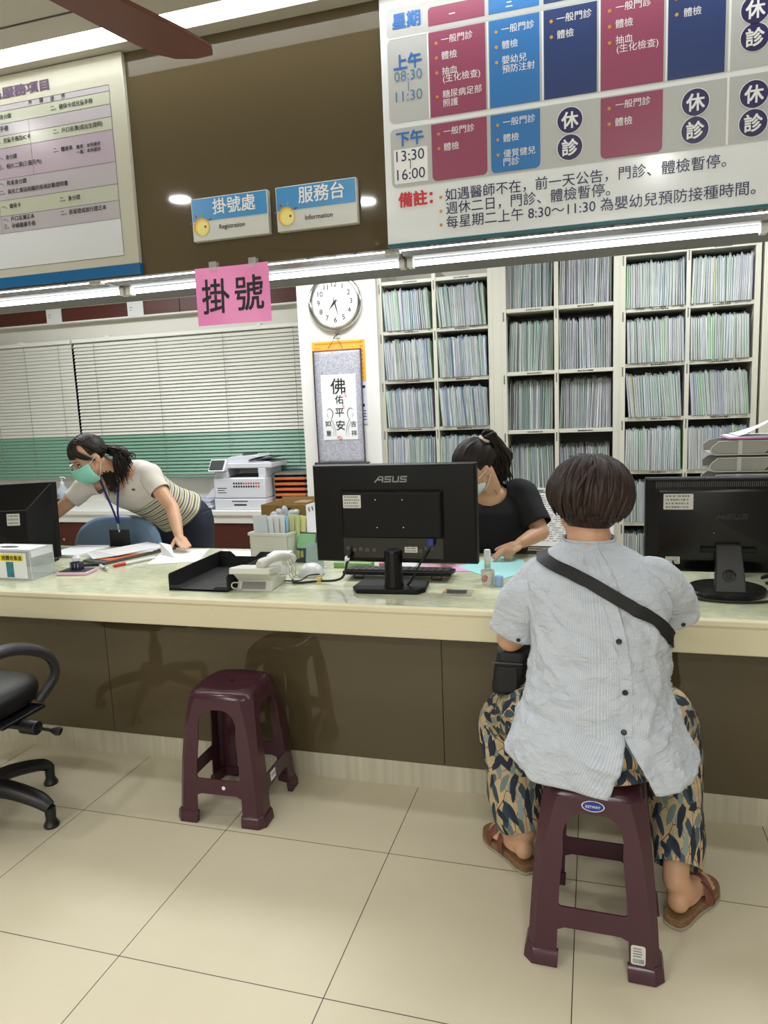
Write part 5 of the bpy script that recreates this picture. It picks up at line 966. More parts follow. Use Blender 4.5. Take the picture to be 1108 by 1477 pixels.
# ================================================================ plastic stools
M['stool'] = mat('maroon_plastic', (68, 34, 46), .22, spec=.5, var=.03, vscale=6)
def make_stool(label, loc, rz):
    t = thing('plastic_stool', label, 'stool', loc, rz, None); H = .485; Q = 1.0543
    dd = lambda z: .167-.028*(z/.46)-.018*(z/.46)**4      # distance of a side panel from the middle
    w_ = lambda z: dd(z)-.017-.024*(z/.46)**3            # its half width, the corners rounding off upward
    B = Matrix.Translation(loc) @ Matrix.Rotation(rz, 4, 'Z')
    def side(k):
        Rk = B @ Matrix.Rotation(k*PI/2, 4, 'Z'); return lambda s_, z, o=0: Rk @ Vector((s_, -(dd(z)-o), z*Q))
    def panel(mb, poly, k, th=.005):
        P = side(k); a = [P(*p) for p in poly]; b_ = [P(p[0], p[1], th) for p in poly]; n = len(poly); mb.add(a+b_, [tuple(range(n)), tuple(range(2*n-1, n-1, -1))]+[(i, n+i, n+(i+1) % n, (i+1) % n) for i in range(n)])
    lw = lambda z: .058-.012*max(0, (z-.05))/.3
    arch = [(-.118, .415), (-.118, .30)]
    seat = MB(); zs = [.30, .34, .38, .40, .42, .435]
    for k in range(4):
        x_in = w_(.30)-lw(.30); r_ = .056; top = .398
        inner = [(x_in, .30), (x_in+.001, top-r_)] + [(x_in-r_+r_*math.cos(a), top-r_+r_*math.sin(a)) for a in np.linspace(.2, PI/2, 6)]
        poly = [(w_(z), z) for z in zs] + [(-w_(z), z) for z in reversed(zs)] + [(-x, z) for x, z in inner] + [(x, z) for x, z in reversed(inner)]
        panel(seat, poly, k)
        P, P2 = side(k), side((k+1) % 4)
        for z0_, z1_ in zip(zs[:-1], zs[1:]): seat.add([P(w_(z0_), z0_), P2(-w_(z0_), z0_), P2(-w_(z1_), z1_), P(w_(z1_), z1_)], [(0, 1, 2, 3)])
    def sq(z, w0, ch, r_=3): 
        out = []
        for k in range(4):
            Rk = Matrix.Rotation(k*PI/2, 3, 'Z')
            for i in range(7): a = i/6; c_ = w0; u = -(w0-ch)+a*2*(w0-ch); out.append(B @ (Rk @ Vector((u, -w0-.006*(1-(2*a-1)**2), 0))+Vector((0, 0, z*Q))))
            for i in (1, 2): a = math.radians(-90+30*i); out.append(B @ (Rk @ Vector(((w0-ch)+ch*math.cos(a), -(w0-ch)+ch*math.sin(a), 0))+Vector((0, 0, z*Q))))
        return out
    d0 = dd(.435)
    seat.loft([sq(.433, d0-.001, .041), sq(.443, d0-.004, .046), sq(.452, d0-.012, .052), sq(.4585, d0-.026, .056), sq(.4595, d0-.036, .056), sq(.4575, .06, .045), sq(.4565, .03, .02)], True)
    seat.build('seat', M['stool'], t, smooth=50)
    MB().lathe([(.0001, .4592*Q), (.009, .4592*Q)], B.translation, 14, caps=False).build('centre_hole', M['ink'], t, smooth=0)
    for k in range(4):                                    # corner between side k and side k+1
        P, P2 = side(k), side((k+1) % 4); leg = MB(); zz = [.03, .12, .21, .30]
        panel(leg, [(w_(z), z) for z in zz]+[(w_(z)-lw(z), z) for z in reversed(zz)], k); panel(leg, [(-w_(z), z) for z in zz]+[(-w_(z)+lw(z), z) for z in reversed(zz)], (k+1) % 4)
        for z0_, z1_ in zip(zz[:-1], zz[1:]): leg.add([P(w_(z0_), z0_), P2(-w_(z0_), z0_), P2(-w_(z1_), z1_), P(w_(z1_), z1_)], [(0, 1, 2, 3)])
        o = leg.build('leg', M['stool'], t, smooth=40)
        ft = MB(); e = .008
        def fs(z, e): return [P(w_(z)-lw(z)-.004, z, -e), P(w_(z)+.004, z, -e), P2(-w_(z)-.004, z, -e), P2(-w_(z)+lw(z)+.004, z, -e), P2(-w_(z)+lw(z)+.004, z, .01), P(w_(z)-.01, z, .01), P(w_(z)-lw(z)-.004, z, .01)]
        ft.loft([fs(.001, e+.002), fs(.030, e), fs(.036, e-.004), fs(.040, .0)]); ft.build('foot_cap', M['stool'], o, bevel=.0015)
        st = MB(); x = w_(.12)-lw(.12)+.004; r_ = .022
        panel(st, [(-x-.002, .085), (-x+.002, .097), (-x+r_, .105), (x-r_, .105), (x-.002, .097), (x+.002, .085), (w_(.16)-lw(.16)+.002, .165), (w_(.16)-lw(.16)-.006, .158), (-w_(.16)+lw(.16)+.006, .158), (-w_(.16)+lw(.16)-.002, .165)], k); st.build('stretcher', M['stool'], t, smooth=30)
    return t, side, B
s1, sd1, B1 = make_stool('empty maroon plastic stool in front of the counter', (-1.297, 2.275, 0), math.radians(1.5))
s2, sd2, B2 = make_stool('maroon plastic stool the visitor in the pale shirt sits on', (.003, 1.885, 0), math.radians(-1.5))
P = sd1(0); q = MB(); disc(q, .02, .131, .007, lambda x, z: P(x, z, -.0006), 14); q.build('round_sticker', M['paper'], s1, smooth=0)
P = sd1(1); q = MB(); face(q, rrect(-.06, .118, -.015, .15), lambda x, z: P(x, z, -.0006)); q.build('white_sticker', M['paper'], s1, smooth=0)
q = MB()
for k in range(3): face(q, rrect(-.052+.012*k, .13, -.045+.012*k, .14), lambda x, z: P(x, z, -.001))
q.build('sticker_print', M['greyink'], s1, smooth=0)
P = sd2(0); q = MB(); disc(q, .0, .4185, .0285, lambda x, z: P(x, z, -.0005), 32, ry=.013); q.build('sticker_rim', M['paper'], s2, smooth=0); q = MB(); disc(q, .0, .4185, .026, lambda x, z: P(x, z, -.0009), 32, ry=.0112); q.build('blue_oval_sticker', mat('royal_blue', (30, 44, 150), .3), s2, smooth=0)
q = MB(); text(q, 'KEYWAY', lambda x, z: P(x, z, -.0014), 0, .4145, width=.036, bold=.015, align='c'); q.build('sticker_lettering', M['paper'], s2, smooth=0)
q = MB(); x = w_x = .104; face(q, rrect(.094, .043, .129, .092, .006), lambda x, z: P(x, z, -.0006)); q.build('barcode_sticker', M['label'], s2, smooth=0)
q = MB(); r = random.Random(4)
for k in range(9): face(q, rrect(.099+.003*k, .047, .1005+.003*k+r.uniform(0, .001), .058), lambda x, z: P(x, z, -.001))
for k in range(4): face(q, rrect(.099, .063+.0065*k, .118+r.uniform(0, .007), .066+.0065*k), lambda x, z: P(x, z, -.001))
q.build('sticker_print', M['greyink'], s2, smooth=0)
# ================================================================ people
from mathutils import noise as mnoise
def remesh(mb, voxel=.006, it=6):
    me = bpy.data.meshes.new('body'); me.from_pydata(mb.v, [], mb.f); o = bpy.data.objects.new('body', me); COL.objects.link(o)
    r = o.modifiers.new('r', 'REMESH'); r.mode = 'VOXEL'; r.voxel_size = voxel
    if it: s_ = o.modifiers.new('s', 'SMOOTH'); s_.factor = .5; s_.iterations = it
    dg = bpy.context.evaluated_depsgraph_get(); dg.update(); m2 = bpy.data.meshes.new_from_object(o.evaluated_get(dg))
    bpy.data.objects.remove(o); bpy.data.meshes.remove(me); return m2
def body(name, mb, m_, parent, voxel=.006, it=6):
    me = remesh(mb, voxel, it); me.materials.clear(); me.materials.append(m_); return link(name, me, parent, smooth=180)
def chain(mb, pts, rs, n=12):
    pts = [Vector(p) for p in pts]; mb.tube(pts, rs, n)
    for p, r in zip(pts, rs): mb.ell(p, (r*.98,)*3, nu=n, nv=8)
def frame(f, up):
    f = Vector(f).normalized(); x = f.cross(Vector(up)).normalized(); return Matrix((x, f, x.cross(f))).transposed()
def head(mb, C, R, s=1.0):
    C = Vector(C); E = lambda c, r, M=None: mb.ell(C+R @ (Vector(c)*s), [q*s for q in r], R if M is None else R @ M, 20, 14)
    E((0, -.015, .03), (.073, .093, .082)); E((0, .028, -.03), (.061, .062, .086)); E((0, .03, -.075), (.049, .05, .042)); E((0, .07, -.098), (.02, .018, .016))
    chain(mb, [C+R @ (Vector(p)*s) for p in ((0, .088, .004), (0, .101, -.018), (0, .109, -.034))], [.008*s, .0095*s, .012*s]); E((-.012, .097, -.038), (.009, .010, .008)); E((.012, .097, -.038), (.009, .010, .008))
    E((0, .089, -.063), (.021, .010, .0055)); E((0, .087, -.072), (.019, .010, .006))
    for k in (-1, 1): E((k*.032, .080, .014), (.024, .011, .007)); E((k*.042, .066, -.03), (.02, .02, .022)); E((k*.074, -.006, -.012), (.009, .019, .031), Matrix.Rotation(k*.35, 3, 'Z'))
def hand(mb, W, d, n, side, curls, L=.165, thumb=.5, spread=.12):
    """wrist W, finger direction d, back-of-hand normal n; side = direction of the thumb sign along d x n; curls: (knuckle, middle) bends per finger"""
    W = Vector(W); d = Vector(d).normalized(); n = Vector(n); n = (n-d*n.dot(d)).normalized(); s_ = d.cross(n)*side
    k = L/.165; lens = (.070, .077, .072, .056); off = (.026, .009, -.009, -.026)
    chain(mb, [W-d*.02, W+d*.02, W+d*.05], [.023*k, .022*k, .02*k])
    mb.ell(W+d*.045*k, (.037*k, .048*k, .014*k), Matrix((s_, d, n)).transposed(), 16, 10)
    for i in range(4):
        K = W+d*(.080-.006*abs(i-1.2))*k+s_*off[i]*k; chain(mb, [W+d*.02+s_*off[i]*.5*k, K], [.012*k, .0105*k], 10)
        a, b_ = curls[i]; dd = (d+s_*off[i]*spread*8).normalized(); p = K; ang = 0; pts = [K]
        for j, (fr_, cu) in enumerate(((.46, a), (.31, b_), (.23, b_*.6))):
            ang += cu; p = p+(dd*math.cos(ang)-n*math.sin(ang))*lens[i]*fr_*k; pts.append(p)
        chain(mb, pts, [.0095*k, .0088*k, .0080*k, .0068*k], 10)
    B = W+d*.022*k+s_*.024*k-n*.006*k; td = (d*.75+s_*thumb-n*.25).normalized(); chain(mb, [B, B+td*.034*k, B+td*.034*k+(td+d*.4).normalized()*.028*k, B+td*.034*k+(td+d*.7).normalized()*.047*k], [.014*k, .0115*k, .0095*k, .0075*k], 10)
def limb(mb, keys, m=26, n=28, uv=True, wr=.0, freq=18, caps=False, seed=0, flat=None, C=.5):
    """a cloth tube; keys: (x, y, z, r) along its length"""
    pts = [Vector(p) for p in curve([k[:3] for k in keys], m)]; rs = [q[0] for q in curve([(k[3],) for k in keys], m)]
    mb.circ = C; secs = []; prev = Vector((1, .1, 0))
    for i, p in enumerate(pts):
        t = (pts[min(i+1, m-1)]-pts[max(i-1, 0)]).normalized(); a = (prev-t*prev.dot(t)).normalized(); prev = a; b_ = t.cross(a); ring_ = []
        for j in range(n):
            th = 2*PI*j/n; dr = a*math.cos(th)+b_*math.sin(th); q = p+dr*rs[i]
            if wr: q = q+dr*wr*mnoise.noise(Vector((q.x*freq*.6+seed, q.y*freq*.6, q.z*freq)))
            ring_.append(q)
        secs.append(ring_)
    mb.loft(secs, caps, 0, uv)
def lock(mb, C, R, rad, dirs, r, n=12, drop=None, lift=0.0):
    """a lock of hair lying on an ellipsoid through the given directions; drop: extra free points"""
    pts = []
    for i in range(n):
        u = i/(n-1)*(len(dirs)-1); k = min(int(u), len(dirs)-2); q = Vector(dirs[k]).lerp(Vector(dirs[k+1]), u-k).normalized(); g = 1+lift*math.sin(PI*i/(n-1)); pts.append(C+R @ Vector((q.x*rad[0]*g, q.y*rad[1]*g, q.z*rad[2]*g)))
    if drop: pts = pts[:-1]+[Vector(p) for p in curve([pts[-1]]+list(drop), 10)]
    m = len(pts); rs = [r*(.35+.65*min(1, 5*i/m))*(1 if i < m*.55 else max(.10, 1-((i-m*.55)/(m*.45))**1.6)) for i in range(m)]
    mb.tube(pts, rs, 6)
m = mat('black_hair', (24, 19, 18), .5, spec=.3); n = NT(m); v = n.noise(n.coord('Object', (420, 420, 30)), 1, 2); n.base(n.ramp(v, [(.3, rgb(14, 11, 11)), (.7, rgb(44, 34, 30))])); M['hair'] = m
m = mat('dark_brown_hair', (40, 26, 22), .45, spec=.4); n = NT(m); v = n.noise(n.coord('Object', (300, 300, 24)), 1, 2); n.base(n.ramp(v, [(.3, rgb(10, 8, 8)), (.7, rgb(58, 36, 29))])); M['hairb'] = m
# ---------------------------------------------------------------- the seated visitor, from behind
v1 = thing('person', 'seated person seen from behind in pale blue shirt and leaf patterned trousers, on the stool', 'person', (.003, 1.9, 0))
b = MB(); C1 = Vector((-.012, 2.02, 1.168)); R1 = frame((-.28, .93, -.22), (0, .15, 1))
b.ell((.01, 1.90, .615), (.18, .13, .115)).ell((.01, 1.92, .72), (.16, .12, .16)).ell((.002, 1.955, .90), (.15, .10, .15)).ell((-.005, 1.985, 1.0), (.12, .07, .06))
chain(b, [(-.01, 1.975, 1.0), (-.012, 1.99, 1.06), (-.014, 2.005, 1.11)], [.066, .060, .058], 18); head(b, C1, R1)
chain(b, [(-.145, 1.98, .975), (-.205, 2.015, .87), (-.235, 2.045, .78)], [.050, .050, .043], 16); chain(b, [(-.235, 2.045, .78), (-.175, 2.20, .80), (-.075, 2.38, .815)], [.043, .041, .026], 16)
chain(b, [(.155, 1.985, .985), (.205, 2.05, .91), (.225, 2.15, .84)], [.050, .05, .043], 16); chain(b, [(.225, 2.15, .84), (.18, 2.29, .82), (.11, 2.43, .820)], [.043, .04, .026], 16)
hand(b, (-.075, 2.385, .822), (.3, .9, -.04), (0, .05, 1), -1, [(.08, .18)]*4); hand(b, (.105, 2.435, .820), (-.5, .8, -.04), (0, .05, 1), 1, [(.08, .2)]*4)
FL = [((-.19, 2.085), (-.345, 2.262)), ((.214, 1.938), (.325, 2.115))]; AN = [(-.205, 2.115), (.222, 1.965)]; KN = [(-.262, 2.25, .44), (.214, 2.215, .45)]; HP = [(-.10, 1.93, .58), (.12, 1.93, .58)]
for (h, t_), a, k_, hp in zip(FL, AN, KN, HP):
    h = Vector((*h, 0)); d = (Vector((*t_, 0))-h).normalized(); s_ = Vector((d.y, -d.x, 0)); Z = Vector((0, 0, 1)); A = Vector((*a, .125)); g = .034
    chain(b, [hp, k_, (-.257, 2.228, .28) if h.x < 0 else (.232, 2.125, .28), (-.228, 2.155, .18) if h.x < 0 else (.232, 2.02, .2), A], [.07, .05, .042, .036, .036], 16)
    b.ell(h+d*.03+Z*(g+.034), (.031, .038, .034)); chain(b, [A, h+d*.06+Z*(g+.05), h+d*.12+Z*(g+.030), h+d*.17+Z*(g+.017)], [.036, .036, .030, .018], 14)
    b.ell(h+d*.155+Z*(g+.014), (.042, .045, .016), Matrix((s_, d, Z)).transposed()); b.ell(h+d*.09+Z*(g+.018), (.032, .07, .02), Matrix((s_, d, Z)).transposed())
    inn = 1 if h.x < 0 else -1
    for i, (o_, l_, r_) in enumerate(((.030, .052, .0115), (.012, .05, .009), (-.004, .045, .0085), (-.019, .037, .008), (-.032, .028, .0075))): K = h+d*(.178-.006*i)+s_*o_*inn+Z*(g+.012); chain(b, [K, K+d*l_*.5+Z*.003, K+d*l_-Z*.003], [r_, r_, r_*.9], 10)
body('body', b, M['skin'], v1, .0055, 5)
# sandals
M['cork'] = mat('cork_footbed', (128, 96, 66), .8, var=.3, vscale=160); M['strap'] = mat('brown_leather_strap', (110, 60, 48), .55, bump=.2, bscale=300); M['sole'] = mat('pale_sole_edge', (158, 148, 128), .7)
for i, ((h, t_), nm) in enumerate(zip(FL, ('left', 'right'))):
    h = Vector((*h, 0)); d = (Vector((*t_, 0))-h).normalized(); s_ = Vector((d.y, -d.x, 0)); Z = Vector((0, 0, 1)); inn = 1 if h.x < 0 else -1
    sd_ = MB(); out = [(-.012, 0), (-.004, .026), (.03, .037), (.08, .036), (.13, .042), (.175, .050), (.215, .048), (.243, .034), (.250, .010), (.24, -.02), (.205, -.043), (.165, -.048), (.12, -.040), (.07, -.036), (.03, -.036), (-.004, -.026)]
    out = curve(out+[out[0]], 48)[:-1]; Pf = lambda z: (lambda a, c: h+d*a+s_*c*inn+Z*z)
    sn = thing('sandal', 'brown strapped cork sandal on the visitor’s %s foot, %s the stool' % (nm, 'left of' if i == 0 else 'right of'), 'sandal', h)
    MB().prism(out, Pf(.0008), Z*.009).build('sole', M['sole'], sn, bevel=.002); MB().prism([(a*.985+.002, c*.96) for a, c in out], Pf(.0098), Z*.021).build('footbed', M['cork'], sn, bevel=.003)
    for a0, a1 in ((.10, .15), (.165, .125)):
        st = [h+d*(a0+(a1-a0)*u)+s_*(.046*math.cos(PI*(1-u)))+Z*(.022+.062*math.sin(PI*u)**.75) for u in np.linspace(0, 1, 15)]; mb = MB(); mb.tube(st, .013, 10, flat=.16, up=tuple(d)); mb.build('strap', M['strap'], sn, smooth=60)
    bk = h+d*.13+s_*.047*inn+Z*.05; MB().tube([bk+d*.008*math.cos(a)+Z*.009*math.sin(a)+s_*inn*.003 for a in np.linspace(0, 2*PI, 14, endpoint=False)], .0015, 6, closed=True).build('buckle', M['silver'], sn)
# leaf patterned trousers
m = bpy.data.materials.new('leaf_print_trousers'); m.use_nodes = True; n = NT(m); uv = n.add('ShaderNodeTexCoord').outputs['UV']
def leaves(sc, off, a, b_, rnd, warp=.25):
    mp = n.add('ShaderNodeMapping'); n.l.new(uv, mp.inputs[0]); mp.inputs['Scale'].default_value = (sc, sc*.8, 1); mp.inputs['Location'].default_value = off
    wn_ = n.add('ShaderNodeTexNoise'); n.l.new(mp.outputs[0], wn_.inputs['Vector']); wn_.inputs['Scale'].default_value = 1.3
    wv = n.add('ShaderNodeVectorMath', _operation='MULTIPLY_ADD'); n.l.new(wn_.outputs['Color'], wv.inputs[0]); wv.inputs[1].default_value = (warp,)*3; n.l.new(mp.outputs[0], wv.inputs[2])
    vo = n.add('ShaderNodeTexVoronoi', _voronoi_dimensions='2D'); n.l.new(wv.outputs[0], vo.inputs['Vector']); vo.inputs['Scale'].default_value = 1; vo.inputs['Randomness'].default_value = .8
    df = n.add('ShaderNodeVectorMath', _operation='SUBTRACT'); n.l.new(wv.outputs[0], df.inputs[0]); n.l.new(vo.outputs['Position'], df.inputs[1]); s3 = n.add('ShaderNodeSeparateXYZ', i0=df.outputs[0]); sc_ = n.add('ShaderNodeSeparateColor', i0=vo.outputs['Color'])
    an = n.math('MULTIPLY_ADD', sc_.outputs[0], rnd, 1.57-rnd/2); c_, s_ = n.math('COSINE', an), n.math('SINE', an); dx, dy = s3.outputs[0], s3.outputs[1]
    lx = n.math('ADD', n.math('MULTIPLY', dx, c_), n.math('MULTIPLY', dy, s_)); ly = n.math('SUBTRACT', n.math('MULTIPLY', dy, c_), n.math('MULTIPLY', dx, s_))
    e = n.math('ADD', n.math('POWER', n.math('ABSOLUTE', n.math('DIVIDE', lx, a)), 2.0), n.math('ABSOLUTE', n.math('DIVIDE', ly, b_)))
    return n.math('LESS_THAN', e, 1.0), sc_.outputs[1], ly
base = n.ramp(n.noise(n.coord('UV', (40, 40, 1)), 1, 3), [(.3, rgb(174, 152, 116)), (.7, rgb(196, 174, 136))])
ve = n.add('ShaderNodeTexVoronoi', _voronoi_dimensions='2D', _feature='DISTANCE_TO_EDGE'); mp = n.add('ShaderNodeMapping'); n.l.new(uv, mp.inputs[0]); mp.inputs['Scale'].default_value = (24, 15, 1); n.l.new(mp.outputs[0], ve.inputs['Vector']); ve.inputs['Scale'].default_value = 1
cur = n.mix(n.math('LESS_THAN', ve.outputs['Distance'], .022), base, rgb(112, 44, 36))
k1, c1, l1 = leaves(20, (3.3, 1.7, 0), .62, .22, 2.2); cur = n.mix(k1, cur, n.ramp(c1, [(.2, rgb(74, 92, 94)), (.8, rgb(134, 148, 140))]))
k2, c2, l2 = leaves(17.5, (.4, 5.1, 0), .66, .20, 1.8); cur = n.mix(k2, cur, n.ramp(c2, [(.3, rgb(30, 42, 58)), (.8, rgb(58, 76, 88))]))
k3, c3, l3 = leaves(22, (7.7, 2.9, 0), .60, .19, 2.6); k3 = n.math('MULTIPLY', k3, n.math('GREATER_THAN', c3, .35)); cur = n.mix(k3, cur, rgb(28, 36, 52))
n.base(cur); n.n['Principled BSDF'].inputs['Roughness'].default_value = .8; M['leaf'] = m
n.bump(n.noise(n.coord('Object'), 38, 3), .5, .008)
tr = MB()
limb(tr, [(-.05, 1.89, .66, .10), (-.075, 1.90, .598, .11), (-.12, 1.99, .562, .108), (-.195, 2.13, .51, .102), (-.258, 2.245, .445, .095), (-.270, 2.265, .39, .096), (-.250, 2.225, .27, .096), (-.228, 2.155, .17, .086), (-.213, 2.13, .115, .072)], 44, 36, wr=.014, freq=13, C=.62)
limb(tr, [(.07, 1.89, .66, .10), (.09, 1.90, .598, .11), (.125, 1.99, .568, .112), (.175, 2.12, .53, .108), (.212, 2.22, .47, .094), (.222, 2.21, .39, .092), (.232, 2.13, .29, .086), (.236, 2.03, .20, .072), (.232, 1.985, .155, .062)], 44, 36, wr=.012, freq=13, seed=5, C=.62)
k0 = len(tr.f); tr.ell((.01, 1.885, .583), (.205, .147, .0965), nu=40, nv=20)
tr.ell((.01, 1.885, .522), (.175, .160, .034), nu=40, nv=14)
for i in range(k0, len(tr.f)): tr.uv[i] = [(math.atan2(tr.v[j][0]-.01, -(tr.v[j][1]-1.9))*.22+2.3, tr.v[j][2]+.4*(tr.v[j][1])) for j in tr.f[i]]
tr.v = [(x, y, max(z, .4865)) if (x-.003)**2 < .14**2 and abs(y-1.885) < .15 else (x, y, z) for x, y, z in tr.v]
o = tr.build('trousers', M['leaf'], v1, smooth=180)
# shirt
SH = spline([(-1.090, -.012, 2.003, .064, .060, .062), (-1.072, -.012, 2.0, .082, .07, .074), (-1.052, -.010, 1.995, .120, .08, .088), (-1.025, -.005, 1.985, .156, .09, .105), (-.985, .002, 1.975, .184, .10, .124), (-.93, .007, 1.962, .186, .11, .138), (-.86, .011, 1.95, .176, .12, .148), (-.79, .012, 1.94, .176, .13, .153), (-.72, .010, 1.93, .186, .14, .160), (-.65, .010, 1.92, .200, .15, .174), (-.58, .012, 1.912, .228, .157, .194), (-.53, .014, 1.907, .247, .162, .198), (-.48, .016, 1.902, .258, .168, .199), (-.42, .016, 1.898, .264, .172, .194)], 160)
SHA = np.array(SH)
def shp(z): return [np.interp(-z, SHA[:, 0], SHA[:, i]) for i in range(1, 6)]
def S1(ph, z, off=0.0):
    cx, cy, a, bf, bb = shp(z); c, s_ = math.cos(ph), math.sin(ph); e = 2/2.35
    x = a*math.copysign(abs(s_)**e, s_); y = -(bb if c > 0 else bf)*math.copysign(abs(c)**e, c)
    low = max(0, min(1, (.60-z)/.14)); rr = 1 + low*(.055*math.sin(ph*9+1)+.035*math.sin(ph*5+2.3)) + low*.05*math.exp(-((ph-1.35)/.28)**2)
    q = Vector((x, y, z)); f = .011*mnoise.noise(Vector((ph*1.3, z*13+ph*2.2, 3.1)))*min(1, max(0, (1.02-z)/.08)) + .005*mnoise.noise(Vector((ph*4, z*30+ph*5, 8.0)))*min(1, max(0, (1.04-z)/.08))
    f -= .007*math.exp(-((z-(.705-.05*math.cos(ph*1.0+.6)))/.014)**2)*max(0, math.cos(ph+.8)) + .006*math.exp(-((z-(.81+.05*ph))/.012)**2)*max(0, math.cos(ph+.9)) + .006*math.exp(-((z-(.86-.05*ph))/.014)**2)*max(0, math.cos(ph-.9))
    win = min(1, max(0, (1.03-z)/.06))
    for sc_, sd_, am in ((1.0, 0, .008), (1.9, 5.0, .004)):
        rn = mnoise.noise(Vector((ph*1.1*sc_+sd_, z*7*sc_+ph*abs(ph)*.9*sc_*(1 if z > .72 else -.6), sd_+2))); f += am*(max(0, 1-abs(rn)*5.5)**1.5)*win
    rad = Vector((x, y, 0)).normalized(); g = Vector((x*rr, y*rr, 0))+rad*(f+off); return Vector((cx+g.x, cy+g.y, z))
def hem(ph): d = abs((ph+PI) % (2*PI)-PI); return .500+.062*(min(d, 1.57)/1.57)**2
shirt = MB(); N_, Mv = 150, 96; PS = .27; secs = []; uvs = []
for i in range(Mv+1):
    v_ = i/Mv; row = []
    for j in range(N_+1):
        u = j/N_; ph = PS+u*2*PI; z = 1.090-v_*(1.090-hem(ph)); wv = max(0, .46*(.632-z)/.132); ph = PS+wv/2+u*(2*PI-wv); ph2 = (ph+PI) % (2*PI)-PI; row.append(S1(ph2, z))
    secs.append(row)
n_ = N_+1
shirt.add([p for r_ in secs for p in r_], [(i*n_+j, i*n_+j+1, (i+1)*n_+j+1, (i+1)*n_+j) for i in range(Mv) for j in range(N_)], 0, [((j/N_, i/Mv), ((j+1)/N_, i/Mv), ((j+1)/N_, (i+1)/Mv), (j/N_, (i+1)/Mv)) for i in range(Mv) for j in range(N_)])
m = mat('pale_blue_pinstripe_cotton', (182, 189, 198), .85, sheen=.15); n = NT(m); u_ = n.add('ShaderNodeSeparateXYZ', i0=n.add('ShaderNodeTexCoord').outputs['UV']).outputs[0]
sw = n.math('MULTIPLY_ADD', n.math('SINE', n.math('MULTIPLY', u_, 2*PI*230)), .5, .5); n.base(n.mix(sw, rgb(183, 191, 206), rgb(204, 208, 214)))
hb = n.noise(n.coord('Object', (1, 1, 1.7)), 20, 5, .6, 1.2); n.bump(hb, .65, .022); M['shirt'] = m
limb(shirt, [(-.06, 1.972, .965, .060), (-.125, 1.976, .968, .068), (-.172, 1.99, .925, .070), (-.202, 2.012, .865, .070), (-.216, 2.022, .808, .072)], 30, 36, wr=.012, freq=22, C=.42)
limb(shirt, [(.07, 1.975, .975, .060), (.135, 1.98, .978, .068), (.178, 2.01, .945, .069), (.200, 2.045, .905, .068), (.208, 2.065, .868, .070)], 30, 36, wr=.012, freq=22, seed=9, C=.42)
so_ = shirt.build('shirt', M['shirt'], v1, smooth=180); sm = so_.modifiers.new('t', 'SOLIDIFY'); sm.thickness = .002; sm.offset = 1
bv = BVHTree.FromPolygons([Vector(p) for p in shirt.v], shirt.f)
def onshirt(px, py, off=.004):
    d = ray(px, py).normalized(); h = bv.ray_cast(EYE, d); 
    if h[0] is None: h = bv.find_nearest(EYE+d*1.9)
    nn = h[1] if h[1].dot(d) < 0 else -h[1]; return h[0]+nn*off, nn
def ribbon(mb, pn, wd, th):
    L = []
    for i, (p, nn) in enumerate(pn):
        t = (pn[min(i+1, len(pn)-1)][0]-pn[max(i-1, 0)][0]).normalized(); s_ = t.cross(nn).normalized()*wd/2; L.append([p-s_, p+s_, p+s_+nn*th, p-s_+nn*th])
    mb.loft(L)
pl = [onshirt(px, py, .0022) for px, py in curve([(851, 806), (862, 835), (876, 862), (890, 905), (899, 950), (903, 998), (903, 1040), (902, 1062)], 30)]
q = MB(); ribbon(q, pl, .030, .0012); q.build('button_placket', M['shirt'], so_, smooth=60)
for px, py in ((875, 857), (893, 925), (902, 998), (900, 1057)):
    p, nn = onshirt(px, py, .0045); R = nn.to_track_quat('Z', 'Y').to_matrix(); MB().lathe([(.0, 0), (.0068, 0), (.0074, .0015), (.0066, .003), (.004, .0022), (.0, .0022)], p, 16, M=R).build('button', M['black'], so_)
pn = [(Vector((-.135, 2.045, 1.035)), Vector((-.15, .6, .8)).normalized()), (Vector((-.138, 2.01, 1.050)), Vector((-.3, .1, .95)).normalized())]+[onshirt(px, py, .0065) for px, py in curve([(784, 806), (800, 817), (824, 828), (858, 846), (895, 868), (928, 886), (952, 902), (963, 914), (968, 925)], 30)]
pn += [(Vector((.196, 1.96, .825)), Vector((1, .1, 0)).normalized())]
bag = thing('crossbody_bag', 'black cross body bag on the visitor’s lap, its wide strap crossing the pale shirt', 'bag', (-.24, 2.12, .6)); FB = mat('black_nylon', (12, 12, 13), .6, bump=.3, bscale=90)
q = MB(); ribbon(q, pn, .034, .002); q.build('shoulder_strap', FB, bag, smooth=60)
sec = []
for z, s_ in ((.597, .84), (.601, .94), (.62, 1.0), (.64, .97), (.67, 1.02), (.70, .97), (.728, .99), (.736, .93)): sec.append([(-.248+x*s_+.02*(z-.62)/.13, 2.135+y*s_, z) for x, y in rounded(.050, .095, 36, 5.0)])
MB().loft(sec).build('pouch', FB, bag, smooth=60)
MB().box(-.290, -.200, 2.036, 2.0385, .700, .704).build('zip', M['dgrey'], bag, smooth=0); MB().box(-.275, -.215, 2.034, 2.040, .612, .690).build('front_pocket', FB, bag, bevel=.006)
q = MB(); q.tube([(-.222, 2.06, .752), (-.205, 2.05, .775), (-.190, 2.048, .79), (-.18, 2.05, .80)], .004, 8).tube([(-.215+.013*math.cos(a), 2.048, .765+.013*math.sin(a)) for a in np.linspace(0, 2*PI, 16, endpoint=False)], .0025, 6, closed=True); q.build('metal_clip', M['silver'], bag)
for (px, py) in ((748, 922), (985, 900)):
    p, nn = onshirt(px, py, .003); R = nn.to_track_quat('Z', 'Y').to_matrix(); MB().lathe([(.0, 0), (.006, 0), (.0062, .0015), (.005, .003), (.0, .0025)], p, 16, M=R).build('cuff_button', M['black'], so_)
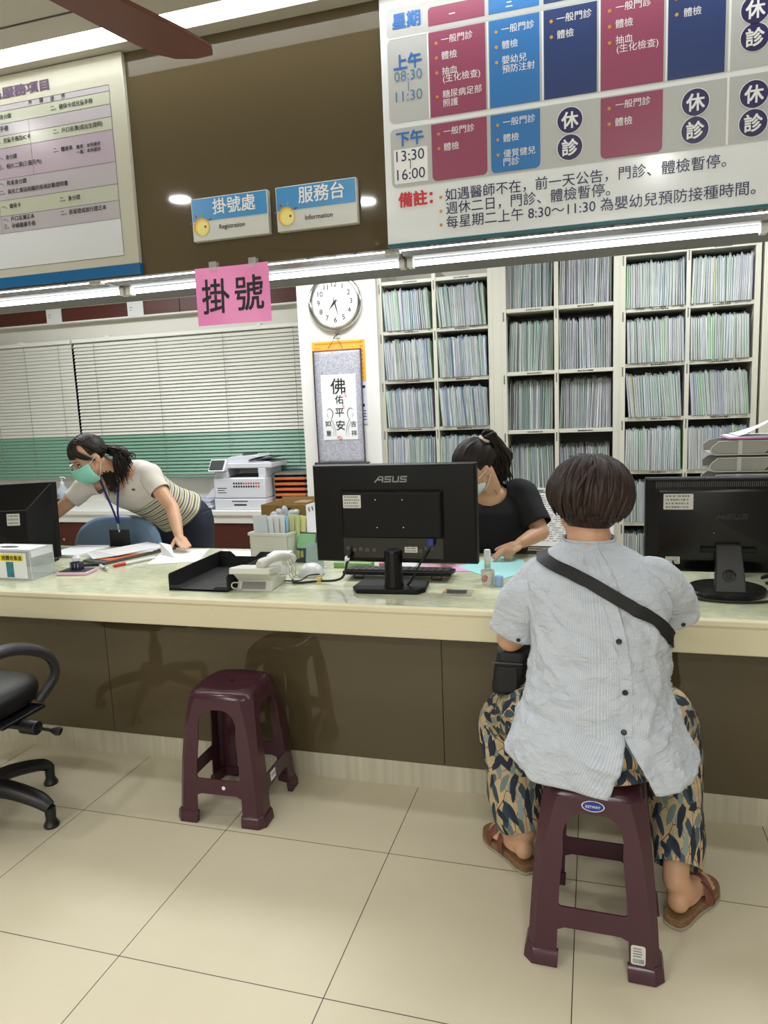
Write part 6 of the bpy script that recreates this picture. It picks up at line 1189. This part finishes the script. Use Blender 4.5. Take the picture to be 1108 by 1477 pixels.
co = MB(); co.tube([S1(a, 1.088, .002) for a in np.linspace(-PI, PI, 40, endpoint=False)], .007, 8, closed=True, flat=.4); co.build('collar_band', M['shirt'], so_)
MB().tube([C1+Vector((.064*math.sin(a), -.014-.066*math.cos(a), -.078-.014*math.cos(a))) for a in np.linspace(-1.9, 1.9, 20)], .0016, 6).build('necklace_cord', mat('brown_cord', (92, 52, 34), .6), v1)
# short hair, crown swirl
h1 = MB(); HR = (.098, .106, .108); HC = C1+R1 @ Vector((0, -.012, .028)); h1.ell(HC, (HR[0]*.945, HR[1]*.945, HR[2]*.90), R1, 28, 18)
rr = random.Random(11)
def sph(th, az): return Vector((math.sin(th)*math.sin(az), -math.sin(th)*math.cos(az), math.cos(th)))   # az = 0 is the back
for k in range(520):
    az = rr.uniform(-PI, PI); th0 = rr.uniform(.06, 1.15) if k > 140 else rr.uniform(.03, .25)
    aa = abs(az); end = 2.10 if aa < 1.0 else (2.10-.30*(aa-1.0) if aa < 1.8 else 1.86-.50*(aa-1.8)); end += rr.gauss(0, .05); tw = rr.gauss(.22, .15)
    e = min(end, th0+rr.uniform(.7, 1.3)) if k > 140 else end; dirs = [sph(th0+(e-th0)*u, az+tw*(1-u)-.05*u) for u in (0, .33, .66, 1)]
    lock(h1, HC, R1, (HR[0]*rr.uniform(.99, 1.06), HR[1]*rr.uniform(.99, 1.05), HR[2]*rr.uniform(.99, 1.05)), dirs, rr.uniform(.004, .0115), 12, lift=rr.uniform(.0, .10))
for k in range(40):
    d0 = sph(rr.uniform(.02, .5), rr.uniform(-PI, PI)); p = HC+R1 @ Vector((d0.x*HR[0], d0.y*HR[1], d0.z*HR[2])); q = Vector((rr.uniform(-.03, .02), rr.uniform(-.02, .01), 0)); h1.tube(curve([p, p+q*.5+Vector((0, 0, .012)), p+q*1.2+Vector((0, 0, .016))], 6), [.0012, .001, .0009, .0008, .0006, .0003], 5)
for k in range(260):                      # nape edge
    az = rr.uniform(-1.45, 1.45); lock(h1, HC, R1, (HR[0]*.97, HR[1]*.97, HR[2]*rr.uniform(.97, 1.03)), [sph(1.5, az), sph(1.9, az*.96), sph(2.32+rr.gauss(0, .07)-.13*abs(az), az*.88+rr.gauss(0, .05))], rr.uniform(.003, .006), 10)
h1.build('hair', M['hairb'], v1, smooth=180)
# ---------------------------------------------------------------- the masked clerk leaning over the counter
v2 = thing('person', 'masked person with glasses in striped shirt and blue lanyard, leaning over the counter', 'person', (-2.42, 3.75, 0))
C2 = Vector((-2.622, 3.26, 1.262)); R2 = frame((-.40, -.80, -.45), (-.20, -.30, 1))
SHL, SHR = Vector((-2.37, 3.42, 1.150)), Vector((-2.735, 3.36, 1.095)); HIP = Vector((-2.40, 3.76, .89)); NK = Vector((-2.545, 3.375, 1.165))
b = MB(); head(b, C2, R2); chain(b, [NK, C2+R2 @ Vector((0, -.03, -.06))], [.056, .054], 16)
chain(b, [HIP, HIP.lerp(NK, .5), HIP.lerp(NK, .85)], [.12, .11, .09], 18); chain(b, [SHR, NK, SHL], [.05, .05, .05], 14)
EL2, WR2 = Vector((-2.185, 3.345, .965)), Vector((-2.085, 3.225, .842))
chain(b, [SHL, SHL.lerp(EL2, .5), EL2], [.047, .043, .036], 14); chain(b, [EL2, EL2.lerp(WR2, .4), WR2], [.036, .035, .024], 14)
ER2 = Vector((-2.885, 3.27, .955)); chain(b, [SHR, SHR.lerp(ER2, .5), ER2], [.046, .042, .036], 14); WR_ = Vector((-2.95, 3.07, .87)); chain(b, [ER2, ER2.lerp(WR_, .4), WR_], [.036, .034, .025], 14)
hand(b, WR2, (.66, -.60, -.42), (.30, -.30, .9), 1, [(-.28, .02), (-.24, .02), (-.24, .02), (-.2, .05)], .155, .7, .16)
hand(b, WR_, (-.3, -.8, -.4), (0, -.3, 1), -1, [(.2, .3)]*4, .155)
for k_ in (-1, 1):
    x = HIP.x+k_*.09; chain(b, [(x, 3.79, .86), (x, 3.80, .47), (x+k_*.01, 3.84, .08)], [.075, .05, .035], 14); chain(b, [(x+k_*.01, 3.86, .035), (x+k_*.02, 3.70, .03)], [.034, .026], 12)
body('body', b, M['skin'], v2, .0048, 4)
m = mat('navy_denim', (30, 36, 54), .75, bump=.2, bscale=300); tr = MB(); tr.ell((HIP.x, 3.785, .875), (.165, .125, .11), nu=24, nv=14)
for k_ in (-1, 1): x = HIP.x+k_*.085; limb(tr, [(x-k_*.01, 3.785, .88, .10), (x, 3.79, .80, .10), (x, 3.80, .47, .075), (x+k_*.01, 3.83, .10, .062)], 24, 22, wr=.006, seed=k_)
tr.build('jeans', m, v2, smooth=180)
def tee(mb, A, B, X, keys, m_=40, n=44, front=(0, -1, 0), e=2.3, wr=.008, seed=0, sag=0.0, drop=0.0):
    """shirt body from hem A to neck B; X = side direction; keys (t, half width, half depth)"""
    A, B = Vector(A), Vector(B); ax = (B-A).normalized(); X = Vector(X); X = (X-ax*X.dot(ax)).normalized(); Y = ax.cross(X)
    if Y.dot(Vector(front)) < 0: Y = -Y
    secs = []; mb.circ = 1.0
    for t, a, d in spline(keys, m_):
        c = A+(B-A)*t+Y*sag*math.sin(PI*t); row = []
        for j in range(n):
            th = 2*PI*j/n; cc, ss = math.cos(th), math.sin(th); q = c+X*a*math.copysign(abs(cc)**(2/e), cc)+Y*d*math.copysign(abs(ss)**(2/e), ss); dr = (q-c).normalized(); q = q-ax*drop*max(0, ss)*max(0, (t-.82)/.18)
            row.append(q+dr*wr*mnoise.noise(q*16+Vector((seed, 0, 0))))
        secs.append(row)
    mb.loft(secs, False, 0, True)
t2 = MB(); HEM2 = HIP+Vector((.0, -.005, -.005)); XS = SHL-SHR
tee(t2, HEM2, NK+Vector((0, 0, .004)), XS, [(0, .162, .122), (.15, .150, .112), (.35, .142, .108), (.55, .150, .112), (.72, .172, .112), (.84, .182, .10), (.92, .150, .085), (.97, .105, .07), (1.0, .082, .060)], 60, 48, seed=2, sag=.015, drop=.035)
limb(t2, [tuple(SHL.lerp(SHR, .22))+(.055,), tuple(SHL)+(.064,), tuple(SHL.lerp(EL2, .26))+(.060,), tuple(SHL.lerp(EL2, .50))+(.058,)], 20, 26, wr=.006, seed=3, C=.1)
limb(t2, [tuple(SHR.lerp(SHL, .2))+(.055,), tuple(SHR)+(.062,), tuple(SHR.lerp(ER2, .26))+(.058,), tuple(SHR.lerp(ER2, .50))+(.056,)], 20, 26, wr=.006, seed=4, C=.1)
m = mat('striped_cream_tee', (216, 208, 198), .85); n = NT(m); u_ = n.add('ShaderNodeSeparateXYZ', i0=n.add('ShaderNodeTexCoord').outputs['UV']); vv = u_.outputs[1]; isb = n.math('GREATER_THAN', u_.outputs[0], -1)
fr = n.math('FRACT', n.math('MULTIPLY', vv, 26)); cre = rgb(214, 206, 197); cur = n.mix(n.math('LESS_THAN', fr, .26), cre, rgb(104, 100, 96)); cur = n.mix(n.math('COMPARE', fr, .62, .13), cur, rgb(168, 166, 112)); cur = n.mix(n.math('COMPARE', fr, .42, .06), cur, rgb(226, 222, 214))
big = n.math('LESS_THAN', vv, .305); low = n.math('GREATER_THAN', vv, .001); nots = n.math('GREATER_THAN', n.add('ShaderNodeSeparateXYZ', i0=n.add('ShaderNodeTexCoord').outputs['UV']).outputs[0], -1); n.base(n.mix(big, cre, cur)); M['tee'] = m
k0 = 60*48
for i in range(len(t2.f)):
    if i >= 59*48 and t2.uv[i]: t2.uv[i] = [(a, c+1.0) for a, c in t2.uv[i]]
o2 = t2.build('shirt', M['tee'], v2, smooth=180); sm = o2.modifiers.new('t', 'SOLIDIFY'); sm.thickness = .0015
bv2 = BVHTree.FromPolygons([Vector(p) for p in t2.v], t2.f)
def on2(px, py, off=.003):
    d = ray(px, py).normalized(); h = bv2.ray_cast(EYE, d)
    if h[0] is None: h = bv2.find_nearest(EYE+d*3.9)
    nn = h[1] if h[1].dot(d) < 0 else -h[1]; return h[0]+nn*off, nn
p, nn = on2(193, 706, .002); R = nn.to_track_quat('Z', 'Y').to_matrix(); q = MB(); q.box(-.010, .008, -.006, .006, 0, .001, M=Matrix.Translation(p) @ R.to_4x4()); q.build('chest_emblem', mat('plum_embroidery', (92, 52, 72), .7), o2, smooth=0)
# lanyard and card
ly = thing('lanyard', 'navy lanyard with a black card holder hanging from the leaning person', 'lanyard', (-2.5, 3.3, .8)); NV = mat('navy_ribbon', (28, 32, 110), .6)
pa = on2(147, 692, .006); pb = on2(168, 700, .006); ca = at(172, 764, 3.33); q = MB()
for pts in ([(142, 684, 3.36), (146, 696, 3.295), (154, 715, 3.28), (164, 738, 3.30), (171, 757, 3.33)], [(172, 686, 3.39), (171, 698, 3.32), (170, 718, 3.29), (170, 740, 3.31), (172, 757, 3.33)]):
    pn = [(at(*p), Vector((.2, -1, .15)).normalized()) for p in curve(pts, 14)]; ribbon(q, pn, .012, .0012)
q.build('ribbon', NV, ly, smooth=60); MB().tube([ca+Vector((0, -.003, .035)), ca+Vector((0, -.003, .005))], .006, 8).build('clip', M['silver'], ly)
R = Matrix.Translation(ca) @ Matrix.Rotation(math.radians(12), 4, 'Z'); MB().box(-.058, .058, -.003, .003, -.105, .0, M=R).build('card_holder', M['black'], ly, bevel=.002); MB().lathe([(.0, .0036), (.008, .0036)], ca+Vector((0, 0, -.006)), 12, M=RX, caps=False).build('snap', M['whiteplastic'], ly)
# mask, glasses, eyes, hair
H2 = lambda x, y, z: C2+R2 @ Vector((x, y, z))
mk = MB(); nu, nv = 24, 16; vs_ = []
for j in range(nv+1):
    v_ = j/nv; z = -.012-.108*v_
    for i in range(nu+1):
        u = i/nu*2-1; w_ = .066*(1-.18*v_**2); x = w_*math.sin(u*1.35)/math.sin(1.35); d = .128-.032*(abs(v_-.30)/.7)**2*1.3-.03*v_**3
        y = d*math.cos(u*1.22)**.75 if abs(u) < 1 else d*.40; y = max(y, .036)-.004*abs(u); y += .0018*math.sin(v_*26)*(1-abs(u)); vs_.append(H2(x*1.02, y, z-.012*(1-abs(u))*v_))
mk.add(vs_, [(j*(nu+1)+i, j*(nu+1)+i+1, (j+1)*(nu+1)+i+1, (j+1)*(nu+1)+i) for j in range(nv) for i in range(nu)])
k_ = mk.build('face_mask', mat('mint_surgical_mask', (142, 214, 196), .8), v2, smooth=180); sm = k_.modifiers.new('t', 'SOLIDIFY'); sm.thickness = .0015
q = MB()
for s_ in (-1, 1):
    for z0_, z1_ in ((-.016, .012), (-.112, -.035)): q.tube(curve([H2(s_*.066, .04, z0_), H2(s_*.080, .015, (z0_+z1_)/2), H2(s_*.084, -.012, z1_)], 8), .0014, 6)
q.build('ear_loop', M['paper'], k_)
q = MB()
for s_ in (-1, 1): q.tube([H2(s_*.034+.024*math.cos(a), .102-.35*abs(.024*math.cos(a)+.034*0)*1.0+.0, -.004+.019*math.sin(a)) for a in np.linspace(0, 2*PI, 24, endpoint=False)], .0011, 6, closed=True); q.tube(curve([H2(s_*.058, .094, .0), H2(s_*.076, .05, .002), H2(s_*.081, -.012, .002)], 8), .0012, 6)
q.tube(curve([H2(-.011, .108, .002), H2(0, .114, .006), H2(.011, .108, .002)], 6), .0011, 6); q.build('glasses', M['silver'], v2)
q = MB()
for s_ in (-1, 1): q.ell(H2(s_*.031, .082, -.002), (.014, .008, .0055), R2, 12, 8)
q.build('eyes', M['ink'], v2); q = MB()
for s_ in (-1, 1): q.tube(curve([H2(s_*.016, .094, .017), H2(s_*.034, .091, .022), H2(s_*.052, .078, .017)], 8), [.0015, .002, .002, .0025, .0025, .002, .0015, .001], 6)
q.build('eyebrows', M['hair'], v2)
h2 = MB(); HR = (.083, .103, .096); HC = C2+R2 @ Vector((0, -.014, .028)); h2.ell(C2+R2 @ Vector((0, -.026, .034)), (.078, .090, .082), R2, 26, 16)
KN2 = Vector((-.30, -.93, -.30))
for k in range(420):
    s_ = rr.choice((-1, 1)); a = rr.uniform(0, 1); part = Vector((.02*s_+rr.uniform(0, .05)*s_, rr.uniform(-.55, .80), 1.0))
    if part.y > .15 and rr.random() < .62:                      # fringe combed forward and sideways
        x_ = rr.uniform(.05, 1); dirs = [part, Vector((s_*x_*.75, .95, .60)), Vector((s_*(x_*.9+.05), 1.0-.45*x_, .16-.12*x_+rr.gauss(0, .05)))]
        if x_ > .55: dirs.append(Vector((s_*1.0, .30-.3*a, -.40-.3*a)))
    else: dirs = [part, Vector((s_*.9, rr.uniform(-.25, .3), .55)), Vector((s_*1.0, rr.uniform(-.65, -.1), -.02-.2*a)), Vector((s_*.4*a, -1, -.42))]
    lock(h2, HC, R2, [q*rr.uniform(.985, 1.035) for q in HR], dirs, rr.uniform(.003, .0065), 14)
tie = HC+R2 @ Vector((KN2.x*HR[0], -HR[1]*.95, -HR[2]*.45))
for k in range(150):                      # tail and loose ends over the shoulder
    q = Vector((rr.gauss(0, .012), rr.gauss(0, .012), rr.gauss(0, .010))); u_ = rr.random(); e = Vector((-2.405-.085*u_+rr.gauss(0, .012), 3.33+rr.gauss(0, .015), 1.235-.135*u_+rr.gauss(0, .018))); h2.tube(curve([tie+q, tie+q+Vector((.045, .02, -.012)), (tie+e)/2+Vector((.03, -.02, .01))+q, e], 12), [.004, .006, .007, .007, .007, .006, .006, .005, .004, .003, .002, .0008], 6)
for k in range(130):
    s0 = HC+R2 @ Vector((.075, -.05+rr.gauss(0, .02), -.02)); e = Vector((-2.498+rr.gauss(0, .014), 3.285+rr.gauss(0, .012), 1.085+rr.gauss(0, .022))); h2.tube(curve([s0, s0+Vector((.02, -.01, -.06)), (s0+e)/2+Vector((.025, 0, -.01)), e], 10), [.004, .006, .0065, .0065, .006, .005, .004, .003, .002, .0008], 6)
h2.build('hair', M['hair'], v2, smooth=180); MB().tube([tie+R2 @ Vector((.016*math.cos(a), 0, .016*math.sin(a))) for a in np.linspace(0, 2*PI, 14, endpoint=False)], .006, 6, closed=True).build('hair_tie', mat('coral_hair_tie', (196, 88, 76), .6), v2)
# ---------------------------------------------------------------- the clerk in black behind the centre monitor
v3 = thing('person', 'person with a ponytail in a black tee pointing at the cyan form, behind the monitor', 'person', (-.5, 3.45, 0))
C3 = Vector((-.525, 3.235, 1.178)); R3 = frame((-.58, -.62, -.58), (-.12, -.35, 1)); NK3 = Vector((-.47, 3.34, 1.06)); SL3, SR3 = Vector((-.325, 3.385, 1.035)), Vector((-.665, 3.36, 1.03)); E3, W3 = Vector((-.232, 3.30, .868)), Vector((-.314, 3.172, .840))
b = MB(); head(b, C3, R3); chain(b, [NK3, C3+R3 @ Vector((0, -.03, -.05))], [.055, .053], 16); chain(b, [(-.5, 3.46, .56), (-.49, 3.43, .8), (-.48, 3.38, 1.0)], [.13, .12, .10], 18); chain(b, [SR3-Vector((0, 0, .02)), NK3-Vector((0, 0, .03)), SL3-Vector((0, 0, .02))], [.04, .045, .04], 14)
chain(b, [SL3, SL3.lerp(E3, .5), E3], [.048, .045, .039], 14); chain(b, [E3, E3.lerp(W3, .45), W3], [.039, .036, .026], 14); hand(b, W3, (-.55, -.62, -.24), (.05, -.38, .9), 1, [(.22, .12), (.28, .16), (.75, .9), (.8, .95)], .168, .6, .14)
E3b, W3b = Vector((-.74, 3.25, .86)), Vector((-.66, 3.10, .835)); chain(b, [SR3, E3b], [.047, .038], 14); chain(b, [E3b, W3b], [.038, .025], 14); hand(b, W3b, (.3, -.8, -.15), (0, -.1, 1), -1, [(.06, .1)]*4)
for k_ in (-1, 1): chain(b, [(-.5+k_*.09, 3.46, .55), (-.5+k_*.11, 3.05, .52), (-.5+k_*.11, 3.08, .08)], [.08, .055, .038], 14); chain(b, [(-.5+k_*.11, 3.10, .035), (-.5+k_*.11, 2.95, .03)], [.034, .026], 12)
body('body', b, M['skin'], v3, .005, 4)
t3 = MB(); tee(t3, (-.50, 3.47, .56), NK3+Vector((0, 0, .012)), (1, .03, 0), [(0, .185, .15), (.25, .178, .14), (.5, .185, .13), (.72, .192, .12), (.86, .182, .10), (.94, .135, .085), (.98, .10, .078), (1, .088, .070)], 48, 44, seed=6, sag=.0, drop=.065)
limb(t3, [tuple(SL3.lerp(SR3, .2))+(.058,), tuple(SL3)+(.070,), tuple(SL3.lerp(E3, .4))+(.068,), tuple(SL3.lerp(E3, .82))+(.067,)], 20, 26, wr=.007, seed=7); limb(t3, [tuple(SR3.lerp(SL3, .2))+(.058,), tuple(SR3)+(.068,), tuple(SR3.lerp(E3b, .7))+(.064,)], 16, 24, wr=.006, seed=8)
o3 = t3.build('shirt', mat('black_cotton', (14, 15, 19), .85, bump=.3, bscale=40), v3, smooth=180); sm = o3.modifiers.new('t', 'SOLIDIFY'); sm.thickness = .0015
tr = MB(); m = mat('dark_trousers', (24, 24, 30), .8)
for k_ in (-1, 1): limb(tr, [(-.5+k_*.06, 3.48, .58, .12), (-.5+k_*.09, 3.40, .56, .11), (-.5+k_*.11, 3.10, .53, .085), (-.5+k_*.11, 3.05, .45, .075), (-.5+k_*.11, 3.07, .10, .06)], 26, 22, wr=.006)
tr.build('trousers', m, v3, smooth=180)
H3 = lambda x, y, z: C3+R3 @ Vector((x, y, z))
k_ = MB()
for z0_, z1_ in ((-.016, .012), (-.09, -.03)):
    for s_ in (-1, 1): k_.tube(curve([H3(s_*.066, .045, z0_), H3(s_*.080, .015, (z0_+z1_)/2), H3(s_*.084, -.012, z1_)], 8), .0014, 6)
mk = MB(); mk.ell(H3(0, .045, -.065), (.060, .062, .052), R3, 24, 14); mo_ = mk.build('face_mask', mat('white_mask', (214, 220, 222), .8), v3, smooth=180); k_.build('ear_loop', M['paper'], mo_)
h3 = MB(); HR = (.083, .106, .098); HC = C3+R3 @ Vector((0, -.016, .028)); h3.ell(C3+R3 @ Vector((0, -.026, .034)), (.079, .092, .084), R3, 26, 16); TD = Vector((-.30, -.72, .60)).normalized(); tie = HC+R3 @ Vector((TD.x*HR[0], TD.y*HR[1], TD.z*HR[2]))*1.06
for k in range(380):
    az = rr.uniform(-2.5, 2.5); st_d = Vector((math.sin(az)*.95, math.cos(az)*.92, .50-.86*(abs(az)/2.5)**1.3+rr.gauss(0, .03))); mid = Vector((st_d.x*.9, st_d.y*.35-.2, .72-.55*(abs(az)/2.5)))
    lock(h3, HC, R3, [q*rr.uniform(.985, 1.03) for q in HR], [st_d, mid, TD], rr.uniform(.003, .006), 14)
for k in range(240):
    q = Vector((rr.gauss(0, .010), rr.gauss(0, .010), rr.gauss(0, .008))); e = Vector((-.425+rr.gauss(0, .024), 3.385+rr.gauss(0, .02), 1.105+rr.gauss(0, .02))); md = Vector((-.425+rr.gauss(0, .020), 3.375+rr.gauss(0, .016), 1.215+rr.gauss(0, .012))); h3.tube(curve([tie+q, tie+q+Vector((.03, .02, .005)), md, e], 12), [.004, .0055, .006, .0065, .0065, .0065, .006, .006, .005, .004, .0025, .0008], 6)
for k in range(14): s0 = H3(.07, -.03, -.04); e = Vector((-.455+rr.gauss(0, .012), 3.28+rr.gauss(0, .01), 1.06+rr.gauss(0, .02))); h3.tube(curve([s0, (s0+e)/2+Vector((.008, 0, 0)), e], 8), [.002, .003, .003, .0025, .002, .0015, .001, .0005], 5)
h3.build('hair', M['hair'], v3, smooth=180); td = R3 @ TD; a_ = td.orthogonal().normalized(); b_ = td.cross(a_); MB().tube([tie+(a_*math.cos(a)+b_*math.sin(a))*.021 for a in np.linspace(0, 2*PI, 18, endpoint=False)], .008, 8, closed=True).build('hair_tie', mat('cream_scrunchie', (222, 204, 190), .7), v3)
